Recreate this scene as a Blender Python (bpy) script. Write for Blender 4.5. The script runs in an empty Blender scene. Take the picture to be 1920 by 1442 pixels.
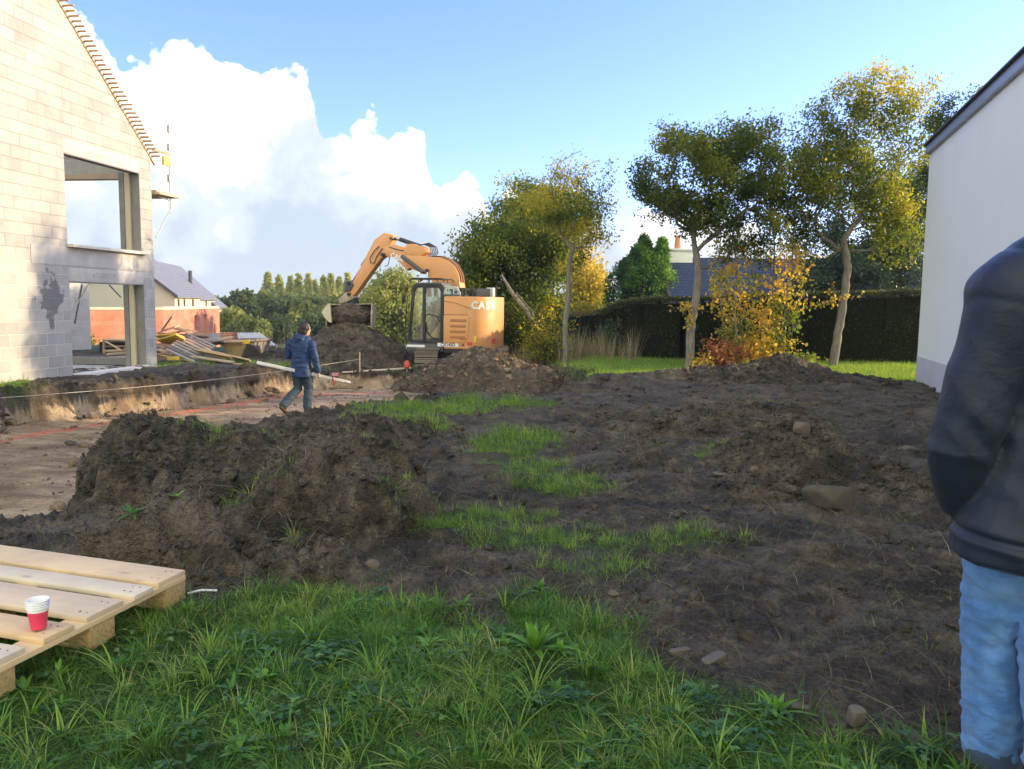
import bpy, bmesh, math, random
import numpy as np
from mathutils import Vector, Matrix

SC = bpy.context.scene
COL = SC.collection
rng = np.random.default_rng(7)
random.seed(7)

# ------------------------------------------------------------------ camera
F_PX, PITCH, ROLL, EYE = 1500.0, math.atan(151 / 1500), 0.0116, 1.55
FW = np.array([0, math.cos(PITCH), -math.sin(PITCH)])
_u = np.array([0, math.sin(PITCH), math.cos(PITCH)]); _r = np.array([1.0, 0, 0])
RT = math.cos(ROLL) * _r + math.sin(ROLL) * _u
UPV = math.cos(ROLL) * _u - math.sin(ROLL) * _r
CP = np.array([0, 0, EYE])
cam_data = bpy.data.cameras.new('camera')
cam = bpy.data.objects.new('camera', cam_data)
COL.objects.link(cam)
cam_data.sensor_width = 36.0
cam_data.lens = 36.0 * F_PX / 1920
cam_data.clip_start = 0.05
cam_data.clip_end = 3000
M = Matrix.Identity(4)
for i in range(3):
    M[i][0], M[i][1], M[i][2], M[i][3] = RT[i], UPV[i], -FW[i], CP[i]
cam.matrix_world = M
SC.camera = cam


def at_ground(px, py, z=0.0):
    """world point at height z seen at a photo position (measuring aid)"""
    d = FW + RT * (px - 960) / F_PX + UPV * (721 - py) / F_PX
    return CP + d * (z - EYE) / d[2]


def at_depth(px, py, Y):
    d = FW + RT * (px - 960) / F_PX + UPV * (721 - py) / F_PX
    return CP + d * Y / d[1]


# ------------------------------------------------------------------ light
SUN_AZ, SUN_EL = math.radians(77), math.radians(13.5)      # azimuth right of straight ahead
sun_dir = Vector((math.sin(SUN_AZ) * math.cos(SUN_EL), math.cos(SUN_AZ) * math.cos(SUN_EL), math.sin(SUN_EL)))
sd = bpy.data.lights.new('sun', 'SUN')
sd.energy = 3.0
sd.angle = math.radians(0.5)
sd.color = (1.0, 0.76, 0.46)
so = bpy.data.objects.new('sun', sd)
COL.objects.link(so)
so.rotation_euler = sun_dir.to_track_quat('Z', 'Y').to_euler()

SC.view_settings.view_transform = 'Standard'
SC.view_settings.look = 'None'
SC.view_settings.exposure = 1.45
SC.view_settings.gamma = 1.0
SC.render.engine = 'CYCLES'
SC.cycles.max_bounces = 6
SC.cycles.diffuse_bounces = 3
SC.cycles.glossy_bounces = 3
SC.cycles.transmission_bounces = 4
SC.cycles.transparent_max_bounces = 6
SC.cycles.sample_clamp_indirect = 6.0
SC.cycles.use_denoising = True


class NT:
    """tiny node-tree writer"""
    def __init__(s, tree):
        s.t = tree
        s.n = tree.nodes
        s.l = tree.links
        s.n.clear()

    def add(s, kind, **kw):
        n = s.n.new(kind)
        for k, v in kw.items():
            if k.startswith('i_'):
                key = k[2:]
                key = int(key) if key.isdigit() else key.replace('_', ' ')
                s.set(n.inputs[key], v)
            else:
                setattr(n, k, v)
        return n

    def set(s, sock, v):
        if isinstance(v, bpy.types.NodeSocket):
            s.l.new(v, sock)
        elif isinstance(v, bpy.types.Node):
            s.l.new(v.outputs[0], sock)
        else:
            if sock.type == 'RGBA' and len(v) == 3:
                v = (*v, 1)
            sock.default_value = v

    def math(s, op, a, b=None, c=None, clamp=False):
        n = s.add('ShaderNodeMath', operation=op, use_clamp=clamp)
        s.set(n.inputs[0], a)
        if b is not None: s.set(n.inputs[1], b)
        if c is not None: s.set(n.inputs[2], c)
        return n.outputs[0]

    def noise(s, vec, scale, detail=4, rough=0.55, dist=0.0, out=0, dim='3D'):
        n = s.add('ShaderNodeTexNoise', noise_dimensions=dim)
        if vec is not None: s.set(n.inputs['Vector'], vec)
        n.inputs['Scale'].default_value = scale
        n.inputs['Detail'].default_value = detail
        n.inputs['Roughness'].default_value = rough
        n.inputs['Distortion'].default_value = dist
        return n.outputs[out]

    def ramp(s, fac, stops, interp='LINEAR'):
        n = s.add('ShaderNodeValToRGB')
        n.color_ramp.interpolation = interp
        el = n.color_ramp.elements
        while len(el) < len(stops): el.new(0.5)
        for e, (p, c) in zip(el, stops):
            e.position = p
            e.color = (*c, 1) if not isinstance(c, (int, float)) else (c, c, c, 1)
        s.set(n.inputs[0], fac)
        return n.outputs[0]

    def mix(s, fac, a, b, mode='MIX'):
        n = s.add('ShaderNodeMix', data_type='RGBA', blend_type=mode)
        s.set(n.inputs[0], fac); s.set(n.inputs[6], a); s.set(n.inputs[7], b)
        return n.outputs[2]

    def mapping(s, vec, scale=(1, 1, 1), rot=(0, 0, 0), loc=(0, 0, 0)):
        n = s.add('ShaderNodeMapping')
        s.set(n.inputs[0], vec)
        n.inputs['Scale'].default_value = scale
        n.inputs['Rotation'].default_value = rot
        n.inputs['Location'].default_value = loc
        return n.outputs[0]

    def bump(s, h, strength=0.5, dist=0.02, normal=None):
        n = s.add('ShaderNodeBump')
        n.inputs['Strength'].default_value = strength
        n.inputs['Distance'].default_value = dist
        s.set(n.inputs['Height'], h)
        if normal is not None: s.set(n.inputs['Normal'], normal)
        return n.outputs[0]

    def attr(s, name, out='Fac'):
        n = s.add('ShaderNodeAttribute', attribute_name=name)
        return n.outputs[out]


def material(name):
    m = bpy.data.materials.new(name)
    m.use_nodes = True
    t = NT(m.node_tree)
    out = t.add('ShaderNodeOutputMaterial')
    return m, t, out


def principled(t, out, color, rough=0.7, normal=None, metal=0.0, spec=0.5, **kw):
    b = t.add('ShaderNodeBsdfPrincipled')
    t.set(b.inputs['Base Color'], color)
    t.set(b.inputs['Roughness'], rough)
    t.set(b.inputs['Metallic'], metal)
    b.inputs['Specular IOR Level'].default_value = spec
    if normal is not None: t.set(b.inputs['Normal'], normal)
    for k, v in kw.items(): t.set(b.inputs[k.replace('_', ' ')], v)
    t.l.new(b.outputs[0], out.inputs[0])
    return b


# ------------------------------------------------------------------ sky
world = bpy.data.worlds.new('World')
SC.world = world
world.use_nodes = True
w = NT(world.node_tree)
wo = w.add('ShaderNodeOutputWorld')
bg = w.add('ShaderNodeBackground')
sky = w.add('ShaderNodeTexSky', sky_type='NISHITA')
sky.sun_disc = False
sky.sun_elevation = SUN_EL
sky.sun_rotation = SUN_AZ
sky.altitude = 50
sky.air_density = 1.0
sky.dust_density = 0.6
sky.ozone_density = 2.2
tc = w.add('ShaderNodeTexCoord')
sep = w.add('ShaderNodeSeparateXYZ')
gen = tc.outputs['Generated']
# domain warp for billowy cumulus edges
n1 = w.noise(gen, 7.0, 2, 0.5, out=1)
n1v = w.add('ShaderNodeVectorMath', operation='MULTIPLY_ADD')
w.set(n1v.inputs[0], n1); n1v.inputs[1].default_value = (0.05, 0.05, 0.05); n1v.inputs[2].default_value = (-0.025, -0.025, -0.025)
vadd = w.add('ShaderNodeVectorMath', operation='ADD')
w.set(vadd.inputs[0], gen); w.set(vadd.inputs[1], n1v.outputs[0])
w.set(sep.inputs[0], gen)
X, Y, Z = sep.outputs
az = w.math('ARCTAN2', X, Y)
el = w.math('ARCSINE', Z)


def billow(vec, scale):
    v = w.add('ShaderNodeTexVoronoi', feature='SMOOTH_F1')
    v.inputs['Smoothness'].default_value = 0.35
    w.set(v.inputs['Vector'], vec)
    v.inputs['Scale'].default_value = scale
    v.inputs['Detail'].default_value = 3.0
    v.inputs['Roughness'].default_value = 0.5
    v.inputs['Lacunarity'].default_value = 2.3
    return v.outputs['Distance']


azn = w.math('MULTIPLY_ADD', az, 1 / math.radians(90), 0.5)          # -45..45 deg -> 0..1
fc = w.add('ShaderNodeFloatCurve')
cv = fc.mapping.curves[0]
prof = [(-45, 9), (-36, 15.5), (-29.1, 17.4), (-26.9, 17.6), (-25.2, 16.0), (-23.2, 16.6), (-21.3, 17.2), (-19.1, 16.3), (-17.5, 15.6),
        (-14.7, 16.0), (-13.0, 13.6), (-10.5, 13.2), (-8.3, 12.9), (-6.3, 12.2), (-5.3, 9.2), (-3.9, 9.5), (-2.4, 8.4),
        (-1.6, 7.2), (-0.2, 9.0), (1.5, 9.0), (3.2, 7.0), (7, 7.0), (12, 7.4), (20, 5), (30, 3), (45, 2)]
pp = [((a + 45) / 90, e / 20) for a, e in prof]
while len(cv.points) < len(pp): cv.points.new(0.5, 0.5)
for p, (x, y) in zip(cv.points, pp): p.location = (x, y); p.handle_type = 'AUTO'
fc.mapping.use_clip = False
fc.mapping.update()
w.set(fc.inputs['Value'], azn)
top = w.math('MULTIPLY', fc.outputs[0], 20.0)                       # degrees
bl = billow(vadd.outputs[0], 15.0)
bl2 = w.noise(vadd.outputs[0], 34.0, 6, 0.6)
eld = w.math('MULTIPLY', el, 57.29578)
wob = w.math('MULTIPLY_ADD', bl, -2.7, 1.3)
wob2 = w.math('MULTIPLY_ADD', bl2, 1.6, -0.8)
depth = w.math('ADD', w.math('SUBTRACT', top, eld), w.math('ADD', wob, wob2))   # deg below the cloud top
edge = w.math('MULTIPLY_ADD', depth, 2.4, 0.40, clamp=True)
edge = w.math('SMOOTH_MIN', edge, 1.0, 0.1)
# soft wisps at lower left, thin veil
front = w.math('MULTIPLY_ADD', Y, 3.0, 0.4, clamp=True)
mask = w.math('MULTIPLY', edge, front)
# cloud shading: white on top and toward the sun, blue-grey below
low = w.noise(gen, 4.5, 5, 0.6)
t1 = w.math('MULTIPLY_ADD', eld, 0.085, 0.25)
t2 = w.math('MULTIPLY_ADD', azn, 0.55, -0.30)
sh = w.math('ADD', w.math('ADD', t1, t2), w.math('MULTIPLY_ADD', low, 2.2, -1.1))
sh = w.math('ADD', sh, w.math('MULTIPLY_ADD', bl, -0.55, 0.25), clamp=True)
ccol = w.ramp(sh, [(0.0, (0.52, 0.62, 0.75)), (0.35, (0.66, 0.75, 0.85)), (0.60, (1.0, 1.02, 1.04)), (1.0, (1.40, 1.38, 1.32))], 'EASE')
ccol = w.mix(1.0, ccol, (3.2, 3.15, 3.05), 'MULTIPLY')
# low haze just above the horizon, bright toward the sun
hz = w.math('POWER', w.math('SUBTRACT', 1.0, w.math('MULTIPLY', w.math('ABSOLUTE', Z), 1.0), clamp=True), 9.0)
skyc = w.mix(1.0, sky.outputs[0], (0.76, 0.79, 1.30), 'MULTIPLY')
rear = w.math('MULTIPLY_ADD', Y, -2.2, 0.25, clamp=True)              # unseen bright cloud added behind the viewer to neutralise the bluish fill
rearc = w.mix(w.ramp(w.noise(gen, 2.6, 5, 0.6), [(0.36, 0.0), (0.56, 1.0)]), skyc, (7.3, 7.1, 5.0))
skyb = w.mix(rear, skyc, rearc)
fin = w.mix(mask, skyb, ccol)
w.set(bg.inputs[0], fin)
bg.inputs[1].default_value = 0.15
w.l.new(bg.outputs[0], wo.inputs[0])


# ------------------------------------------------------------------ numpy noise
_perm = np.random.default_rng(3).permutation(4096)


def _h(ix, iy):
    return _perm[(_perm[ix & 4095] + iy) & 4095]


def gnoise(x, y, seed=0):
    x = np.asarray(x, float) + seed * 17.13; y = np.asarray(y, float) + seed * 31.7
    ix = np.floor(x).astype(int); iy = np.floor(y).astype(int)
    fx = x - ix; fy = y - iy
    u = fx * fx * fx * (fx * (fx * 6 - 15) + 10); v = fy * fy * fy * (fy * (fy * 6 - 15) + 10)

    def g(a, b, dx, dy):
        an = _h(a, b) * (2 * math.pi / 4096)
        return np.cos(an) * dx + np.sin(an) * dy
    n00 = g(ix, iy, fx, fy); n10 = g(ix + 1, iy, fx - 1, fy)
    n01 = g(ix, iy + 1, fx, fy - 1); n11 = g(ix + 1, iy + 1, fx - 1, fy - 1)
    return (n00 * (1 - u) + n10 * u) * (1 - v) + (n01 * (1 - u) + n11 * u) * v * 1.0


def fbm(x, y, freq, octaves=4, gain=0.5, seed=0, ridged=False):
    s = 0; a = 1.0
    for o in range(octaves):
        n = gnoise(x * freq, y * freq, seed + o)
        if ridged: n = 0.35 - np.abs(n) * 1.4
        s = s + n * a
        a *= gain; freq *= 2.03
    return s


def sstep(a, b, x):
    t = np.clip((x - a) / (b - a), 0, 1)
    return t * t * (3 - 2 * t)


def poly_sd(px, py, poly):
    """signed distance to polygon, negative inside"""
    poly = np.asarray(poly, float)
    d = np.full(px.shape, 1e9); inside = np.zeros(px.shape, bool)
    n = len(poly)
    for i in range(n):
        ax, ay = poly[i]; bx, by = poly[(i + 1) % n]
        ex, ey = bx - ax, by - ay
        wx, wy = px - ax, py - ay
        t = np.clip((wx * ex + wy * ey) / (ex * ex + ey * ey), 0, 1)
        d = np.minimum(d, np.hypot(wx - ex * t, wy - ey * t))
        c = (ay > py) != (by > py)
        with np.errstate(divide='ignore', invalid='ignore'):
            xi = (bx - ax) * (py - ay) / (by - ay + 1e-12) + ax
        inside ^= c & (px < xi)
    return np.where(inside, -d, d)


# ------------------------------------------------------------------ objects
def tag(o, label=None, cat=None, group=None, kind=None):
    if label: o['label'] = label
    if cat: o['category'] = cat
    if group: o['group'] = group
    if kind: o['kind'] = kind
    return o


def empty(name, loc=(0, 0, 0), rz=0.0, label=None, cat=None, group=None):
    o = bpy.data.objects.new(name, None)
    COL.objects.link(o)
    o.location = loc; o.rotation_euler = (0, 0, rz)
    o.empty_display_size = 0.2
    return tag(o, label, cat, group)


def np_mesh(name, V, faces, mat=None, parent=None, attrs=None, smooth=False, world_coords=False):
    """V (n,3); faces: (m,k) array or list of such arrays with different k"""
    me = bpy.data.meshes.new(name)
    V = np.asarray(V, dtype=np.float32)
    if not isinstance(faces, list): faces = [faces]
    faces = [np.asarray(f, dtype=np.int32) for f in faces if len(f)]
    me.vertices.add(len(V)); me.vertices.foreach_set('co', V.ravel())
    tot = sum(f.size for f in faces); nf = sum(len(f) for f in faces)
    me.loops.add(tot); me.polygons.add(nf)
    me.loops.foreach_set('vertex_index', np.concatenate([f.ravel() for f in faces]))
    sizes = np.concatenate([np.full(len(f), f.shape[1], np.int32) for f in faces])
    starts = np.concatenate([[0], np.cumsum(sizes)[:-1]]).astype(np.int32)
    me.polygons.foreach_set('loop_start', starts)
    me.polygons.foreach_set('loop_total', sizes)
    if smooth: me.polygons.foreach_set('use_smooth', np.ones(nf, bool))
    me.update(calc_edges=True)
    if attrs:
        for k, a in attrs.items():
            at = me.attributes.new(k, 'FLOAT', 'POINT')
            at.data.foreach_set('value', np.asarray(a, np.float32))
    if mat: me.materials.append(mat)
    o = bpy.data.objects.new(name, me)
    COL.objects.link(o)
    if parent: o.parent = parent
    return o


class MB:
    """collects shapes into one mesh"""
    def __init__(s):
        s.v = []; s.f = {3: [], 4: []}; s.n = 0; s.ng = []

    def raw(s, V, Fs):
        V = np.asarray(V, float)
        for f in Fs:
            f = tuple(int(i) + s.n for i in f)
            if len(f) in s.f: s.f[len(f)].append(f)
            else: s.ng.append(f)
        s.v.append(V); s.n += len(V)
        return s

    def box(s, c, size, rot=None, bev=0.0):
        hx, hy, hz = [k / 2 for k in size]
        V = np.array([(x * hx, y * hy, z * hz) for z in (-1, 1) for y in (-1, 1) for x in (-1, 1)])
        if rot is not None:
            V = V @ np.array(Matrix.Rotation(rot, 3, 'Z')).T if isinstance(rot, (int, float)) else V @ np.array(rot).T
        Fs = [(0, 2, 3, 1), (4, 5, 7, 6), (0, 1, 5, 4), (2, 6, 7, 3), (0, 4, 6, 2), (1, 3, 7, 5)]
        return s.raw(V + np.array(c), Fs)

    def hexa(s, P8):
        """P8: bottom 4 (ccw), top 4 (ccw)"""
        return s.raw(P8, [(3, 2, 1, 0), (4, 5, 6, 7), (0, 1, 5, 4), (1, 2, 6, 5), (2, 3, 7, 6), (3, 0, 4, 7)])

    def prism(s, P, depth_vec, origin=(0, 0, 0)):
        """P: list of 3D points of a planar outline; extruded by depth_vec"""
        P = np.asarray(P, float); n = len(P)
        V = np.concatenate([P, P + np.asarray(depth_vec, float)]) + np.array(origin)
        Fs = [tuple(range(n))[::-1], tuple(range(n, 2 * n))] + [(i, (i + 1) % n, n + (i + 1) % n, n + i) for i in range(n)]
        return s.raw(V, Fs)

    def tube(s, pts, r, seg=8, cap=True):
        pts = [np.asarray(p, float) for p in pts]
        rs = [r] * len(pts) if isinstance(r, (int, float)) else r
        V = []; prev = None
        for i, p in enumerate(pts):
            d = pts[min(i + 1, len(pts) - 1)] - pts[max(i - 1, 0)]
            d = d / (np.linalg.norm(d) + 1e-9)
            if prev is None:
                a = np.cross(d, (0, 0, 1.0))
                if np.linalg.norm(a) < 1e-3: a = np.cross(d, (1.0, 0, 0))
            else:
                a = prev - d * (prev @ d)
            a = a / (np.linalg.norm(a) + 1e-9); prev = a
            b = np.cross(d, a)
            for k in range(seg):
                t = 2 * math.pi * k / seg
                V.append(p + (a * math.cos(t) + b * math.sin(t)) * rs[i])
        Fs = []
        for i in range(len(pts) - 1):
            for k in range(seg):
                k2 = (k + 1) % seg
                Fs.append((i * seg + k, i * seg + k2, (i + 1) * seg + k2, (i + 1) * seg + k))
        if cap:
            Fs.append(tuple(range(seg))[::-1]); Fs.append(tuple((len(pts) - 1) * seg + k for k in range(seg)))
        return s.raw(V, Fs)

    def build(s, name, mat, parent=None, smooth=False, bevel=0.0, angle=40, attrs=None):
        me = bpy.data.meshes.new(name)
        V = np.concatenate(s.v)
        me.from_pydata([tuple(v) for v in V], [], s.f[3] + s.f[4] + s.ng)
        me.validate(); me.update()
        bm = bmesh.new(); bm.from_mesh(me)
        bmesh.ops.recalc_face_normals(bm, faces=bm.faces)
        if bevel > 0:
            es = [e for e in bm.edges if len(e.link_faces) == 2 and e.calc_face_angle(0) > math.radians(30)]
            bmesh.ops.bevel(bm, geom=es, offset=bevel, segments=2, affect='EDGES', profile=0.6, clamp_overlap=True)
        bm.to_mesh(me); bm.free()
        if smooth or bevel > 0:
            me.polygons.foreach_set('use_smooth', np.ones(len(me.polygons), bool))
            me.set_sharp_from_angle(angle=math.radians(angle))
        me.materials.append(mat)
        o = bpy.data.objects.new(name, me)
        COL.objects.link(o)
        if parent: o.parent = parent
        return o


def text_mesh(name, body, size, depth, mat, parent, mw, bold=0.0, align='CENTER'):
    cu = bpy.data.curves.new(name, 'FONT')
    cu.body = body; cu.size = size; cu.extrude = depth; cu.offset = bold
    cu.align_x = align; cu.align_y = 'CENTER'
    tmp = bpy.data.objects.new('tmp', cu)
    COL.objects.link(tmp)
    dg = bpy.context.evaluated_depsgraph_get()
    me = bpy.data.meshes.new_from_object(tmp.evaluated_get(dg))
    bpy.data.objects.remove(tmp)
    me.name = name
    me.materials.clear(); me.materials.append(mat)
    o = bpy.data.objects.new(name, me)
    COL.objects.link(o)
    o.parent = parent
    o.matrix_world = mw
    return o
# ------------------------------------------------------------------ materials
def soil_material():
    m, t, out = material('soil')
    tc = t.add('ShaderNodeTexCoord').outputs['Object']
    dry = t.attr('dry'); tan = t.attr('tan'); gr = t.attr('green'); ora = t.attr('paint')
    big = t.noise(tc, 0.9, 5, 0.6)
    med = t.noise(tc, 6.0, 6, 0.65)
    fine = t.noise(tc, 45.0, 5, 0.7)
    wet = t.ramp(med, [(0.30, (0.014, 0.011, 0.008)), (0.48, (0.064, 0.049, 0.033)), (0.66, (0.170, 0.137, 0.096))])
    dryc = t.ramp(med, [(0.28, (0.050, 0.038, 0.025)), (0.52, (0.120, 0.094, 0.062)), (0.75, (0.225, 0.183, 0.125))])
    tanc = t.ramp(big, [(0.3, (0.20, 0.130, 0.080)), (0.5, (0.50, 0.37, 0.24)), (0.72, (0.62, 0.48, 0.33))])
    smear = t.ramp(t.noise(t.mapping(tc, (0.7, 2.2, 1), (0, 0, 0.35)), 2.2, 6, 0.62), [(0.42, 0.0), (0.62, 1.0)])
    tanc = t.mix(t.math('MULTIPLY', smear, 0.75), tanc, (0.20, 0.130, 0.082))
    grc = t.ramp(fine, [(0.3, (0.022, 0.034, 0.012)), (0.7, (0.060, 0.100, 0.028))])
    d2 = t.math('ADD', dry, t.math('MULTIPLY_ADD', big, 0.7, -0.35), clamp=True)
    c = t.mix(d2, wet, dryc)
    pale = t.ramp(t.noise(t.mapping(tc, (1, 1.5, 1), (0, 0, .4)), 1.1, 6, 0.66), [(0.50, 0.0), (0.66, 0.75)])
    c = t.mix(pale, c, (0.185, 0.150, 0.118))
    dk = t.ramp(t.noise(t.mapping(tc, (1, 1, 1), (0, 0, 1), (5, 3, 1)), 1.7, 6, 0.7), [(0.50, 0.0), (0.64, 0.75)])
    c = t.mix(dk, c, (0.020, 0.016, 0.012))
    tn = t.math('MULTIPLY_ADD', t.math('ADD', tan, t.math('MULTIPLY_ADD', med, 0.7, -0.35)), 1.6, -0.3, clamp=True)
    c = t.mix(tn, c, tanc)
    g2 = t.math('MULTIPLY_ADD', t.math('ADD', gr, t.math('MULTIPLY_ADD', med, 0.8, -0.4)), 1.8, -0.4, clamp=True)
    c = t.mix(g2, c, grc)
    p2 = t.math('MULTIPLY', ora, t.ramp(t.noise(tc, 14, 5, 0.75), [(0.36, 0.0), (0.58, 1.0)]))
    c = t.mix(t.math('MULTIPLY', p2, 0.85), c, (0.80, 0.13, 0.05))
    c = t.mix(0.55, c, t.ramp(fine, [(0.3, 0.25), (0.52, 1.0), (0.72, 1.7)]), 'MULTIPLY')
    peb = t.add('ShaderNodeTexVoronoi')
    t.set(peb.inputs['Vector'], tc); peb.inputs['Scale'].default_value = 55
    pv = t.ramp(peb.outputs['Distance'], [(0.0, 1.0), (0.6, 0.0)])
    h = t.math('ADD', t.math('MULTIPLY', fine, 0.8), t.math('MULTIPLY', pv, 0.35))
    h = t.math('ADD', h, t.math('MULTIPLY', med, 2.0))
    nrm = t.bump(h, 1.0, 0.045)
    rough = t.ramp(t.noise(tc, 3.0, 4, 0.6), [(0.35, 0.55), (0.6, 0.92)])
    principled(t, out, c, rough, nrm, spec=0.35)
    return m


def plain(name, col, rough=0.6, metal=0.0, var=0.15, scale=8.0, bump=0.0, spec=0.5, bscale=60, dirt=None, **kw):
    m, t, out = material(name)
    tc = t.add('ShaderNodeTexCoord').outputs['Object']
    n = t.noise(tc, scale, 5, 0.6)
    f = t.ramp(n, [(0.25, 1 - var), (0.75, 1 + var)])
    c = t.mix(1.0, col, f, 'MULTIPLY')
    if dirt:
        d = t.ramp(t.noise(tc, scale * 0.7, 6, 0.7), [(0.45, 0.0), (0.75, dirt[1])])
        c = t.mix(d, c, dirt[0])
    nrm = t.bump(t.noise(tc, bscale, 4, 0.6), bump, 0.01) if bump else None
    principled(t, out, c, t.ramp(n, [(0.2, max(0.02, rough - 0.08)), (0.8, min(1, rough + 0.08))]), nrm, metal, spec, **kw)
    return m


def leaf_material(name, stops, trans=0.45, rough=0.55):
    """colour from the per-leaf value 'tint'"""
    m, t, out = material(name)
    a = t.attr('tint')
    c = t.ramp(a, stops)
    d = t.add('ShaderNodeBsdfPrincipled')
    t.set(d.inputs['Base Color'], c); d.inputs['Roughness'].default_value = rough
    d.inputs['Specular IOR Level'].default_value = 0.3
    tr = t.add('ShaderNodeBsdfTranslucent')
    t.set(tr.inputs[0], t.mix(1.0, c, (1.9, 1.75, 0.9), 'MULTIPLY'))
    mx = t.add('ShaderNodeMixShader'); mx.inputs[0].default_value = trans
    t.l.new(d.outputs[0], mx.inputs[1]); t.l.new(tr.outputs[0], mx.inputs[2])
    t.l.new(mx.outputs[0], out.inputs[0])
    return m


def bark_material(name, col, lich=(0.30, 0.31, 0.22)):
    m, t, out = material(name)
    tc = t.add('ShaderNodeTexCoord').outputs['Object']
    n = t.noise(t.mapping(tc, (6, 6, 1.2)), 3.5, 6, 0.65)
    c = t.mix(t.ramp(n, [(0.3, 0.0), (0.7, 1.0)]), tuple(k * 0.55 for k in col), tuple(min(1, k * 1.35) for k in col))
    c = t.mix(t.ramp(t.noise(tc, 2.6, 5, 0.6), [(0.52, 0.0), (0.66, 0.6)]), c, lich)
    principled(t, out, c, 0.9, t.bump(n, 0.8, 0.03), spec=0.2)
    return m


def wood_material(name, col, grain_axis=0, dark=(0.30, 0.17, 0.08), rough=0.75, knots=True, strength=0.5):
    m, t, out = material(name)
    tc = t.add('ShaderNodeTexCoord').outputs['Object']
    info = t.add('ShaderNodeObjectInfo')
    off = t.add('ShaderNodeVectorMath', operation='MULTIPLY_ADD')
    cmb = t.add('ShaderNodeCombineXYZ')
    for k in range(3): t.set(cmb.inputs[k], info.outputs['Random'])
    t.set(off.inputs[0], cmb.outputs[0]); off.inputs[1].default_value = (7.3, 11.1, 5.7); t.set(off.inputs[2], tc)
    s = [26, 26, 26]; s[grain_axis] = 1.6
    v = t.mapping(off.outputs[0], tuple(s))
    n = t.noise(v, 1.0, 5, 0.55, dist=0.7)
    rings = t.ramp(n, [(0.30, 0.0), (0.46, 0.55), (0.52, 0.15), (0.70, 0.8)])
    c = t.mix(t.math('MULTIPLY', rings, strength), col, tuple(0.6 * a + 0.4 * b for a, b in zip(col, dark)))
    if knots:
        ks = [7, 7, 7]; ks[grain_axis] = 3.0
        vo = t.add('ShaderNodeTexVoronoi'); t.set(vo.inputs['Vector'], t.mapping(off.outputs[0], tuple(ks))); vo.inputs['Scale'].default_value = 1.0
        kn = t.ramp(vo.outputs['Distance'], [(0.06, 1.0), (0.14, 0.0)])
        c = t.mix(t.math('MULTIPLY', kn, 0.75), c, dark)
    stain = t.ramp(t.noise(off.outputs[0], 3.0, 4, 0.6), [(0.4, 0.85), (0.7, 1.1)])
    c = t.mix(1.0, c, stain, 'MULTIPLY')
    hue = t.mix(t.math('MULTIPLY', info.outputs['Random'], 0.30), c, (0.62, 0.60, 0.56))
    principled(t, out, hue, rough, t.bump(n, 0.25, 0.004), spec=0.3)
    return m


def block_material(name, c1, c2, mortar, bw, bh, mort=0.006, axis_rot=0.0, stainy=True, off=0.5, loc=(0, 0, 0), damp=None, smear=0.35):
    """masonry laid in the local x (length) / z (height) plane"""
    m, t, out = material(name)
    tc = t.add('ShaderNodeTexCoord').outputs['Object']
    sep = t.add('ShaderNodeSeparateXYZ'); t.set(sep.inputs[0], tc)
    cmb = t.add('ShaderNodeCombineXYZ')
    t.set(cmb.inputs[0], t.math('ADD', sep.outputs[0], sep.outputs[1])); t.set(cmb.inputs[1], sep.outputs[2])
    wob = t.add('ShaderNodeVectorMath', operation='MULTIPLY_ADD')
    t.set(wob.inputs[0], t.noise(tc, 3.0, 2, 0.5, out=1)); wob.inputs[1].default_value = (0.02, 0.02, 0); t.set(wob.inputs[2], t.mapping(cmb.outputs[0], (1, 1, 1), loc=loc))
    br = t.add('ShaderNodeTexBrick')
    br.offset = off
    t.set(br.inputs['Vector'], wob.outputs[0])
    br.inputs['Scale'].default_value = 1.0
    br.inputs['Brick Width'].default_value = bw; br.inputs['Row Height'].default_value = bh
    br.inputs['Mortar Size'].default_value = mort; br.inputs['Mortar Smooth'].default_value = 0.3
    br.inputs['Bias'].default_value = -0.1
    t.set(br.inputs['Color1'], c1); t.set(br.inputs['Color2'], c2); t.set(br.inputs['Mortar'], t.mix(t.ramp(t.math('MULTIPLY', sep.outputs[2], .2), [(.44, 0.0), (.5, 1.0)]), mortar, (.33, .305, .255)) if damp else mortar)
    c = br.outputs[0]
    g = t.noise(tc, 55, 4, 0.7)
    c = t.mix(0.5, c, t.ramp(g, [(0.3, 0.72), (0.7, 1.25)]), 'MULTIPLY')
    if stainy:
        s1 = t.ramp(t.noise(tc, 1.3, 6, 0.62), [(0.42, 0.0), (0.62, smear)])
        c = t.mix(s1, c, tuple(k * 1.35 for k in c2))
        s2 = t.ramp(t.noise(t.mapping(tc, (1, 1, 0.6)), 2.7, 6, 0.7), [(0.58, 0.0), (0.74, 0.5)])
        c = t.mix(s2, c, tuple(k * 0.55 for k in c1))
    if damp:
        c = damp(t, tc, c)
    h = t.math('ADD', t.math('MULTIPLY', br.outputs['Fac'], -1.2), t.math('MULTIPLY', g, 0.35))
    principled(t, out, c, 0.93, t.bump(h, 0.8, 0.012), spec=0.2)
    return m


SOIL = soil_material()
GRASS = leaf_material('grass_blade', [(0.0, (0.032, 0.078, 0.020)), (0.45, (0.095, 0.205, 0.034)), (0.8, (0.23, 0.36, 0.060)), (0.93, (0.29, 0.38, 0.085)), (1.0, (0.46, 0.42, 0.21))], 0.45)
STRAW = leaf_material('dry_straw', [(0.0, (0.07, 0.055, 0.035)), (0.5, (0.19, 0.155, 0.09)), (1.0, (0.48, 0.42, 0.27))], 0.2, 0.8)
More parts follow.
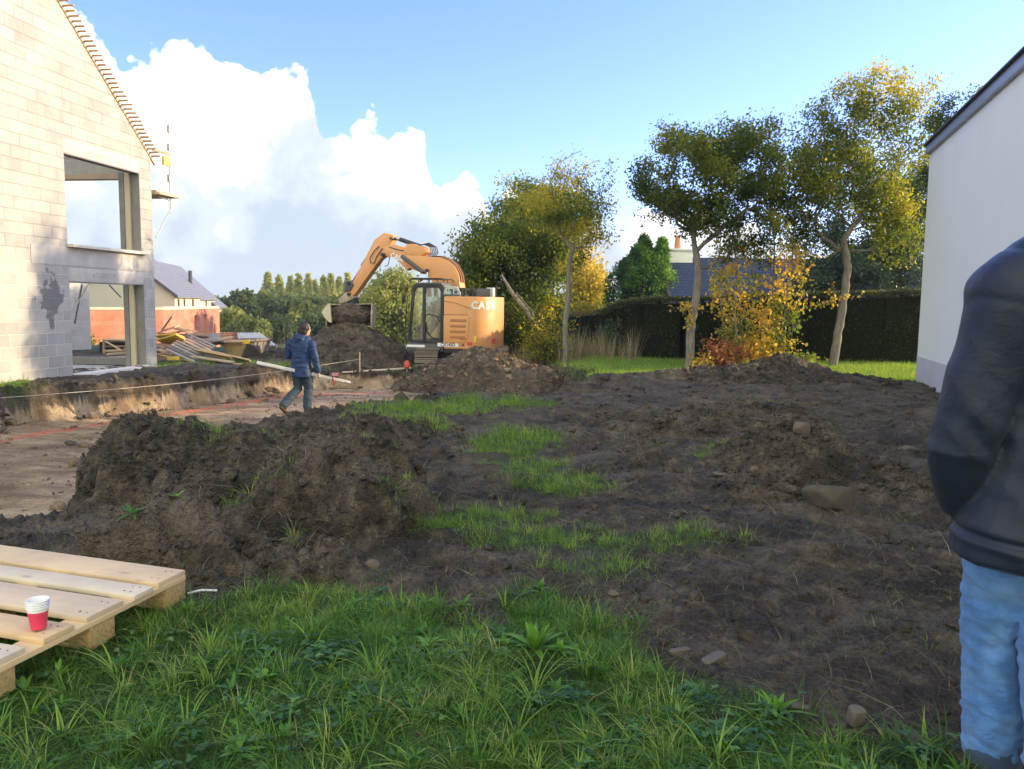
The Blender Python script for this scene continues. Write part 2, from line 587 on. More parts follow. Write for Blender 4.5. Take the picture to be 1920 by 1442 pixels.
# ------------------------------------------------------------------ terrain
PIT = [(-15, 5.0), (-5.0, 5.15), (-3.55, 5.4), (-3.4, 6.0), (-3.55, 6.8), (-3.85, 7.8), (-3.8, 8.8), (-3.2, 10.0), (-2.3, 12.0), (-1.2, 13.3), (.4, 13.5), (1.5, 15), (1.9, 18.0), (1.2, 20.3), (-1, 20.9), (-3, 20.2),
       (-4.6, 19.8), (-5.5, 18.9), (-6.15, 17.6), (-7.0, 15.7), (-8.45, 13.25), (-9.6, 11.2), (-15, 9.8)]


def pit_sd(x, y):
    wx = fbm(x, y, 0.9, 3, 0.5, 11) * 0.35 + fbm(x, y, 3.1, 4, 0.6, 13) * 0.05
    return poly_sd(x + wx, y - wx * 0.7, PIT)


GRASS_SPOTS = [  # centre x, y, radius x, radius y, strength
    (-1.10, 11.6, 1.2, 0.6, .8), (-0.2, 12.4, 1.0, .45, .7), (-1.5, 9.9, 0.8, .8, .5), (0.05, 8.7, 0.5, 1.0, .8), (0.2, 7.6, 0.35, .7, .8), (0.45, 6.9, 0.5, .45, .75),
    (-0.35, 5.55, 0.65, 0.34, 1.0), (0.35, 5.15, 0.8, 0.32, .9), (1.05, 5.2, 0.55, 0.28, .62), (0.5, 4.6, 0.35, 0.3, .5), (2.0, 7.9, 0.2, 0.25, .7), (3.5, 11.3, .35, .3, .6),
    (-9.0, 13.6, 0.9, 0.5, .9), (-7.9, 18.7, 1.0, .7, .6), (-6.2, 20.4, 1.5, .6, .8), (-3.4, 21.0, 1.2, .6, .9), (-2.9, 6.2, .0, .0, 0)]


def green_mask(x, y):
    n = fbm(x, y, 2.2, 4, 0.55, 21) * 0.55
    g = np.zeros_like(x)
    for cx, cy, rx, ry, s in GRASS_SPOTS:
        if rx <= 0: continue
        d = np.hypot((x - cx) / rx, (y - cy) / ry)
        g = np.maximum(g, s * (1 - sstep(0.55, 1.15, d + n)))
    # the lawn at the photographer's feet: everything nearer than a slanting edge
    edge = 4.15 - 0.30 * np.clip(x + 0.7, 0, 1.0) - 1.2 * np.clip(x - .3, 0, 9) - 0.14 * np.clip(-x - 0.9, 0, 5) + 0.08 * np.sin(x * 5)
    g = np.maximum(g, 1 - sstep(-0.25, 0.15, y - edge + n * 1.1))
    # lawn below the trees
    far = sstep(17.6, 18.3, y + n - 0.12 * np.clip(4 - x, -6, 3)) * sstep(1.2, 2.0, x + n) * (1 - sstep(6, 8, np.abs(x - 4)) * 0.3)
    g = np.maximum(g, far)
    g = np.maximum(g, sstep(24.5, 27, y + n * 2))
    g = np.maximum(g, sstep(26, 28, np.hypot(x, y) + n) * 1.0)
    return g


def lumps(x, y):
    """small mounds that are part of the churned ground"""
    z = 0
    for cx, cy, rx, ry, h in [(0.75, 10.6, .9, .35, .16), (1.3, 7.7, .7, .45, .15), (3.9, 8.4, .9, .6, .10), (-0.7, 13.0, 1.0, .35, .10), (0.9, 14.3, 1.3, .4, .2),
                              (2.2, 15.8, 1.0, .5, .22), (3.2, 16.6, 1.1, .4, .25), (1.9, 4.8, .35, .22, .10), (0.1, 6.9, .35, .25, .10), (4.6, 12.6, 1.2, .5, .14),
                              (6.6, 12.2, 1.2, .8, .12), (5.0, 9.6, .6, .4, .12), (-5.1, 20.6, .8, .4, .18), (-2.3, 20.7, .9, .35, .2), (-7.0, 17.8, .8, .4, .12), (3.3, 6.3, .4, .25, .08), (2.1, 3.6, .25, .2, .06)]:
        d2 = ((x - cx) / rx) ** 2 + ((y - cy) / ry) ** 2
        z = z + h * np.exp(-d2 * 1.6)
    return z


def ground_z(x, y, detail=True):
    x = np.asarray(x, float); y = np.asarray(y, float)
    r = np.hypot(x, y)
    base = -0.50 * sstep(-7.4, -4.5, x) * (1 - sstep(-0.8, 1.6, x)) * sstep(18.5, 22, y)
    base = base - 0.06 * sstep(17, 20, y) * (1 - sstep(-9, -7, x))
    base = base - 1.5 * sstep(26, 48, y) * (1 - sstep(2, 12, x))
    base = base + fbm(x, y, 0.25, 2, 0.5, 5) * 0.10 * sstep(1, 6, r) * (1 - sstep(22, 60, r))
    sdv = pit_sd(x, y)
    pit = -0.58 * (1 - sstep(-0.30, 0.03, sdv))
    inpit = 1 - sstep(-0.3, 0.0, sdv)
    z = base * (1 - inpit * sstep(16, 20, y)) + pit + lumps(x, y) * (1 - inpit * .9)
    g = green_mask(x, y)
    if detail:
        mud = (1 - g * 0.7) * (1 - inpit * 0.72)
        a = fbm(x, y, 1.6, 3, 0.55, 31) * 0.055 + fbm(x, y, 5.0, 3, 0.6, 37, True) * (0.020 + .014 * sstep(5, 9, y)) + fbm(x, y, 17, 4, 0.7, 41) * 0.019
        z = z + a * mud * (1 - sstep(30, 60, r))
        # tracked machine ruts
        u = x * 0.25 + y * 0.97
        rut = np.sin(u * 14 + fbm(x, y, 0.8, 2, .5, 51) * 3) * 0.034 * sstep(0.0, 0.3, gnoise(x * .5, y * .35, 61))
        z = z + rut * mud
        face = np.exp(-(sdv / 0.16) ** 2)
        z = z + face * fbm(x, y, 9, 3, 0.6, 71) * 0.08
    return z


HEAPS = {}


def bump_ell(x, y, cx, cy, rx, ry, h, rot=0.0, p=2.0, flat=0.0):
    c, s = math.cos(rot), math.sin(rot)
    dx, dy = x - cx, y - cy
    u = (dx * c + dy * s) / rx; v = (-dx * s + dy * c) / ry
    d = np.sqrt(u * u + v * v)
    prof = np.clip(1 - d, -0.6, 1)
    if flat: prof = np.minimum(prof, 1 - flat) / (1 - flat)
    return np.where(prof > 0, h * np.abs(prof) ** (1 / p), prof * 2.6)


def soft_max(*a, k=0.05):
    m = a[0]
    for b in a[1:]:
        h = np.clip(0.5 + 0.5 * (m - b) / k, 0, 1)
        m = b * (1 - h) + m * h + k * h * (1 - h)
    return m


def heap_front(x, y):
    wx = fbm(x, y, 2.0, 3, .55, 81) * .30; wy = fbm(x, y, 2.2, 3, .55, 83) * .24
    x0_, y0_ = x, y
    x = x + wx; y = y + wy
    cre = np.clip(fbm(x0_, y0_, 1.5, 3, .55, 89, True) - .12, 0, 1)
    return -.42 * cre + soft_max(bump_ell(x, y, -2.5, 6.75, 1.1, .9, .37, .5, 3.4, .2), bump_ell(x, y, -3.1, 6.4, .52, .7, .20, .3, 1.6), bump_ell(x, y, -2.1, 5.9, .7, .5, .26, .3, 2.2),
                    bump_ell(x, y, -3.15, 6.95, .60, .68, .54, .5, 3.2, .2),
                    bump_ell(x, y, -2.3, 8.2, 1.6, 1.0, .20, .6, 2.0, .2),
                    bump_ell(x, y, -1.35, 5.85, .80, .80, .50, .2, 2.4, .22),
                    bump_ell(x, y, -1.75, 7.3, .8, .7, .33, .2, 2.0, .2), bump_ell(x, y, -1.5, 8.4, .6, .5, .30, .2, 2.0, .2),
                    bump_ell(x, y, -1.95, 4.95, .62, .42, .30, .1, 2.0, .1),
                    bump_ell(x, y, -1.4, 4.65, .55, .36, .16, .1, 1.8, .1),
                    bump_ell(x, y, -1.7, 9.3, 1.1, .7, .24, .6, 1.6), k=.035)


HEAP_DEF = {
    'front': dict(f=heap_front, box=(-4.9, 0.1, 4.0, 10.6), n=(470, 560), dry=.12, amp=1.0,
                  label='dark soil heap with torn turf on its top, nearest the pallet'),
    'digger': dict(f=lambda x, y: -.0 + soft_max(bump_ell(x, y, -.75, 20.1, 2.3, 1.5, 1.06, 0, 1.15), bump_ell(x, y, -1.1, 19.9, 1.2, 1.2, .55, 0, 1.5), bump_ell(x, y, .5, 19.8, 1.3, 1.0, .6, 0, 1.4)) ,
                   box=(-3.4, 2.4, 18.0, 22.0), n=(300, 220), dry=.75, amp=1.3, base=-.55,
                   label='brown soil heap hiding the lower tracks of the orange excavator'),
    'tall': dict(f=lambda x, y: soft_max(bump_ell(x, y, -5.0, 24.6, 3.0, 2.6, 1.66, 0, 1.05), bump_ell(x, y, -4.2, 24.0, 2.0, 2.0, 1.1, 0, 1.2), bump_ell(x, y, -6.3, 24.8, 1.6, 1.6, .75, 0, 1.2)),
                 box=(-8.3, -1.8, 21.6, 27.4), n=(300, 240), dry=.85, amp=1.3, base=-.6,
                 label='tall brown soil heap under the excavator bucket'),
    'trees': dict(f=lambda x, y: soft_max(bump_ell(x, y, 5.85, 17.3, 1.3, 1.0, .50, 0, 1.6), bump_ell(x, y, 4.9, 17.0, 2.2, 1.0, .30, 0, 1.7), bump_ell(x, y, 5.9, 16.6, 2.2, 1.2, .22, 0, 1.7)),
                  box=(2.4, 8.4, 15.3, 18.6), n=(300, 200), dry=.3, amp=1.0,
                  label='low wide soil heap in front of the multi-stemmed yellow tree'),
    'stony': dict(f=lambda x, y: soft_max(bump_ell(x + fbm(x, y, 2, 2, .5, 91) * .2, y, 2.62, 7.35, .85, .80, .50, .2, 1.6), bump_ell(x, y, 3.0, 6.75, .8, .6, .22, 0, 1.6), bump_ell(x, y, 2.2, 6.6, .5, .4, .16, 0, 1.7)),
                  box=(1.3, 4.3, 5.8, 8.6), n=(330, 300), dry=.6, amp=1.0,
                  label='small pale stony soil heap beside the large stone on the right'),
    'ridge': dict(f=lambda x, y: soft_max(bump_ell(x, y, 3.2, 10.7, 1.15, .9, .30, -.4, 1.6), bump_ell(x, y, 2.1, 10.2, 1.1, .7, .22, 0, 1.6)),
                  box=(0.6, 4.8, 8.9, 12.0), n=(280, 220), dry=.75, amp=.9,
                  label='low crumbly soil ridge in the middle of the churned plot'),
}


def heap_z(k, x, y, detail=True):
    D = HEAP_DEF[k]
    h = D['f'](x, y) + D.get('base', 0.0)
    if detail:
        s = D['amp']
        on = np.clip(D['f'](x, y) * 6, 0, 1)
        r = fbm(x, y, 2.6, 3, .55, 101) * .10 + fbm(x, y, 7, 3, .6, 103, True) * .042 + fbm(x, y, 26, 3, .65, 107) * .018
        h = h + r * s * (0.25 + .75 * on)
    return h


def surf_z(x, y):
    """top of whatever soil lies at x, y"""
    x = np.asarray(x, float); y = np.asarray(y, float)
    z = ground_z(x, y)
    for k, D in HEAP_DEF.items():
        x0, x1, y0, y1 = D['box']
        i = (x > x0) & (x < x1) & (y > y0) & (y < y1)
        if i.any():
            z[i] = np.maximum(z[i], heap_z(k, x[i], y[i]))
    return z


def tan_mask(x, y, z):
    sdv = pit_sd(x, y)
    t = 1 - sstep(-0.22, -0.02, sdv)
    n = fbm(x, y, .8, 4, .6, 131)
    lay = 1 - sstep(-0.34, -0.20, z + fbm(x, y, 3, 3, .5, 133) * .12)      # pale subsoil under the dark topsoil in the cut face
    t = np.where(sdv < -.38, t * (0.95 + n * 0.45), lay * (sdv < .3) * 1.0 - .35 * (1 - lay))
    return np.clip(t, -.4, 1)


def paint_mask(x, y):
    """orange marking sprayed along the pit floor"""
    a = np.zeros_like(x)
    for (x0, y0, x1, y1) in [(-8.2, 10.6, -5.15, 18.2), (-5.15, 18.2, -2.9, 18.9)]:
        ex, ey = x1 - x0, y1 - y0
        tt = np.clip(((x - x0) * ex + (y - y0) * ey) / (ex * ex + ey * ey), 0, 1)
        d = np.hypot(x - x0 - ex * tt, y - y0 - ey * tt) + fbm(x, y, 1.2, 2, .5, 141) * .08
        a = np.maximum(a, 1 - sstep(0.07, 0.15, np.abs(d)))
    return a * (pit_sd(x, y) < -0.45)


def soil_attrs(x, y, dry0=None, z=None):
    g = green_mask(x, y)
    dry = 0.18 + 0.75 * sstep(6.0, 10.5, y + fbm(x, y, .5, 2, .5, 121) * 3) * sstep(-1.5, 1.0, x) + .3 * (x < -5)
    if dry0 is not None: dry = np.full_like(x, dry0) + fbm(x, y, 1.5, 3, .6, 125) * .5
    return dict(dry=dry, tan=tan_mask(x, y, ground_z(x, y) if z is None else z), green=g, paint=paint_mask(x, y))


def polar_ground():
    a_front = np.radians(np.linspace(-36, 36, 900))
    a_back = np.radians(np.linspace(36, 324, 97)[1:-1])
    ang = np.concatenate([a_front, a_back])                       # angle to the right of straight ahead
    t = np.linspace(0, 1, 820)
    r_near = 1.9 * (32 / 1.9) ** t
    r_far = np.geomspace(32.8, 420, 45)
    rad = np.concatenate([[0.5, 1.2], r_near, r_far])
    A, Rr = np.meshgrid(ang, rad)
    x = (np.sin(A) * Rr).ravel(); y = (np.cos(A) * Rr).ravel()
    z = ground_z(x, y)
    at = soil_attrs(x, y, z=z)
    na, nr = len(ang), len(rad)
    idx = np.arange(na * nr).reshape(nr, na)
    a = idx[:-1, :]; b = idx[1:, :]
    a2 = np.roll(a, -1, 1); b2 = np.roll(b, -1, 1)
    Fq = np.stack([a.ravel(), a2.ravel(), b2.ravel(), b.ravel()], 1)[:, ::-1]
    V = np.stack([x, y, z], 1)
    # centre cap
    V = np.vstack([V, [[0, 0, float(ground_z(np.array([0.]), np.array([0.]))[0])]]])
    for k in at: at[k] = np.append(at[k], at[k][0])
    c = len(V) - 1
    cap = np.stack([idx[0], np.full(na, c), np.roll(idx[0], -1)], 1)[:, ::-1]
    o = np_mesh('ground', V, [Fq, cap], SOIL, attrs=at, smooth=True)
    tag(o, kind='structure')
    return o


polar_ground()

for k, D in HEAP_DEF.items():
    x0, x1, y0, y1 = D['box']; nx, ny = D['n']
    xs = np.linspace(x0, x1, nx); ys = np.linspace(y0, y1, ny)
    X2, Y2 = np.meshgrid(xs, ys)
    x = X2.ravel(); y = Y2.ravel()
    hz = heap_z(k, x, y); gz = ground_z(x, y)
    keep = hz > gz - 0.05
    zz = np.where(keep, hz, gz - 0.05)
    idx = np.arange(nx * ny).reshape(ny, nx)
    q = np.stack([idx[:-1, :-1].ravel(), idx[:-1, 1:].ravel(), idx[1:, 1:].ravel(), idx[1:, :-1].ravel()], 1)
    q = q[keep[q].any(1)]
    used = np.unique(q); rem = -np.ones(nx * ny, int); rem[used] = np.arange(len(used))
    at = soil_attrs(x, y, D['dry'])
    at['tan'] = at['tan'] * 0; at['paint'] = at['paint'] * 0; at['green'] = at['green'] * 0
    o = np_mesh('soil_heap', np.stack([x, y, zz], 1)[used], rem[q], SOIL, attrs={a: b[used] for a, b in at.items()}, smooth=True)
    tag(o, D['label'], 'soil heap', 'soil heaps on the building plot')
# ------------------------------------------------------------------ unfinished block house (left)
def bh_damp(t, tc, c):
    """freshly wetted blocks beside the lower opening"""
    sep = t.add('ShaderNodeSeparateXYZ'); t.set(sep.inputs[0], tc)
    dx = t.math('ABSOLUTE', t.math('ADD', sep.outputs[0], 0.42))
    dz = t.math('ABSOLUTE', t.math('ADD', sep.outputs[2], -1.55))
    n = t.noise(tc, 5.5, 3, 0.5)
    d = t.math('ADD', t.math('MULTIPLY', dx, 1.6), t.math('MULTIPLY', dz, 1.1))
    k = t.ramp(t.math('ADD', d, t.math('MULTIPLY_ADD', n, 1.6, -0.8)), [(0.50, 0.72), (0.62, 0.0)])
    return t.mix(k, c, (0.10, 0.105, 0.11))


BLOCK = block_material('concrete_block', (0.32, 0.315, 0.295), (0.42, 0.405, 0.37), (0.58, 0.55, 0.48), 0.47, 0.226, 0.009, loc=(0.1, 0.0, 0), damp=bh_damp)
BLOCK2 = block_material('concrete_block_plain', (0.40, 0.385, 0.36), (0.50, 0.48, 0.445), (0.60, 0.57, 0.53), 0.47, 0.226, 0.010)
CONCRETE = plain('smooth_concrete', (0.47, 0.455, 0.42), 0.9, var=0.14, scale=3.0, bump=0.2, spec=0.2, dirt=((0.30, 0.28, 0.25), 0.5))
CONC_DARK = plain('dark_concrete_and_shade', (0.22, 0.21, 0.20), 0.9, var=0.2, scale=4, bump=0.3, spec=0.2)  # dark threshold concrete, doubling as painted shadow on the jambs
JAMB_LIT = plain('sunlit_block_edge', (0.50, 0.43, 0.30), 0.85, var=0.1, scale=5)  # tan of the sunlit block edge, sunlight put into the colour
BATTEN = wood_material('roof_batten_wood', (0.56, 0.33, 0.14), 0, rough=0.8)
STEEL = plain('galvanised_steel', (0.42, 0.40, 0.38), 0.5, 0.6, var=0.2, scale=9)
INKY = plain('faded_stencil', (0.30, 0.28, 0.26), 0.9, var=0.4, scale=30)
REDINK = plain('faded_red_stencil', (0.50, 0.34, 0.28), 0.9, var=0.4, scale=30)

bh = empty('unfinished_house', (-8.83, 15.9, 0), math.radians(90 - 8), 'unfinished grey concrete block house with a bare battened roof edge, left edge', 'house')
# local x runs along the gable (away from the viewer), local y to the left (into the house)
T = 0.20
S1 = 3.02                        # corner
EV, SLOPE = 4.84, math.tan(math.radians(39.7))
AP = -2.6                        # apex position along the gable
APZ = EV + (S1 - AP) * SLOPE
u0, u1, uz0, uz1 = 0.10, 2.57, 2.62, 4.40      # upper opening
l0, l1, lz1 = 0.10, 2.60, 1.90                # lower opening


def wall_rects(mb, rects, y0=0.0, th=T):
    for (a, b, c, d) in rects: mb.box(((a + b) / 2, y0 + th / 2, (c + d) / 2), (b - a, th, d - c))


SE = 2 * AP - S1                  # far eave, mirrored
gw = MB()
# one continuous outline with its openings, cut in vertical strips so that no faces overlap
def rake(s): return EV + (S1 - s) * SLOPE if s > AP else EV + (s - SE) * SLOPE
def strip(s0, s1, z0, z1a, z1b):
    gw.prism([(s0, 0, z0), (s1, 0, z0), (s1, 0, z1b), (s0, 0, z1a)], (0, T, 0))
strip(SE, AP, -0.25, rake(SE), rake(AP))
strip(AP, l0, -0.25, rake(AP), rake(l0))
strip(l0, l1, 1.90 + 0.27, uz0 - 0.05, uz0 - 0.05)
strip(l0, u1, uz1 + 0.27, rake(l0), rake(u1))
strip(u1, l1, uz0 - 0.05, rake(u1), rake(l1))
strip(l1, S1, -0.25, rake(l1), rake(S1))
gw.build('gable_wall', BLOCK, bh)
# smooth cast bands: lintels, floor band, corner post
b = MB(); b.box(((l0 + l1) / 2, T / 2, 1.90 + .135), (l1 - l0, T + .004, .27)); low_lintel = b.build('lintel', CONCRETE, bh, bevel=.004)
b = MB(); b.box(((l0 + u1) / 2, T / 2, uz1 + .135), (u1 - l0, T + .004, .27)); up_lintel = b.build('lintel', CONCRETE, bh, bevel=.004)
b = MB(); b.box((1.05, -.004, 2.385), (3.94 - .02, .012, .36)); b.build('floor_band', CONCRETE, bh)
b = MB(); b.box(((u0 + u1) / 2 + .05, T / 2 - .06, uz0 - .02), (u1 - u0 + .12, T + .16, .06)); b.build('window_sill', plain('pale_sill', (0.62, 0.57, 0.48), .8), bh, bevel=.005)
for lt, z, mt in ((low_lintel, 1.90 + .135, INKY), (up_lintel, uz1 + .12, REDINK)):
    mw = bh.matrix_basis @ Matrix(((1, 0, 0, (l0 + l1) / 2 - .15), (0, 0, -1, -.003), (0, 1, 0, z), (0, 0, 0, 1)))
    bpy.context.view_layer.update()
    tx = text_mesh('lettering', 'ATLANTEM', .15, .001, mt, lt, mw)
# jamb strips inside the openings, their shadow and sun put into the colour
for (s, z0, z1) in ((l1, 0, 1.90), (u1, uz0, uz1)):
    b = MB(); b.box((s - .012, T * .5, (z0 + z1) / 2), (.022, T * .99, z1 - z0 - .01)); b.build('jamb', CONC_DARK, bh)
    b = MB(); b.box((s - .03, T + .07, (z0 + z1) / 2), (.10, .12, z1 - z0 - .01)); b.build('jamb', JAMB_LIT, bh)
    b = MB(); b.box((s - .01, T + .20, (z0 + z1) / 2), (.16, .12, z1 - z0 - .01)); b.build('jamb', CONC_DARK, bh)
for (z, a, c) in ((1.90, l0, l1), (uz1, u0, u1)):
    b = MB(); b.box(((a + c) / 2, T * .5, z - .012), (c - a, T, .024)); b.build('lintel_soffit', CONC_DARK, bh)
# rear facade (facing away), with wide openings on both floors
fw = MB()
fx = S1 - .10 - .001
def fbox(y0, y1, z0, z1, mb=fw, th=.2, xo=0): mb.box((fx - xo, (y0 + y1) / 2, (z0 + z1) / 2), (th, y1 - y0, z1 - z0))
fbox(T + .002, .42, -.2, 4.8)
fbox(.42, 5.2, 4.42, 4.8)
fbox(.42, 5.2, 2.05, 2.58)
fbox(5.2, 7.4, -.2, 4.8)
fw.build('rear_wall', BLOCK2, bh)
b = MB(); b.box((fx - .03, 2.8, 4.36), (.24, 4.76, .11)); b.build('lintel', wood_material('formwork_beam', (.50, .33, .20), 1), bh)
b = MB(); b.box((fx - .02, 2.8, .10), (.26, 4.76, .16)); b.build('threshold', CONC_DARK, bh)
# floor slab and a pale timber lying along the lower opening
b = MB(); b.box((-1.2, 3.9, -.06), (8.0, 7.3, .12)); b.build('floor_slab', CONCRETE, bh)
b = MB(); b.box((1.35, -.10, .01), (2.5, .34, .09)); b.build('door_sill', plain('pale_concrete_sill', (.60, .58, .54), .85, bump=.2), bh, bevel=.006)
# upper floor slab edge and near facade
b = MB(); b.box((-1.4, 3.9, 2.50), (8.4, 7.0, .16)); 
b = MB()
b.box((AP * 2 - S1 + .11, 3.9, 2.3), (.2, 7.0, 5.0)); b.build('front_wall', BLOCK2, bh)
# rafters and battens
ang = math.atan(SLOPE)
raf = MB()
for yy in (T / 2 + .12, 1.0, 1.9, 2.8, 3.7, 4.6, 5.5, 6.4, 7.2):
    for sgn in (1, -1):
        xe = S1 + .12 if sgn == 1 else SE - .12
        p0 = np.array([xe, yy, EV - .16 - .12 * SLOPE + .0]); p1 = np.array([AP, yy, APZ - .16])
        dv = np.array([0, .06, 0]); n = np.array([0, 0, .15])
        raf.hexa([p0, p1, p1 + dv, p0 + dv, p0 + n, p1 + n, p1 + dv + n, p0 + dv + n])
raf.build('rafter', BATTEN, bh)
b = MB()
pe = np.array([S1 + .16, -.02, EV - .06 - .14 * SLOPE]); pa = np.array([AP, -.02, APZ + .0])
b.prism([pe, pa, pa + (0, 0, .07), pe + (0, 0, .07)], (0, .045, 0)); b.build('verge_board', BATTEN, bh)
L = math.hypot(S1 - AP, APZ - EV)
first = None
for i in range(46):
    d = -.10 + i * .108
    if d > L: break
    px_, pz_ = S1 - d * math.cos(ang), EV + d * math.sin(ang) + .085
    if first is None:
        b = MB(); b.box((0, 3.35, 0), (.036, 7.1, .024)); first = b.build('roof_batten', BATTEN, bh); o = first
    else:
        o = first.copy(); COL.objects.link(o); o.parent = bh
    o.location = (px_, rng.normal(0, .02) - .0, pz_); o.rotation_euler = (0, ang, rng.normal(0, .002))
# triangular tie bars hanging in the lower opening
b = MB()
for p, q in (((.35, .55, 1.86), (.75, .55, 1.12)), ((.75, .55, 1.12), (1.45, .55, 1.88)), ((.72, .55, 1.88), (.72, .55, 1.1)), ((.82, .55, 1.88), (.80, .55, 1.1)), ((.35, .55, 1.72), (.55, .55, 1.88)), ((.35, .55, 1.86), (.35, .55, 1.62))):
    b.tube([p, q], .011, 6)
b.build('tie_rods', STEEL, bh)
b = MB(); b.tube([(1.5, .75, 1.86), (2.9, 2.0, .98)], .022, 6); b.tube([(2.2, .6, 1.88), (2.62, .6, 1.60)], .016, 6); b.build('brace', STEEL, bh)  # bars stand in for the roof verge of a farther house

# wing wall behind, seen through the lower opening
wg = empty('block_wing_wall', (-14.1, 23.9, -.25), math.radians(62), 'low grey concrete block wall seen through the ground floor opening', 'wall')
b = MB(); b.box((0, 0, 1.5), (3.1, .2, 3.0)); b.build('wall', BLOCK2, wg)
b = MB(); b.box((0, 0, 3.04), (3.14, .24, .08)); b.build('capping', CONCRETE, wg)

# scaffold bracket at the eave corner
sc_ = empty('scaffold_bracket', (-8.38, 18.98, 3.0), math.radians(80), 'steel scaffold bracket with planks bolted to the rear eave corner', 'scaffold bracket')
b = MB()
b.tube([(.02, .02, .95), (.02, .52 * .0 + .02, .95)], .01, 4) if False else None
b.tube([(0, 0, .0), (.62, 0, .72)], .014, 6); b.tube([(0, 0, .98), (.62, 0, .93)], .014, 6)
b.tube([(.62, 0, .62), (.66, 0, 3.45 - .72)], .020, 6)
b.build('bracket_frame', STEEL, sc_)
b = MB(); b.box((.38, .30, 1.02), (.80, .9, .05)); b.box((.38, .30, 1.075), (.74, .7, .045)); b.build('plank', wood_material('scaffold_plank', (.52, .33, .18), 0), sc_, bevel=.004)
b = MB(); b.box((.34, .03, 2.02), (.60, .05, .04)); b.tube([(.02, .0, 2.0), (.64, .0, 2.06)], .015, 6); b.build('guard_rail', wood_material('rail_wood', (.50, .34, .20), 0), sc_)
b = MB(); b.box((.50, .0, 1.84), (.26, .06, .20)); b.build('warning_plate', plain('yellow_plate', (.75, .55, .08), .5), sc_, bevel=.004)
b = MB(); b.box((.60, 0, 1.45), (.07, .06, .16)); b.build('clamp', STEEL, sc_)
b = MB(); b.box((.62, 0, 2.18), (.06, .06, .16)); b.build('clamp', STEEL, sc_)
b = MB(); b.box((.64, 0, 2.62), (.06, .06, .17)); b.build('clamp', STEEL, sc_)

# ------------------------------------------------------------------ white rendered house (right)
RENDER = plain('white_render', (0.79, 0.79, 0.71), 0.92, var=0.025, scale=0.7, bump=0.25, bscale=220, spec=0.15, dirt=((0.70, 0.67, 0.62), 0.25))
PLINTH = plain('grey_render_plinth', (0.52, 0.51, 0.53), 0.9, var=0.05, scale=1.5, bump=0.25, bscale=180, spec=0.15, dirt=((0.30, 0.25, 0.20), 0.18))
ZINC = plain('zinc_flashing', (0.30, 0.33, 0.38), 0.42, 0.55, var=0.10, scale=2)
SLATE_E = plain('slate_edge', (0.13, 0.145, 0.16), 0.7, var=0.3, scale=12, bump=0.3)
wh = empty('white_house', (8.85, 17.47, 0), math.radians(-90 - 17), 'white rendered house with a grey plinth and slate roof edge, right edge', 'house')
# local x runs along the eave wall toward the viewer, local y to the right of the plot (into the house)
LW, DW, EH = 17.5, 8.2, 4.86
b = MB()
b.box((LW / 2, DW / 2, (EH + .52) / 2), (LW, DW, EH - .52))
b.prism([(0, 0, EH), (0, DW, EH), (0, DW / 2, EH + DW / 2 * .95)], (LW, 0, 0))
b.build('wall', RENDER, wh)
b = MB(); b.box((LW / 2, DW / 2, .10), (LW + .012, DW + .012, .84)); b.build('plinth', PLINTH, wh)
b = MB(); b.box((LW / 2, -.03, EH + .06), (LW + .1, .10, .18)); b.build('fascia', ZINC, wh, bevel=.004)
b = MB(); b.box((LW / 2, -.055, EH + .155), (LW + .14, .17, .02)); b.build('drip_edge', plain('black_edge', (.02, .02, .025), .5), wh)
sl = MB()
k = -1
for i in range(4):
    sl.box((LW / 2, -.035 + i * .035, EH + .185 + i * .038), (LW + .16, .14, .034))
sl.build('slate_course', SLATE_E, wh)
sr = .95
b = MB()
for s0, s1_ in (((-.02), DW / 2), (DW + .02, DW / 2)):
    z0 = EH + .30; z1 = EH + .30 + DW / 2 * sr
    b.prism([(-.1, s0, z0), (-.1, s1_, z1), (-.1, s1_, z1 - .12), (-.1, s0, z0 - .12)], (LW + .2, 0, 0))
b.build('roof', SLATE_E, wh)

# ------------------------------------------------------------------ red brick shell and cream houses in the distance (left)
REDB = block_material('red_hollow_brick', (0.42, 0.15, 0.09), (0.52, 0.22, 0.14), (0.48, 0.33, 0.24), 0.57, 0.21, 0.006, smear=0.5)
rb = empty('brick_shell', (-14.55, 39.5, -1.35), 0.0, 'unfinished one-storey red brick building behind the timber pile', 'building')
# front wall (in shade, facing viewer) runs left from the corner; side wall (sunlit) runs away to the right
c0 = at_depth(305, 580, 37); c1 = at_depth(411, 581, 47); c2 = at_depth(165, 580, 34.5)
zt = 1.10
def wall_seg(name, p, q, z0, z1, holes, mat, parent, th=.2):
    p = np.array(p[:2]); q = np.array(q[:2]); d = q - p; Lw = np.linalg.norm(d); d /= Lw; n = np.array([-d[1], d[0]])
    o = empty(name, (0, 0, 0)) if False else None
    mb = MB()
    def bx(a, b_, z0_, z1_): mb.box(((a + b_) / 2, th / 2, (z0_ + z1_) / 2), (b_ - a, th, z1_ - z0_))
    cur = 0
    for (a, b_, h0, h1) in holes:
        bx(cur, a, z0, z1)
        if h0 > z0: bx(a, b_, z0, h0)
        if h1 < z1: bx(a, b_, h1, z1)
        cur = b_
    bx(cur, Lw, z0, z1)
    ob = mb.build(name, mat, None)
    ob.matrix_world = Matrix(((d[0], n[0], 0, p[0]), (d[1], n[1], 0, p[1]), (0, 0, 1, 0), (0, 0, 0, 1)))
    bpy.context.view_layer.update()
    mw = ob.matrix_world.copy(); ob.parent = parent; bpy.context.view_layer.update(); ob.matrix_world = mw
    return ob, Lw
Lr = np.linalg.norm(c1[:2] - c0[:2])
wall_seg('wall', c2, c0, -2.2, zt, [], REDB, rb)
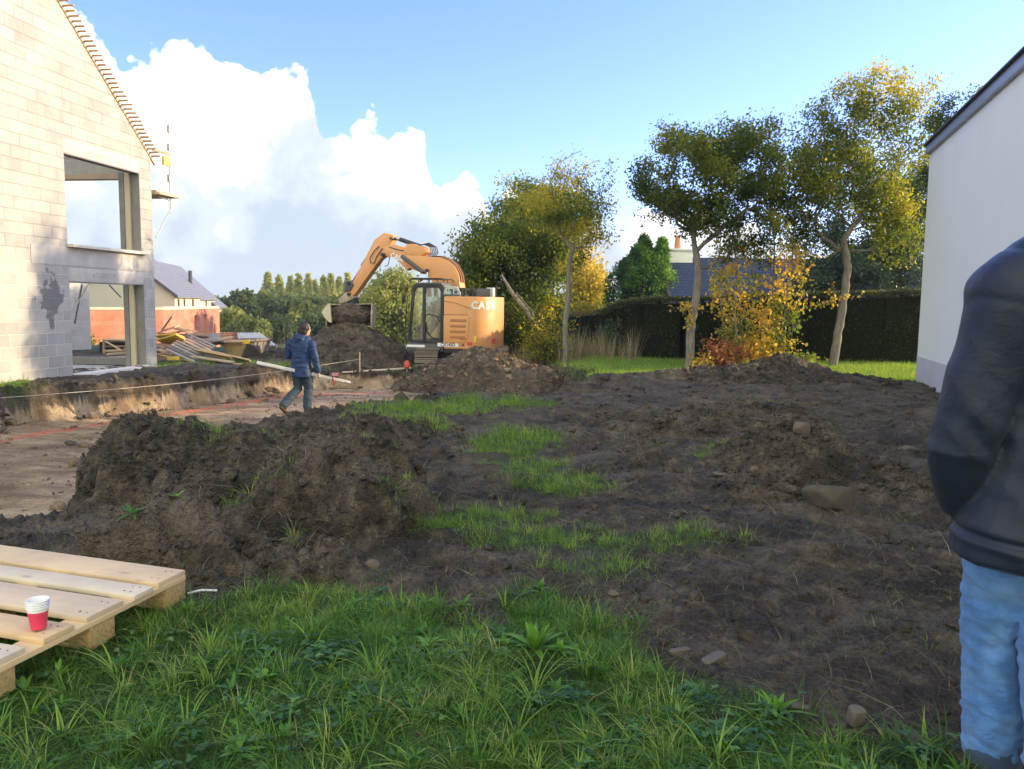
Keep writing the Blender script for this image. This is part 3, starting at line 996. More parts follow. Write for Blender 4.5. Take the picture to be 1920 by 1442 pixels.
wall_seg('wall', c0, c1, -2.2, zt, [(Lr * .50, Lr * .55, -2.0, .75), (Lr * .67, Lr * .73, -2.0, .75), (Lr * .88, Lr * .91, -1.5, .2)], REDB, rb)
wall_seg('wall', c1, c1 + np.array([-7, 3, 0]), -2.2, zt, [], REDB, rb)
wall_seg('wall', c2, c2 + np.array([-4, 11, 0]), -2.2, zt, [], REDB, rb)
wall_seg('capping', c2 + np.array([0, -.02, 0]), c0, zt + .003, zt + .10, [], plain('cream_mortar_bed', (.66, .56, .38), .9), rb)
wall_seg('capping', c0, c1, zt + .003, zt + .13, [], bpy.data.materials['cream_mortar_bed'], rb, th=.22)

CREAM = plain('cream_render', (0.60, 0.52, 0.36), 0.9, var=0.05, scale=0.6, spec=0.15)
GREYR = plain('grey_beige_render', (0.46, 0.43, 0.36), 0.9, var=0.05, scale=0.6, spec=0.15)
def slate_mat(name, c, sc=1.0):
    m, t, out = material(name)
    tc = t.add('ShaderNodeTexCoord').outputs['Object']
    sep = t.add('ShaderNodeSeparateXYZ'); t.set(sep.inputs[0], tc)
    cmb = t.add('ShaderNodeCombineXYZ'); t.set(cmb.inputs[0], sep.outputs[0]); t.set(cmb.inputs[1], sep.outputs[2])
    br = t.add('ShaderNodeTexBrick'); t.set(br.inputs['Vector'], cmb.outputs[0]); br.inputs['Scale'].default_value = 1
    br.inputs['Brick Width'].default_value = .24 * sc; br.inputs['Row Height'].default_value = .13 * sc; br.inputs['Mortar Size'].default_value = .012 * sc
    t.set(br.inputs['Color1'], c); t.set(br.inputs['Color2'], tuple(k * 1.25 for k in c)); t.set(br.inputs['Mortar'], tuple(k * .35 for k in c))
    principled(t, out, br.outputs[0], .62, t.bump(br.outputs['Fac'], -.6, .01), spec=.25)
    return m
SLATE = slate_mat('slate_tiles', (0.026, 0.040, 0.085))
SLATE_L = slate_mat('grey_slate_tiles', (0.17, 0.18, 0.21))
WIN = plain('dark_window', (0.03, 0.035, 0.045), 0.15, var=0.1)
BROWNW = plain('brown_window_frame', (0.20, 0.09, 0.05), 0.5)
DARKT = plain('dark_verge', (0.06, 0.05, 0.06), 0.6)
WHITEP = plain('white_paint', (0.78, 0.76, 0.72), 0.7, var=0.04)

def gable_house(name, label, origin, ang, L, Wd, z0, eave, pitch, wall_mat, side_mat, roof_mat, wins, over=.25):
    """local x along the ridge (away), local y to the left; side facing -y is the sunlit eave side"""
    h = empty(name, origin, ang, label, 'house', 'cream houses beyond the building site')
    b = MB(); b.box((L / 2, Wd / 2, (z0 + eave) / 2), (L, Wd, eave - z0)); wl = b.build('wall', side_mat, h)
    ap = eave + Wd / 2 * pitch
    b = MB(); b.prism([(0, 0, eave), (0, Wd, eave), (0, Wd / 2, ap)], (L, 0, 0)); b.build('gable', wall_mat, h)
    b = MB(); b.box((-.006, Wd / 2, (z0 + eave) / 2), (.02, Wd + .02, eave - z0 - .01)); b.build('gable_face', wall_mat, h)
    b = MB()
    for s in (0, 1):
        y0 = -over if s == 0 else Wd + over
        b.prism([(-over, y0, eave - over * pitch + .02), (-over, Wd / 2, ap + .02), (-over, Wd / 2, ap + .16), (-over, y0, eave - over * pitch + .16)], (L + 2 * over, 0, 0))
    b.build('roof', roof_mat, h)
    b = MB()
    b.prism([(-over - .03, -over, eave - over * pitch - .06), (-over - .03, Wd / 2, ap - .06), (-over - .03, Wd / 2, ap + .17), (-over - .03, -over, eave - over * pitch + .17)], (.028, 0, 0))
    b.prism([(-over - .03, Wd + over, eave - over * pitch - .06), (-over - .03, Wd / 2, ap - .06), (-over - .03, Wd / 2, ap + .17), (-over - .03, Wd + over, eave - over * pitch + .17)], (.028, 0, 0))
    b.build('verge', DARKT, h)
    for (x, w_, z, hh) in wins:
        b = MB(); b.box((x, -.01, z), (w_, .05, hh)); f = b.build('window', BROWNW, h)
        b = MB(); b.box((x, -.036, z), (w_ * .72, .01, hh * .88)); b.build('pane', WIN, f)
    return h
# nearer house: eave corner at photo (328,553); ridge end off behind the block house
pA = at_depth(327, 553, 52)
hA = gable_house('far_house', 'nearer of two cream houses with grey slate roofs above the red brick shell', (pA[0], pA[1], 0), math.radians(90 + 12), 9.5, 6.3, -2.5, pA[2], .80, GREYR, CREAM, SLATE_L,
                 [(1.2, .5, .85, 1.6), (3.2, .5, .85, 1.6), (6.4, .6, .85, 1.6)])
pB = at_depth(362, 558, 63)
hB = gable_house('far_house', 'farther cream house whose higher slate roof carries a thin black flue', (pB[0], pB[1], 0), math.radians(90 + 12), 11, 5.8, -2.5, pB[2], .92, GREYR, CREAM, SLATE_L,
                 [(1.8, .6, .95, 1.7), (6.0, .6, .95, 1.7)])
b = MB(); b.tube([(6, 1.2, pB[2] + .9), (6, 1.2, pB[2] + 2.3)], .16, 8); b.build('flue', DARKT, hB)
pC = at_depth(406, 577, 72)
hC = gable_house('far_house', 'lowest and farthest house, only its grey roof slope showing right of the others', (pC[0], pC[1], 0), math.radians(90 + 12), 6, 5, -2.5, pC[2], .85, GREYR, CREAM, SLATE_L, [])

# ------------------------------------------------------------------ slate roofed house behind the hedge
sh_ = empty('slate_roof_house', (0, 0, 0), 0, 'house with a steep dark blue slate roof and white chimney behind the hedge', 'house')
q0 = at_depth(1272, 556, 32); q1 = at_depth(1272, 495, 34.2)
b = MB(); b.box((q0[0] + 6.5, 35.2, .6), (12.9, 6.0, 1.6)); b.build('wall', WHITEP, sh_)
x0 = q0[0] - .1; x1 = x0 + 13.4
ze, zr = 1.45, 4.05 - .5
zr = at_depth(1300, 483, 35.2)[2]
ye, yr = 32.0, 35.2
b = MB()
b.prism([(x0, ye, ze), (x0, yr, zr), (x0, yr, zr - .14), (x0, ye, ze - .14)], (x1 - x0, 0, 0))
b.prism([(x0, 2 * yr - ye, ze), (x0, yr, zr), (x0, yr, zr - .14), (x0, 2 * yr - ye, ze - .14)], (x1 - x0, 0, 0))
b.build('roof', SLATE, sh_)
b = MB(); b.prism([(x0 - .09, ye - .1, ze - .35), (x0 - .09, yr, zr - .25), (x0 - .09, 2 * yr - ye, ze - .35), (x0 - .09, 2 * yr - ye, -1), (x0 - .09, ye - .1, -1)], (.08, 0, 0)); b.build('gable_wall', WHITEP, sh_)
b = MB(); b.prism([(x0 - .16, ye - .08, ze - .1), (x0 - .16, yr, zr + .04), (x0 - .16, yr, zr - .2), (x0 - .16, ye - .08, ze - .34)], (.16, 0, 0)); b.build('verge', DARKT, sh_)
ch = MB(); czt = at_depth(1283, 471, 35.2)[2]
ch.box((x0 + .75, yr, (czt + 2.6) / 2), (1.0, .7, czt - 2.6)); ch.box((x0 + .75, yr, czt + .04), (1.12, .82, .09)); cho = ch.build('chimney', WHITEP, sh_, bevel=.01)
b = MB()
for dx in (-.1,):
    b.tube([(x0 + .75 + dx, yr, czt + .08), (x0 + .75 + dx, yr, czt + .14), (x0 + .75 + dx, yr, czt + .62), (x0 + .75 + dx, yr, czt + .66)], [.16, .14, .11, .14], 10)
b.build('chimney_pot', plain('terracotta', (.50, .20, .08), .8), cho)
# ------------------------------------------------------------------ trees
def leaf_cloud(P, size, seed, tint, flat=0.0, aspect=0.55, droop=0.3):
    """P (n,3) leaf positions -> verts, faces, tint (two-triangle folded leaves)"""
    r = np.random.default_rng(seed)
    n = len(P)
    d = r.normal(size=(n, 3)); d[:, 2] = d[:, 2] * (1 - flat) - droop; d /= np.linalg.norm(d, axis=1)[:, None]
    a = r.normal(size=(n, 3)); a[:, 2] *= 0.6
    s = np.cross(d, a); s /= np.linalg.norm(s, axis=1)[:, None] + 1e-9
    up = np.cross(s, d)
    L = size * r.uniform(0.65, 1.3, n)[:, None]
    W = L * aspect * .5
    v0 = P; v1 = P + d * L * .5 + s * W + up * L * .08; v2 = P + d * L; v3 = P + d * L * .5 - s * W + up * L * .08
    V = np.stack([v0, v1, v2, v3], 1).reshape(-1, 3)
    i = np.arange(n) * 4
    Fq = np.stack([i, i + 1, i + 2, i + 3], 1)
    return V, Fq, np.repeat(tint, 4)


def grow(base_path, targets, r_tip=0.006, r_pow=2.3, step=0.35, seed=0, trunk_r=None, curl=.12):
    """connect every target to the nearest point of the growing skeleton; return node list, parents, radii"""
    r = np.random.default_rng(seed)
    nodes = [np.array(p, float) for p in base_path]
    par = [-1] + list(range(len(base_path) - 1))
    nb = len(base_path)
    top = nodes[-1]
    order = np.argsort(np.linalg.norm(np.asarray(targets) - top, axis=1))
    tips = []
    arr = np.array(nodes)
    plen = np.concatenate([[0], np.cumsum(np.linalg.norm(np.diff(arr, axis=0), axis=1))])
    plen = list(plen)
    for k in order:
        T = np.asarray(targets[k], float)
        A = np.array(nodes)
        lo = max(1, int(nb * .66))
        d = np.linalg.norm(A - T, axis=1)
        cost = d + 0.28 * np.array(plen) + np.maximum(0, A[:, 2] - T[2]) * 1.2
        cost[:lo] += 5
        j = int(np.argmin(cost))
        p0 = nodes[j]
        n = max(1, int(np.ceil(d[j] / step)))
        prev = j
        side = r.normal(size=3) * curl * d[j]
        for s in range(1, n + 1):
            t = s / n
            p = p0 + (T - p0) * t + side * math.sin(math.pi * t) + np.array([0, 0, -.10 * d[j] * math.sin(math.pi * t)])
            nodes.append(p); par.append(prev); plen.append(plen[prev] + d[j] / n); prev = len(nodes) - 1
        tips.append(prev)
    N = len(nodes)
    ch = [[] for _ in range(N)]
    for i, p in enumerate(par):
        if p >= 0: ch[p].append(i)
    cnt = np.zeros(N)
    for i in range(N - 1, -1, -1):
        cnt[i] = 1 if not ch[i] else sum(cnt[c] for c in ch[i])
    q = math.log(trunk_r / r_tip) / math.log(max(cnt[1], 30))
    rad = r_tip * cnt ** q
    for i in range(nb):
        t = i / max(1, nb - 1)
        rad[i] = trunk_r * (1.28 - .28 * t) * (1.3 if i == 0 else 1)
    return nodes, par, rad, ch, tips


def wood_mesh(name, nodes, par, rad, ch, mat, parent, seg_max=9, lump=0.0, seed=0):
    """chains of tubes following the main child"""
    mb_v = []; mb_f = []; nv = 0
    r = np.random.default_rng(seed)
    started = [0]
    N = len(nodes)
    def chain(i0, first):
        c = [first, i0] if first >= 0 else [i0]
        i = i0
        while ch[i]:
            k = max(ch[i], key=lambda q: rad[q])
            for o in ch[i]:
                if o != k: todo.append((o, i))
            c.append(k); i = k
        return c
    todo = [(0, -1)]
    while todo:
        i0, fr = todo.pop()
        c = chain(i0, fr)
        if len(c) < 2: continue
        rmax = rad[c[1]] if fr >= 0 else rad[c[0]]
        seg = 3 if rmax < .012 else 5 if rmax < .035 else seg_max
        pts = np.array([nodes[k] for k in c])
        rr = np.array([rad[k] for k in c])
        if fr >= 0: rr[0] = rr[1]
        prev = None; V = []
        for q in range(len(pts)):
            d = pts[min(q + 1, len(pts) - 1)] - pts[max(q - 1, 0)]; d = d / (np.linalg.norm(d) + 1e-9)
            a = np.cross(d, (0.3, 1, .1)) if prev is None else prev - d * (prev @ d)
            a = a / (np.linalg.norm(a) + 1e-9); prev = a; b = np.cross(d, a)
            th = np.arange(seg) * 2 * math.pi / seg
            rk = rr[q] * (1 + lump * r.normal(0, 1, seg)) if rr[q] > .03 else rr[q] * np.ones(seg)
            V.append(pts[q] + (np.cos(th)[:, None] * a + np.sin(th)[:, None] * b) * rk[:, None])
        V = np.concatenate(V)
        F = []
        for q in range(len(pts) - 1):
            for s in range(seg):
                s2 = (s + 1) % seg
                F.append((nv + q * seg + s, nv + q * seg + s2, nv + (q + 1) * seg + s2, nv + (q + 1) * seg + s))
        mb_v.append(V); mb_f += F; nv += len(V)
    return np_mesh(name, np.concatenate(mb_v), np.array(mb_f), mat, parent, smooth=True)


def sample_crown(ells, n, seed, gap=0.0):
    """points spread through a union of ellipsoids, thinned by noise for gaps"""
    r = np.random.default_rng(seed)
    vol = np.array([e[3] * e[4] * e[5] * (e[6] if len(e) > 6 else 1) for e in ells], float); vol /= vol.sum()
    out = []
    cnt = 0
    while cnt < n:
        k = r.choice(len(ells), size=n, p=vol)
        E = np.array([e[:6] for e in ells])[k]
        d = r.normal(size=(n, 3)); d /= np.linalg.norm(d, axis=1)[:, None]
        rr = r.uniform(0.15, 1, n) ** .5
        P = E[:, :3] + d * rr[:, None] * E[:, 3:6]
        nz = gnoise(P[:, 0] * 1.1 + P[:, 2] * .9, P[:, 1] * 1.1 - P[:, 2] * 1.0, seed)
        P = P[nz > gap - .6] if gap else P
        out.append(P); cnt += len(P)
    return np.concatenate(out)[:n]


def broad_tree(name, label, path, ells, n_tw, per, leaf, lmat, bmat, trunk_r, tint_fn, seed, group=None, cat='tree', spread=.20, twigs=True, gap=.55, extra_tips=None, up=0.0, bare=0.0, step=.35, loc=None):
    base = np.array(path[0], float)
    rp = np.random.default_rng(seed + 50); P0 = np.array(path, float); n_ = len(P0)
    s_ = np.linspace(0, n_ - 1, (n_ - 1) * 5 + 1)
    P1 = np.stack([np.interp(s_, np.arange(n_), P0[:, k]) for k in range(3)], 1)
    sm = P1.copy(); sm[2:-2] = (P1[:-4] + P1[1:-3] + P1[2:-2] + P1[3:-1] + P1[4:]) / 5
    path = [q + (rp.normal(0, trunk_r * .09, 3) * (1, 1, 0) if 0 < i < len(sm) - 1 else 0) for i, q in enumerate(sm)]
    t = empty(name, base, 0, label, cat, group)
    T = sample_crown(ells, n_tw, seed, gap)
    if extra_tips is not None: T = np.vstack([T, extra_tips])
    nodes, par, rad, ch, tips = grow(path, T, seed=seed, trunk_r=trunk_r, step=step)
    r = np.random.default_rng(seed + 5)
    nodes = [n - base for n in nodes]
    wood_mesh('trunk', nodes, par, rad, ch, bmat, t, lump=.07, seed=seed)
    A = np.array(nodes)
    thin = np.where(rad <= max(.016, np.quantile(rad, .55)))[0]; thin = thin[thin > 0]
    # leaves ride on the thin wood: pick random spots between a thin node and its parent
    k = r.choice(thin, size=int(n_tw * per * 1.5))
    w_ = r.uniform(0, 1, len(k))[:, None]
    pk = np.array(par)[k]
    P = A[k] * w_ + A[pk] * (1 - w_)
    tipm = np.array([len(c) == 0 for c in ch])[k]
    P = P + r.normal(0, spread, P.shape) * np.array([1, 1, .75])
    if bare > 0:
        keep = r.uniform(size=len(P)) > bare * np.clip((P[:, 2] - P[:, 2].min()) / (np.ptp(P[:, 2])), 0, 1) ** 1.5
        P = P[keep]
    tint = tint_fn(P + base, r)
    V, Fq, ti = leaf_cloud(P, leaf, seed, np.clip(tint, 0, 1), droop=.35)
    np_mesh('crown', V, Fq, lmat, t, attrs=dict(tint=ti))
    return t


BARK = bark_material('grey_bark', (0.20, 0.175, 0.14))
BARK_D = bark_material('dark_bark', (0.12, 0.10, 0.08), (0.16, 0.17, 0.12))
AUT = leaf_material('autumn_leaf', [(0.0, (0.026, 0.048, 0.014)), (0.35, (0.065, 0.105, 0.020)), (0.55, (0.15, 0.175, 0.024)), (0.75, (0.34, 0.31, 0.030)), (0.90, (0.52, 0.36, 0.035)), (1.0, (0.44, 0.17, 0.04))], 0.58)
GREENL = leaf_material('green_leaf', [(0.0, (0.014, 0.035, 0.010)), (0.5, (0.040, 0.085, 0.018)), (0.8, (0.090, 0.150, 0.022)), (1.0, (0.24, 0.24, 0.03))], 0.42)
YELL = leaf_material('yellow_leaf', [(0.0, (0.12, 0.17, 0.03)), (0.3, (0.30, 0.28, 0.05)), (0.7, (0.58, 0.40, 0.07)), (1.0, (0.56, 0.27, 0.07))], 0.5)
REDL = leaf_material('red_leaf', [(0.0, (0.12, 0.05, 0.03)), (0.5, (0.26, 0.095, 0.055)), (0.85, (0.38, 0.17, 0.075)), (1.0, (0.46, 0.32, 0.08))], 0.45)
CONIF = leaf_material('conifer_spray', [(0.0, (0.022, 0.060, 0.015)), (0.5, (0.065, 0.16, 0.028)), (1.0, (0.15, 0.29, 0.04))], 0.4)
FARL = leaf_material('far_leaf', [(0.0, (0.035, 0.060, 0.030)), (0.4, (0.080, 0.120, 0.045)), (0.7, (0.18, 0.215, 0.065)), (1.0, (0.34, 0.35, 0.11))], 0.45)  # far foliage lightened in colour to stand in for haze
BLUEG = leaf_material('blue_green_leaf', [(0.0, (0.012, 0.032, 0.022)), (0.6, (0.035, 0.075, 0.045)), (1.0, (0.09, 0.14, 0.06))], 0.3)


def px_path(pts, Y0, zoff=0.0):
    """trunk axis measured from the photo; each entry (px, py, dY)"""
    out = []
    for p in pts:
        q = at_depth(p[0], p[1], Y0 + (p[2] if len(p) > 2 else 0)); out.append(q)
    out[0][2] = min(out[0][2], 0.0) - .12
    return out


def el(px, py, Y, rpx, rpy, ry, w=1):
    c = at_depth(px, py, Y)
    return (c[0], c[1], c[2], rpx * Y / F_PX, ry, rpy * Y / F_PX, w)


def clumpy(lo, hi, seed, topz=None, topgain=0.0, sx=0.9, xg=0, x0=0):  # leaf tint yellows toward top and right, backlight put in with autumn colour
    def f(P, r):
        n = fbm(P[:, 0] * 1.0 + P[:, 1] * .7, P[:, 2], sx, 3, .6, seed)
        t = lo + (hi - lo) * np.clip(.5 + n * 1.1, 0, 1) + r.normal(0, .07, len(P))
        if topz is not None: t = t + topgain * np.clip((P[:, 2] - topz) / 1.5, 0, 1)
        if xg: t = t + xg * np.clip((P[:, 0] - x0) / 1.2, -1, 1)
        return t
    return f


# the three slender trees and the multi-stemmed one in front of the hedge
broad_tree('autumn_tree', 'middle slender tree with a wide dense crown and pale trunk forking in two',
           px_path([(1291, 700), (1293, 655), (1297, 600), (1308, 550), (1309, 505), (1306, 480)], 19.6),
           [el(1325, 370, 19.6, 70, 75, 1.4, 1.1), el(1290, 330, 19.6, 85, 90, 1.5, 1.2), el(1400, 320, 19.8, 80, 95, 1.5, 1.2), el(1220, 340, 19.4, 45, 60, 1.1), el(1330, 270, 19.6, 110, 45, 1.3, .9), el(1245, 410, 19.4, 60, 22, 1.0, .8),
            el(1400, 430, 19.8, 70, 45, 1.2, .8), el(1425, 240, 19.8, 35, 35, .8, .6), el(1245, 262, 19.6, 40, 30, .8, .5), el(1400, 480, 19.9, 55, 38, 1.0, .6), el(1455, 400, 20.0, 35, 70, .9, .7), el(1235, 370, 19.4, 50, 45, 1.0, .7)],
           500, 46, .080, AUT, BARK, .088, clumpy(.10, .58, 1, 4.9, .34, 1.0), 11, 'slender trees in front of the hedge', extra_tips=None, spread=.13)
broad_tree('autumn_tree', 'tallest slender tree nearest the white house, leaning trunk and golden crown tips',
           px_path([(1560, 700), (1563, 670), (1575, 610), (1583, 555), (1590, 505), (1588, 480)], 20.2),
           [el(1570, 330, 20.2, 85, 120, 1.5, 1.2), el(1660, 320, 20.4, 70, 110, 1.5, 1.1), el(1520, 270, 20.2, 50, 80, 1.2, .9), el(1640, 180, 20.4, 75, 55, 1.2, .8), el(1570, 205, 20.2, 60, 45, 1.1, .8),
            el(1700, 170, 20.4, 48, 48, .9, .6), el(1640, 430, 20.2, 70, 35, 1.2, .8), el(1510, 400, 20.2, 45, 60, 1.0, .7), el(1640, 120, 20.4, 30, 25, .5, .25), el(1735, 250, 20.4, 35, 70, .8, .5), el(1505, 460, 20.2, 35, 45, .9, .5), el(1690, 440, 20.4, 45, 50, 1.0, .7), el(1480, 350, 20.1, 40, 60, .9, .7)],
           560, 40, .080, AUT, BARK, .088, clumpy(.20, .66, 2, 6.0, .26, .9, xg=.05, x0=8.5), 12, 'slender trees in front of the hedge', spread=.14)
broad_tree('autumn_tree', 'leftmost slender tree with a thin open yellowing crown and bare twigs on top',
           px_path([(1056, 690), (1062, 655), (1058, 620), (1064, 575), (1066, 530), (1068, 490)], 21.4),
           [el(1075, 370, 21.4, 75, 75, 1.2, 1.3), el(1120, 350, 21.4, 45, 60, 1.0, .8), el(1020, 390, 21.4, 45, 60, 1.0, .8), el(1080, 300, 21.4, 60, 32, .8, .5), el(1100, 430, 21.4, 50, 35, .9, .6)],
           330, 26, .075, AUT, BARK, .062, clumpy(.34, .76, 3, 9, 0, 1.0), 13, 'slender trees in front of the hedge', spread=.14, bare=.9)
# multi-stemmed yellow tree
ms = empty('multi_stem_tree', (6.2, 20.3, 0), 0, 'bushy many-stemmed tree full of sunlit yellow leaves between two slender trees', 'tree')
rr_ = np.random.default_rng(31)
stN, stP = [], []
allnodes = []; allpar = []
Vw = MB()
tips_ = []
for s in range(11):
    bx_ = 1385 + s * 8 + rr_.uniform(-3, 3); tx = 1345 + s * 16 + rr_.uniform(-12, 12); ty = rr_.uniform(430, 540) if s % 3 else 380
    Yb = 20.3 + rr_.uniform(-.25, .25); Yt = Yb + rr_.uniform(-.6, .6)
    p0 = at_depth(bx_, 698, Yb); p3 = at_depth(tx, ty, Yt); p0[2] = -.1
    n = 9; side = rr_.normal(0, .12, 3)
    pts = [p0 + (p3 - p0) * (t ** 1.0) + side * math.sin(math.pi * t) + np.array([(bx_ - 1425) / 1500 * 20 * .25 * math.sin(math.pi * t), 0, 0]) for t in np.linspace(0, 1, n)]
    pts = [p + rr_.normal(0, .03, 3) for p in pts]
    rb0 = rr_.uniform(.018, .042)
    Vw.tube([p - np.array([6.2, 20.3, 0]) for p in pts], [rb0 * (1 - .75 * t) for t in np.linspace(0, 1, n)], 6)
    for p in pts[2:]:
        for q in range(4):
            e = p + np.array([rr_.normal(0, .22), rr_.normal(0, .22), rr_.uniform(.05, .35)])
            Vw.tube([p - np.array([6.2, 20.3, 0]), (p + e) / 2 + rr_.normal(0, .03, 3) - np.array([6.2, 20.3, 0]), e - np.array([6.2, 20.3, 0])], [.006, .004, .002], 3)
            tips_.append((p, e))
Vw.build('trunk', BARK, ms, smooth=True)
tp = np.array([a for a, b_ in tips_]); te = np.array([b_ for a, b_ in tips_])
kk = rr_.integers(0, len(tp), 3300); ww = rr_.uniform(.1, 1.1, 3300)[:, None]
P = tp[kk] * (1 - ww) + te[kk] * ww + rr_.normal(0, .09, (3300, 3))
low = np.stack([rr_.normal(6.25, .38, 1300), rr_.normal(20.2, .3, 1300), rr_.gamma(2.2, .30, 1300)], 1)
P = np.vstack([P, low[low[:, 2] < 1.8]])
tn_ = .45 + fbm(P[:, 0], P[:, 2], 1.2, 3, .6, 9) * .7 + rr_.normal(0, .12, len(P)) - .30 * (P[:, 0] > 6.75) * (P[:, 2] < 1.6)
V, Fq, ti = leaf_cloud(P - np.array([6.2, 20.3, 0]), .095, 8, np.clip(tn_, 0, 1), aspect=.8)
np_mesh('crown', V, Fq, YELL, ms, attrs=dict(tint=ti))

# tree mass left of them, beside the excavator
broad_tree('hedgerow_tree', 'large bushy yellow-green tree directly right of the excavator boom',
           px_path([(965, 640), (965, 600), (960, 560), (950, 530)], 27),
           [el(930, 480, 27, 75, 70, 2.0, 1.2), el(1000, 450, 27.4, 70, 80, 2.0, 1.2), el(890, 520, 26.6, 45, 70, 1.6, .8), el(955, 580, 26.4, 85, 60, 1.8, 1.0), el(1010, 550, 26.6, 60, 60, 1.5, .9), el(885, 450, 27, 35, 45, 1.2, .5), el(930, 420, 27, 40, 30, 1, .4)],
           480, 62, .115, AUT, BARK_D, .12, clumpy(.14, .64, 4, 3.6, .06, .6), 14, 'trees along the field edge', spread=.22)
broad_tree('hedgerow_tree', 'thinner olive-brown tree rising behind the yellow-green one',
           px_path([(1000, 640), (990, 560), (985, 500), (985, 450)], 29.5),
           [el(985, 400, 29.5, 65, 60, 1.8, 1.2), el(950, 370, 29.5, 30, 40, 1.0, .5), el(1050, 400, 29.5, 60, 60, 1.6, .9), el(1040, 470, 29.5, 60, 50, 1.6, .9)],
           330, 40, .11, AUT, BARK_D, .12, clumpy(.20, .68, 5, 6.4, .1, .7), 15, 'trees along the field edge', spread=.22)
# leaning pale trunk through the brush
b = MB(); pL = [at_depth(1003, 612, 24.2), at_depth(985, 580, 24.3), at_depth(962, 552, 24.4), at_depth(940, 515, 24.6)]
base = np.array([pL[0][0], pL[0][1], -.1]); 
lt = empty('leaning_trunk', base, 0, 'pale bare trunk leaning left out of the brush behind the excavator', 'tree trunk')
b.tube([base * 0, pL[0] - base, pL[1] - base, pL[2] - base, pL[3] - base], [.09, .085, .075, .06, .03], 8)
b.tube([pL[0] - base + np.array([.12, 0, -.05]), pL[1] - base + np.array([.16, 0, -.02]), pL[2] - base + np.array([.1, .1, .05])], [.035, .03, .02], 6)
b.build('trunk', BARK, lt, smooth=True)
# orange-brown tree farther right of trunk 1
broad_tree('hedgerow_tree', 'rusty orange-yellow tree in the gap behind the leftmost slender tree',
           px_path([(1100, 640), (1100, 590), (1098, 560)], 38),
           [el(1100, 525, 38, 40, 45, 2.0, 1), el(1110, 585, 38, 42, 45, 2.0, 1), el(1085, 480, 38, 25, 30, 1.5, .5), el(1060, 590, 38, 50, 40, 2, .9)],
           300, 45, .15, YELL, BARK_D, .12, lambda P, r: .22 + .3 * np.clip((P[:, 2] - 1.5) / 2, -.6, 1) + r.normal(0, .1, len(P)), 16, 'trees along the field edge', spread=.25)
# tree behind the white house corner
broad_tree('autumn_tree', 'tree mostly hidden behind the white house, its dark crown showing above the eave',
           px_path([(1790, 700), (1790, 600), (1785, 500), (1785, 420)], 24),
           [el(1790, 330, 24, 55, 110, 1.5, 1.2), el(1800, 210, 24, 60, 50, 1.3, .9), el(1760, 260, 24, 35, 60, 1.0, .5), el(1870, 250, 24, 60, 100, 1.3, 1)],
           300, 42, .085, AUT, BARK, .12, clumpy(.10, .50, 6, 8, .3, .9), 17, 'slender trees in front of the hedge', spread=.16)
# blue-green oak behind the hedge
broad_tree('oak_tree', 'large dark blue-green oak behind the tall clipped hedge',
           px_path([(1670, 640), (1668, 560), (1672, 500), (1680, 460)], 32),
           [el(1600, 500, 32, 75, 50, 2.2, 1.1), el(1680, 450, 32, 60, 80, 2.2, 1.2), el(1540, 520, 32, 50, 40, 1.8, .8), el(1700, 360, 32, 45, 60, 1.8, .8), el(1560, 430, 32, 40, 40, 1.6, .6), el(1720, 520, 32, 35, 50, 1.6, .7)],
           480, 52, .12, BLUEG, BARK_D, .28, clumpy(.1, .75, 7, 20, 0, .8), 18, spread=.2)


# ------------------------------------------------------------------ conifer, hedges, shrubs
def surface_foliage(name, label, cat, centre, shell_fn, n, leaf, mat, seed, tint_fn, core=None, group=None, aspect=.4, droop=-.3):
    t = empty(name, centre, 0, label, cat, group)
    P = shell_fn(np.random.default_rng(seed), n)
    V, Fq, ti = leaf_cloud(P, leaf, seed, np.clip(tint_fn(P + np.array(centre), np.random.default_rng(seed)), 0, 1), aspect=aspect, droop=droop)
    np_mesh('foliage', V, Fq, mat, t, attrs=dict(tint=ti))
    if core is not None: core(t)
    return t


def conifer(r, n):
    """a broad cypress with two leaders: points in lobes"""
    lobes = [(0, 0, 1.35, 1.45, 1.3, 1.5), (.15, 0, 2.45, 1.0, .9, 1.15), (-.75, 0, 1.7, .85, .9, 1.3), (.8, 0, 1.6, .85, .9, 1.3), (.75, 0, 2.95, .33, .4, .80), (-.1, 0, 3.1, .5, .5, .75), (.05, 0, 3.5, .28, .3, .55), (.78, 0, 3.45, .16, .2, .55), (-.55, 0, 2.5, .5, .6, .7), (0, 0, .5, 1.7, 1.5, .9)]
    k = r.integers(0, len(lobes), n); E = np.array(lobes)[k]
    d = r.normal(size=(n, 3)); d /= np.linalg.norm(d, axis=1)[:, None]
    P = E[:, :3] + d * E[:, 3:] * (r.uniform(.55, 1.0, n) ** .4)[:, None]
    nz = gnoise(P[:, 0] * 2.6 + P[:, 1] * 2, P[:, 2] * 2.2 + P[:, 1], 77)
    return P * (1 + .09 * nz[:, None]) + r.normal(0, .04, P.shape)


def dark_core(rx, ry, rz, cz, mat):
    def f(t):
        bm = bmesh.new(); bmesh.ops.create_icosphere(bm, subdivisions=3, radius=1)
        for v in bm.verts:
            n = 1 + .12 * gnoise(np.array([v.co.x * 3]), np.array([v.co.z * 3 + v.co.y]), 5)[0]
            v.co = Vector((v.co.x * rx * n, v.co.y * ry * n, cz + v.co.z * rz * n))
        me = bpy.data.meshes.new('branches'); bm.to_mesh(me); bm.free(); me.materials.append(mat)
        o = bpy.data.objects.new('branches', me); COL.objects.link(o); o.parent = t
    return f


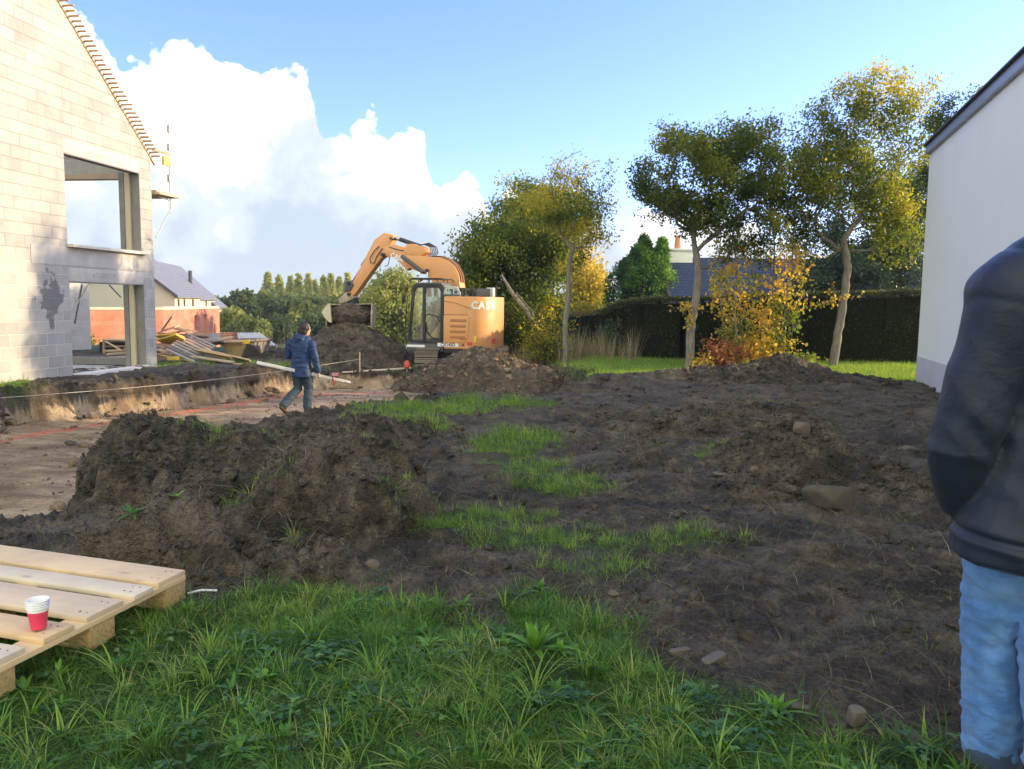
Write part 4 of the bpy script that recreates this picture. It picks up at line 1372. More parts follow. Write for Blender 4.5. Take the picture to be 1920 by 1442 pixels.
DARKG = plain('dark_inner_twigs', (0.012, 0.016, 0.008), 1.0, var=.3, spec=.05)
pc = at_ground(1203, 622, 0)
cz = at_depth(1203, 570, 34)
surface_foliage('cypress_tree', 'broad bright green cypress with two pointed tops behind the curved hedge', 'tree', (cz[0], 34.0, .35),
                conifer, 34000, .13, CONIF, 41, lambda P, r: .45 + fbm(P[:, 0], P[:, 2], 2.0, 3, .6, 12) * .8 + .25 * np.clip(P[:, 0] - cz[0], -1, 1) + r.normal(0, .08, len(P)), core=dark_core(.95, .85, 1.3, 1.2, DARKG))  # sprays lightened on the right, sunlight put into the tint

def hedge(name, label, path, width, height, n, seed, leaf=.075, mat=None, lo=.1, hi=.5, zb=-.05, brown=True):
    """clipped hedge along a path of (x, y, height) points"""
    path = np.array(path, float)
    seg = np.linalg.norm(np.diff(path[:, :2], axis=0), axis=1); cum = np.concatenate([[0], np.cumsum(seg)])
    r = np.random.default_rng(seed)
    base = (path[0][0], path[0][1], 0)
    t = empty(name, base, 0, label, 'hedge')
    s = r.uniform(0, cum[-1], n)
    x = np.interp(s, cum, path[:, 0]); y = np.interp(s, cum, path[:, 1]); h = np.interp(s, cum, path[:, 2])
    i = np.clip(np.searchsorted(cum, s) - 1, 0, len(seg) - 1)
    d = np.diff(path[:, :2], axis=0) / seg[:, None]; dx, dy = d[i, 0], d[i, 1]
    q = r.uniform(0, 1, n); face = q < .68; topm = ~face
    v = r.uniform(0, 1, n)
    side = np.where(face, np.where(r.uniform(size=n) < .85, 1.0, -1.0), r.uniform(-1, 1, n))
    zz = np.where(face, v * h, h)
    nz = fbm(s, zz, 1.6, 3, .6, seed) * .09
    off = side * (width / 2 + nz) + r.normal(0, .03, n)
    zz = np.where(topm, h + nz * .6 + np.abs(r.normal(0, .035, n)), zz)
    P = np.stack([x + dy * off - base[0], y - dx * off - base[1], zz + zb], 1)
    tint = lo + (hi - lo) * np.clip(.5 + fbm(s, zz, 1.1, 4, .6, seed + 1), 0, 1) + .35 * topm + r.normal(0, .06, n)
    V, Fq, ti = leaf_cloud(P, leaf, seed, np.clip(tint, 0, 1), aspect=.38, droop=-.25)
    np_mesh('foliage', V, Fq, mat or HEDGE, t, attrs=dict(tint=ti))
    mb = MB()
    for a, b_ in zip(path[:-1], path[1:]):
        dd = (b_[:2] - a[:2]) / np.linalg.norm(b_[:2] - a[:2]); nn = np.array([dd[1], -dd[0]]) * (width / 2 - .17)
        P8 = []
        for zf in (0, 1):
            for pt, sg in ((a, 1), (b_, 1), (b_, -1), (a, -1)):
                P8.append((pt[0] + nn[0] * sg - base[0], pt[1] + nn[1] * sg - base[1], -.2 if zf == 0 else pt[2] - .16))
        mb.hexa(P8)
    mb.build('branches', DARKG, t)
    return t


HEDGE = leaf_material('hedge_spray', [(0.0, (0.016, 0.020, 0.008)), (0.35, (0.030, 0.036, 0.013)), (0.6, (0.045, 0.065, 0.020)), (0.85, (0.10, 0.12, 0.03)), (1.0, (0.30, 0.19, 0.05))], 0.2)
hA_ = at_ground(1135, 668, 0); hB_ = at_ground(1260, 695, 0)
def hz(px, py, Y): return at_depth(px, py, Y)[2]
H1 = [(13.5, 22.3, 2.2), (10.2, 22.3, hz(1715, 548, 22.0)), (7.5, 22.6, hz(1470, 552, 22.2)), (4.9, 22.9, hz(1290, 558, 22.4)), (4.0, 23.6, hz(1250, 560, 23)), (3.6, 25.0, hz(1195, 568, 24.5)), (3.35, 27.5, hz(1160, 585, 27))]
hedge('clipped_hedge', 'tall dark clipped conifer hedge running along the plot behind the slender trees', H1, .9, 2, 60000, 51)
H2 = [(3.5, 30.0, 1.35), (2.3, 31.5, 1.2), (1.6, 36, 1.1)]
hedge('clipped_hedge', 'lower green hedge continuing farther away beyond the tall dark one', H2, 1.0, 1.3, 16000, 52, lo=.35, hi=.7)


def shrub(name, label, cat, c, rx, rz, n, leaf, mat, seed, lo=.2, hi=.9, group=None, aspect=.7, stems=7):
    r = np.random.default_rng(seed)
    t = empty(name, c, 0, label, cat, group)
    mb = MB(); tips = []
    for s in range(stems):
        a = r.uniform(0, 6.28); q = r.uniform(.2, 1)
        e = np.array([math.cos(a) * rx * q, math.sin(a) * rx * q * .8, rz * r.uniform(.55, 1.0)])
        m_ = e * .5 + r.normal(0, .06, 3)
        mb.tube([(0, 0, -.08), m_, e], [.014, .009, .004], 4)
        for z in np.linspace(.15, 1, 8): tips.append(e * z)
    mb.build('stem', BARK_D, t)
    tips = np.array(tips)
    P = tips[r.integers(0, len(tips), n)] + r.normal(0, 1, (n, 3)) * np.array([rx * .28, rx * .25, rz * .13])
    P[:, 2] = np.abs(P[:, 2])
    tint = lo + (hi - lo) * r.uniform(0, 1, n)
    V, Fq, ti = leaf_cloud(P, leaf, seed, np.clip(tint, 0, 1), aspect=aspect)
    np_mesh('foliage', V, Fq, mat, t, attrs=dict(tint=ti))
    return t


shrub('shrub', 'small copper red shrub between the middle slender tree and the yellow one', 'shrub', tuple(at_ground(1352, 693, 0)[:2]) + (0,), .55, .75, 1500, .07, REDL, 61)
shrub('shrub', 'bright green leafy shrub at the right foot of the yellow multi-stemmed tree', 'shrub', tuple(at_ground(1500, 694, 0)[:2]) + (0,), .42, .42, 1100, .075, GREENL, 62, .75, .98)
shrub('shrub', 'thin yellow shrub at the foot of the middle slender tree', 'shrub', tuple(at_ground(1315, 695, 0)[:2]) + (0,), .3, .42, 260, .07, YELL, 63)
shrub('shrub', 'bramble with brown and green leaves at the foot of the leftmost slender tree', 'shrub', tuple(at_ground(1010, 676, 0)[:2]) + (0,), .8, .9, 1800, .08, AUT, 64, .2, .85)
shrub('shrub', 'dark green bush in the shade behind the excavator counterweight', 'shrub', (-.2, 24.6, -.2), 1.3, 1.9, 4200, .09, AUT, 65, .0, .45)
shrub('shrub', 'orange-tinged bush filling the gap below the leaning trunk', 'shrub', (.75, 24.2, 0), .9, 1.25, 2200, .085, AUT, 66, .2, .95)
shrub('shrub', 'silvery green bush where the tall hedge curves away', 'shrub', tuple(at_ground(1140, 668, 0)[:2]) + (0,), .5, 1.0, 1500, .07, BLUEG, 67, .5, 1.0)
shrub('shrub', 'yellow-green weedy bush seen through the house opening', 'shrub', (-17.5, 30.5, -.6), .7, 1.5, 1500, .10, AUT, 68, .45, .8)
shrub('shrub', 'second yellow-green weedy bush beside the timber crate', 'shrub', (-15.7, 29.5, -.5), .5, 1.0, 800, .10, AUT, 69, .45, .8)

# leaf sprouts on trunks of the middle and right slender trees are part of the far woodland pass below
# ------------------------------------------------------------------ far woodland, each tree its own object
def far_tree(kind, px, py_top, Y, w_px, seed, label, tint=(.3, .7), zb=-1.8):
    top = at_depth(px, py_top, Y); H_ = top[2] - zb; rx = w_px * Y / F_PX / 2
    base = (top[0], Y, zb)
    r = np.random.default_rng(seed)
    t = empty(kind, base, 0, label, 'tree', 'far trees beyond the field')
    if kind == 'poplar_tree':
        n = 1500
        z = r.uniform(.10, 1, n); prof = np.sin(np.clip(z, 0, 1) ** .7 * math.pi) ** .6 * (1.05 - .62 * z)
        a = r.uniform(0, 6.28, n); q = r.uniform(.4, 1, n) ** .5
        k = 1 + .25 * np.sin(a * 5 + z * 25)
        P = np.stack([np.cos(a) * rx * prof * q * k, np.sin(a) * rx * prof * q * k, z * H_], 1)
        lf = .42
    else:
        nl = 13
        L = np.stack([r.uniform(-.72, .72, nl) * rx, r.uniform(-.6, .6, nl) * rx, r.uniform(.25, .80, nl) * H_], 1)
        L[0] = (0, 0, H_ * .82)
        R_ = r.uniform(.26, .46, nl) * rx
        L[:, 2] = np.minimum(L[:, 2], H_ - R_ * 1.05 - np.abs(L[:, 0]) * .35)
        n = 3000
        k = r.integers(0, nl, n)
        d = r.normal(size=(n, 3)); d /= np.linalg.norm(d, axis=1)[:, None]
        P = L[k] + d * R_[k][:, None] * r.uniform(.6, 1.08, n)[:, None] * np.array([1, 1, .95])
        lf = .44 if Y > 60 else .30
    lf *= Y / 85 if Y < 85 else 1
    tn = tint[0] + (tint[1] - tint[0]) * np.clip(.5 + fbm(P[:, 0], P[:, 2], .45, 3, .6, seed) , 0, 1) + r.normal(0, .08, len(P))
    V, Fq, ti = leaf_cloud(P, lf, seed, np.clip(tn, 0, 1), aspect=.8)
    np_mesh('crown', V, Fq, FARL, t, attrs=dict(tint=ti))
    mb = MB(); mb.tube([(0, 0, -.3), (0, 0, H_ * .4), (.0, 0, H_ * .8)], [rx * .07 + .08, rx * .05 + .05, .04], 6); mb.build('trunk', BARK_D, t)
    return t


pops = [(502, 515, 24), (523, 514, 22), (545, 517, 22), (560, 514, 20), (578, 516, 18), (590, 520, 18), (607, 517, 20), (620, 514, 18), (636, 522, 16), (652, 516, 18), (448, 535, 14)][:10]
for i, (px, py, wd) in enumerate(pops):
    far_tree('poplar_tree', px, py + (i * 7) % 9 - 3, 112 + (i % 3) * 4, wd * 1.75, 200 + i, ('first', 'second', 'third', 'fourth', 'fifth', 'sixth', 'seventh', 'eighth', 'ninth', 'tenth')[i] + ' poplar from the left in the row rising above the far woodland', (.75, 1.1))
broads = [(398, 553, 95, 40, .45, .8), (425, 556, 88, 46, .15, .45), (462, 540, 85, 52, .1, .4), (440, 575, 62, 60, .5, .85), (500, 545, 90, 60, .2, .55), (540, 548, 92, 60, .25, .65), (520, 585, 60, 90, .02, .35),
          (580, 548, 88, 56, .35, .75), (620, 552, 90, 52, .35, .75), (600, 585, 62, 84, .0, .28), (470, 590, 58, 70, .35, .7), (655, 545, 90, 50, .4, .75), (560, 560, 75, 60, .35, .7), (640, 578, 66, 50, .05, .35),
          (350, 585, 70, 60, .2, .6), (690, 560, 84, 50, .2, .6), (1120, 560, 70, 60, .5, .9), (830, 555, 80, 60, .2, .5)]
names = ['pale rounded tree', 'dark rounded tree', 'dark dense tree', 'light yellow-green tree', 'mid-green tree', 'mid-green tree with pale patches', 'dark low tree', 'yellowish green tree', 'yellow-green leafy tree',
         'very dark low tree', 'soft green low tree', 'pale tree behind the bucket', 'light green tree', 'dark bush-like tree', 'tree half hidden by the cream houses', 'mid-green tree left of the willow', 'sunlit tree behind the lower hedge', 'tree behind the excavator cab']
where = ['just right of the lowest slate roof', 'second from the far houses', 'left of the poplars', 'in front of the dark trees by the brick shell', 'under the first poplars', 'under the middle poplars', 'front left of the tall heap',
         'under the right-hand poplars', 'left of the excavator bucket', 'directly behind the man\'s head', 'behind the tin-roofed shed', 'at the end of the poplar row', 'in the centre of the far woodland', 'behind the top of the tall heap', '', '', '', '']
for i, (px, py, Y, wd, a, b_) in enumerate(broads):
    far_tree('broadleaf_tree', px, py, Y, wd * 1.15, 230 + i, ('far ' + names[i] + ' ' + where[i]).strip(), (a, b_))
# big willow-like tree behind the excavator
broad_tree('willow_tree', 'tall light yellow-green tree between the boom and the excavator cab', px_path([(735, 660), (735, 600), (733, 560)], 46),
           [el(740, 545, 46, 35, 38, 2.0, 1), el(720, 580, 46, 50, 40, 2.0, 1), el(760, 590, 46, 35, 60, 2.0, 1), el(735, 620, 46, 55, 45, 2.0, 1), el(700, 560, 47, 25, 30, 1.5, .5), el(745, 530, 46, 18, 20, 1, .3)],
           380, 55, .22, FARL, BARK_D, .2, clumpy(.60, 1.0, 8, 20, 0, .5), 19, spread=.32)
# ------------------------------------------------------------------ excavator
def paint(name, col, rough=.40, dirt=.55):
    m, t, out = material(name)
    tc = t.add('ShaderNodeTexCoord').outputs['Object']
    n = t.noise(tc, 2.2, 6, .65)
    c = t.mix(t.ramp(n, [(.45, 0.0), (.75, dirt)]), col, tuple(.5 * k + .5 * d for k, d in zip(col, (.35, .27, .18))))
    sc = t.ramp(t.noise(t.mapping(tc, (1, 1, 4)), 9, 5, .7), [(.62, 0.0), (.72, .35)])
    c = t.mix(sc, c, (.22, .16, .10))
    principled(t, out, c, t.ramp(n, [(.3, rough), (.7, rough + .25)]), t.bump(t.noise(tc, 3.0, 2, .5), .06, .02), spec=.5, Coat_Weight=.15)
    return m


ORANGE = paint('orange_paint', (.70, .33, .115))
ORANGE_D = paint('orange_vent_shadow', (.40, .16, .06))
BLACKP = paint('black_paint', (.018, .019, .022), .45, .2)
GREYP = paint('dark_grey_paint', (.075, .08, .088), .5, .3)
CHROME = plain('cylinder_rod', (.62, .60, .58), .22, 1.0, var=.05)
HOSE = plain('rubber_hose', (.018, .018, .02), .5, var=.2)
TRACKM = plain('track_steel', (.20, .165, .135), .62, .55, var=.3, scale=14, bump=.5, dirt=((.20, .14, .09), .8))
SEATY = plain('tan_seat', (.62, .40, .15), .7)
DECALW = plain('white_decal', (.80, .79, .76), .45, var=.05)
DECALR = plain('red_decal', (.62, .05, .05), .5)
DECALY = plain('yellow_decal', (.80, .58, .04), .5)
MUDB = plain('muddy_steel', (.42, .34, .24), .7, .2, var=.25, scale=6, bump=.4, dirt=((.10, .07, .05), .6))
m_, t_, o_ = material('cab_glass')
g_ = t_.add('ShaderNodeBsdfGlass'); g_.inputs['IOR'].default_value = 1.02; g_.inputs['Roughness'].default_value = 0.0
t_.set(g_.inputs[0], (.80, .86, .84))
gl_ = t_.add('ShaderNodeBsdfGlossy'); gl_.inputs['Roughness'].default_value = .04
tr_ = t_.add('ShaderNodeBsdfTransparent'); t_.set(tr_.inputs[0], (.80, .86, .83))
mx_ = t_.add('ShaderNodeMixShader'); mx_.inputs[0].default_value = .12
t_.l.new(tr_.outputs[0], mx_.inputs[1]); t_.l.new(gl_.outputs[0], mx_.inputs[2]); t_.l.new(mx_.outputs[0], o_.inputs[0])
GLASS = m_

# machine frame: X = forward (left and away), Y = to the machine's left... built directly in world axes through fx, fy
YX = 23.0
ex = empty('excavator', (-1.22, 23.4, -.56), 0, 'orange tracked excavator tipping soil from its bucket onto the tall heap', 'excavator')
E0 = np.array([-1.22, 23.4, -.56])
rot = math.radians(16)
Fx = np.array([-math.cos(rot), math.sin(rot), 0]); Rx = np.array([math.sin(rot), math.cos(rot), 0])   # forward, to the right-hand side of the machine (away from viewer)
def W(f, r, z):  # body frame -> local to the excavator empty
    return Fx * f + Rx * r + np.array([0, 0, z])


def bodybox(mb, f0, f1, r0, r1, z0, z1):
    mb.hexa([W(f0, r0, z0), W(f1, r0, z0), W(f1, r1, z0), W(f0, r1, z0), W(f0, r0, z1), W(f1, r0, z1), W(f1, r1, z1), W(f0, r1, z1)])


def rounded_plan(pts_r, z0, z1, mb):
    """prism from plan outline [(f, r)]"""
    mb.prism([W(f, r, z0) for f, r in pts_r], (0, 0, z1 - z0))


# near side plane is r = -1.05; machine length from f=1.45 (cab front) to f=-1.35 (tail)
RN = -1.12
HOODZ0, HOODZ1 = .84, 2.30
# counterweight + engine hood, rounded tail
tail = [(.42, RN), (-.25, RN)]
for k in range(0, 11):
    a = math.pi / 2 * k / 10
    tail.append((-.25 - .64 * math.sin(a), RN + .85 * (1 - math.cos(a))))
tail += [(-.89, .25)]
for k in range(1, 8):
    a = math.pi / 2 * k / 7
    tail.append((-.89 + .6 * (1 - math.cos(a)), .25 + .75 * math.sin(a)))
tail += [(.42, 1.0)]
b = MB(); rounded_plan(tail, HOODZ0, HOODZ1, b); body = b.build('body', ORANGE, ex, bevel=.035, angle=35)
# raised service panel with louvres on the near side
b = MB()
pan = [(.40, 2.22 - .62), (-.42, 2.22 - .62), (-.30, 1.0), (.40, .98)]
pf = [(.415, 1.755), (-.33, 1.755), (-.31, 1.35), (-.27, 1.10), (-.19, 1.01), (.415, 1.01)]
b.prism([W(f, RN - .001, z) for f, z in pf], -Rx * .022); panel = b.build('side_panel', ORANGE, ex, bevel=.008)
for k in range(4):
    z = 1.635 - k * .155
    b = MB(); b.prism([W(.22, RN - .0225, z - .03), (W(-.26 + k * .012, RN - .0225, z - .036)), W(-.26 + k * .012, RN - .0225, z + .042), W(.17, RN - .0225, z + .042), W(.225, RN - .0225, z + .02)], -Rx * .010)
    b.build('louvre', ORANGE_D, panel, bevel=.003)
b = MB(); b.box(W(-.16, RN - .026, 1.13), (.16, .012, .06), rot=-rot); b.build('latch', ORANGE_D, panel)
# swoosh crease under the logo
b = MB(); sw = [(.42, 2.17), (.1, 2.13), (-.25, 2.02), (-.35, 1.98)]
b.tube([W(f, RN - .004, z) for f, z in sw], .011, 6); b.build('panel_crease', ORANGE_D, ex)
b = MB(); b.tube([W(.42, RN - .004, 1.80), W(-.30, RN - .004, 1.80)], .009, 6); b.build('panel_crease', ORANGE_D, ex)
b = MB(); rounded_plan([(f * .985, r * .985) for f, r in tail], HOODZ0 - .12, HOODZ0 - .003, b); b.build('belly_plate', BLACKP, ex)
# logo follows the curved tail: letters each on their own facing
def letter_on_tail(ch_, f, r, yaw, z, size, mat, par, dz=.004):
    n = -Rx * math.cos(yaw) - Fx * math.sin(yaw)          # outward
    xdir = -Fx * math.cos(yaw) + Rx * math.sin(yaw)
    p = E0 + W(f, r, z) + n * dz
    mw = Matrix(((xdir[0], 0, n[0], p[0]), (xdir[1], 0, n[1], p[1]), (xdir[2], 1, n[2], p[2]), (0, 0, 0, 1)))
    return text_mesh('logo_letter', ch_, size, .004, mat, par, mw, bold=.014)
def tailpos(s):
    """arc length s along the near side measured from f=-.3 backwards"""
    L0 = .0
    a = (s - L0) / 1.17 * (math.pi / 2)
    return -.25 - .64 * math.sin(a), RN + .85 * (1 - math.cos(a)), math.atan2(.85 * math.sin(a), .64 * math.cos(a))
bpy.context.view_layer.update()
for ch_, s in zip('CASE', (.27, .48, .69, .89)):
    f, r, yaw = tailpos(s)
    letter_on_tail(ch_, f, r, yaw, 2.05, .28, DECALW, body)
b = MB()
b = MB(); b.prism([W(.60, RN - .002, .90), W(-.02, RN - .002, .90), W(-.02, RN - .002, 1.0), W(.60, RN - .002, 1.0)], -Rx * .003); b.build('number_plate', DECALW, body)
n = -Rx; xdir = -Fx
p = E0 + W(.29, RN - .006, .95)
mw = Matrix(((xdir[0], 0, n[0], p[0]), (xdir[1], 0, n[1], p[1]), (xdir[2], 1, n[2], p[2]), (0, 0, 0, 1)))
text_mesh('model_number', 'CX145D', .12, .001, GREYP, body, mw, bold=.004)
p = E0 + W(-.16, RN - .004, .95)
mw = Matrix(((xdir[0], 0, n[0], p[0]), (xdir[1], 0, n[1], p[1]), (xdir[2], 1, n[2], p[2]), (0, 0, 0, 1)))
text_mesh('model_number', 'SR', .085, .001, GREYP, body, mw, bold=.004)
f, r, yaw = tailpos(.16); b = MB(); b.box(W(-.34, RN + .001, 1.0), (.15, .005, .09), rot=-rot); b.build('sticker', DECALR, body)
b = MB(); b.box(W(-.34 - .15, RN + .042, 1.12), (.075, .006, .18), rot=-rot - .35); b.build('sticker', DECALY, body)
p = E0 + W(-1.30, RN + .62, 1.0)
for ch_, s in zip('SR', (.92, 1.02)):
    f, r, yaw = tailpos(s); letter_on_tail(ch_, f, r, yaw, 1.05, .17, DECALR, body)
# deck clutter: exhaust, air intake, mirrors, rails
b = MB(); b.box(W(-.58, -.45, 2.42), (.42, .4, .22), rot=-rot); b.build('engine_cover', GREYP, ex, bevel=.03)
b = MB(); b.tube([W(-.74, -.1, 2.28), W(-.74, -.1, 2.52), W(-.82, -.1, 2.58)], .05, 8); b.build('exhaust_pipe', BLACKP, ex, smooth=True)
b = MB(); b.box(W(-.25, .0, 2.40), (.34, .3, .20), rot=-rot); b.build('air_filter_box', BLACKP, ex, bevel=.03)
b = MB(); b.tube([W(-.05, -.9, 2.29), W(-.05, -.9, 2.48), W(-.17, -.9, 2.52), W(-.27, -.88, 2.46)], .016, 6); b.build('hand_rail', GREYP, ex)
b = MB(); b.tube([W(.0, -.6, 2.29), W(-.05, -.55, 2.50), W(-.2, -.5, 2.55), W(-.35, -.45, 2.42)], .014, 6); b.build('hand_rail', GREYP, ex)
b = MB(); b.box(W(-.74, -.45, 2.43), (.20, .2, .26), rot=-rot); b.build('beacon_box', plain('pale_plastic', (.55, .55, .52), .5), ex, bevel=.02)

# cab
CF0, CF1, CR0, CR1, CZ0, CZ1 = .44, 1.53, RN + .03, -.18, .98, 2.66
posts = []
b = MB()
bodybox(b, CF0 + .0, CF1 + .02, CR0 - .02, CR1 + .02, .74, .97)
b.build('cab_floor', GREYP, ex, bevel=.02)
b = MB(); bodybox(b, CF0 + .55, CF1 + .0, CR0 - .028, CR0 - .020, .86, .93); b.build('maker_plate', DECALW, ex)
# door frame (near side): rounded frame with a leaning front post
def frame_side(name, rr, th, outer, inner, mat, parent):
    mb = MB()
    n_ = len(outer)
    for i in range(n_):
        j = (i + 1) % n_
        o0, o1, i0, i1 = outer[i], outer[j], inner[i], inner[j]
        P4 = [W(o0[0], rr, o0[1]), W(o1[0], rr, o1[1]), W(i1[0], rr, i1[1]), W(i0[0], rr, i0[1])]
        mb.hexa([*P4, *[q + Rx * th for q in P4]])
    return mb.build(name, mat, parent, bevel=.006)
def rounded(f0, f1, z0, z1, rad, lean=0.0, n=5):
    P = []
    for (cf, cz, a0) in ((f1 - rad, z0 + rad, -90), (f1 - rad, z1 - rad, 0), (f0 + rad, z1 - rad, 90), (f0 + rad, z0 + rad, 180)):
        for k in range(n):
            a = math.radians(a0 + 90 * k / (n - 1))
            f = cf + rad * math.cos(a); z = cz + rad * math.sin(a)
            if f > (f0 + f1) / 2: f -= lean * (z - z0) / (z1 - z0)
            P.append((f, z))
    return P
frame_side('cab_frame', CR0, .07, rounded(CF0, CF1, CZ0, CZ1, .14, .16), rounded(CF0 + .09, CF1 - .07, CZ0 + .10, CZ1 - .12, .12, .16), BLACKP, ex)
frame_side('cab_frame', CR1 - .07, .07, rounded(CF0, CF1, CZ0, CZ1, .14, .16), rounded(CF0 + .09, CF1 - .07, CZ0 + .10, CZ1 - .12, .12, .16), BLACKP, ex)
# roof, rear frame, front frame
b = MB(); b.prism([W(CF0 + .05, CR0 + .04, CZ1 - .05), W(CF1 - .20, CR0 + .04, CZ1 - .05), W(CF1 - .26, CR0 + .04, CZ1 + .02), W(CF0 + .10, CR0 + .04, CZ1 + .03)], Rx * (CR1 - CR0 - .08)); b.build('cab_roof', GREYP, ex, bevel=.02)
b = MB()
for k in range(5):
    f = CF0 + .02 + k * .235
    b.tube([W(f, CR0 + .1, CZ1 + .12), W(f, CR1 - .1, CZ1 + .12)], .018, 5)
for r in (CR0 + .06, CR1 - .06):
    b.tube([W(CF0 + .0, r, CZ1 + .06), W(CF0 + .06, r, CZ1 + .13), W(CF1 - .15, r, CZ1 + .14), W(CF1 - .02, r, CZ1 + .07)], .022, 6)
    b.tube([W(CF1 - .32, r, CZ1 + .02), W(CF1 - .32, r, CZ1 + .13)], .015, 5); b.tube([W(CF0 + .2, r, CZ1 + .02), W(CF0 + .2, r, CZ1 + .13)], .015, 5)
b.build('roof_guard', BLACKP, ex)
b = MB()
for r in (CR0 + .07, CR1 - .11): bodybox(b, CF0 + .001, CF0 + .06, r, r + .05, CZ0 + .02, CZ1 - .06)
bodybox(b, CF0 + .002, CF0 + .06, CR0 + .12, CR1 - .11, CZ1 - .14, CZ1 - .06)
b.build('rear_cab_frame', plain('pale_grey_paint', (.50, .50, .47), .5), ex)
# cab rear screen housing showing above the hood
b = MB(); bodybox(b, CF0 - .44, CF0 - .002, CR0 + .10, CR1 + .3, 2.31, 2.36); b.build('rear_shelf', GREYP, ex)
fr = [(CF0 - .001, CZ1 - .05), (CF0 - .36, CZ1 - .08), (CF0 - .46, CZ1 - .25), (CF0 - .47, 2.30), (CF0 - .001, 2.30)]
fi = [(CF0 - .03, CZ1 - .13), (CF0 - .33, CZ1 - .15), (CF0 - .40, CZ1 - .28), (CF0 - .41, 2.33), (CF0 - .03, 2.33)]
frame_side('rear_screen_frame', CR0 + .12, .04, fr, fi, bpy.data.materials['pale_grey_paint'], ex)
b = MB(); b.prism([W(f, CR0 + .135, z) for f, z in fi], Rx * .006); b.build('rear_screen', GLASS, ex)
b = MB(); b.prism([W(f, CR0 + .03, z) for f, z in rounded(CF0 + .085, CF1 - .065, CZ0 + .095, CZ1 - .115, .12, .16)], Rx * .006); b.build('door_window', GLASS, ex)
b = MB(); b.prism([W(f, CR1 - .04, z) for f, z in rounded(CF0 + .085, CF1 - .065, CZ0 + .095, CZ1 - .115, .12, .16)], Rx * .006); b.build('side_window', GLASS, ex)
b = MB(); bodybox(b, CF0 + .55, CF0 + .62, CR0 - .012, CR0 + .05, CZ0 + .05, CZ1 - .06); b.build('door_post', BLACKP, ex)
# inner door liner curve, seat, console, steering levers
b = MB(); b.tube([W(CF0 + .56, CR0 + .02, 1.75), W(CF0 + .45, CR0 + .02, 1.80), W(CF0 + .2, CR0 + .02, 1.74), W(CF0 + .12, CR0 + .02, 1.6)], .02, 6)
b.tube([W(CF0 + .54, CR0 + .02, 1.55), W(CF0 + .50, CR0 + .02, 1.3), W(CF0 + .36, CR0 + .02, 1.14), W(CF0 + .15, CR0 + .02, 1.1)], .02, 6); b.build('door_rail', BLACKP, ex)
seat = MB(); seat.hexa([W(CF0 + .16, -.82, 1.1), W(CF0 + .5, -.82, 1.1), W(CF0 + .5, -.42, 1.1), W(CF0 + .16, -.42, 1.1), W(CF0 + .14, -.82, 1.42), W(CF0 + .52, -.82, 1.40), W(CF0 + .52, -.42, 1.40), W(CF0 + .14, -.42, 1.42)]); seat.build('seat', BLACKP, ex, bevel=.03)
b = MB(); b.hexa([W(CF0 + .10, -.82, 1.35), W(CF0 + .22, -.82, 1.35), W(CF0 + .22, -.42, 1.35), W(CF0 + .10, -.42, 1.35), W(CF0 + .06, -.78, 2.05), W(CF0 + .16, -.78, 2.05), W(CF0 + .16, -.46, 2.05), W(CF0 + .06, -.46, 2.05)]); b.build('seat_back', BLACKP, ex, bevel=.03)
b = MB(); b.prism([W(CF0 + .16, -1.0, 1.12), W(CF0 + .42, -1.0, 1.12), W(CF0 + .42, -1.0, 1.2), W(CF0 + .12, -1.0, 1.62)], Rx * .1); b.build('seat_console', SEATY, ex, bevel=.01)
b = MB(); b.box(W(CF1 - .28, -.62, 1.2), (.16, .5, .5), rot=-rot); b.build('dashboard', BLACKP, ex, bevel=.03)
b = MB(); b.tube([W(CF1 - .3, -.6, 1.4), W(CF0 + .55, -.6, 1.78)], .02, 6); b.build('lever', BLACKP, ex)
# mirrors on stalks
b = MB(); b.tube([W(CF1 + .03, CR0 + .02, .9), W(CF1 + .07, CR0 + .0, 1.5), W(CF1 + .0, CR0 + .02, 2.3), W(CF1 - .1, CR0 + .02, 2.36)], .016, 6); b.build('mirror_rail', BLACKP, ex)
for z, df in ((2.22, .10), (1.82, .20)):
    b = MB(); b.box(W(CF1 + df, CR0 - .02, z), (.10, .05, .22), rot=-rot); b.tube([W(CF1 + .05, CR0, z), W(CF1 + df, CR0 - .02, z)], .012, 5); b.build('mirror', BLACKP, ex, bevel=.012)
b = MB(); b.box(W(CF1 + .12, -.5, .86), (.16, .5, .16), rot=-rot); b.build('work_lamp', plain('lamp_white', (.6, .6, .56), .4), ex, bevel=.02)

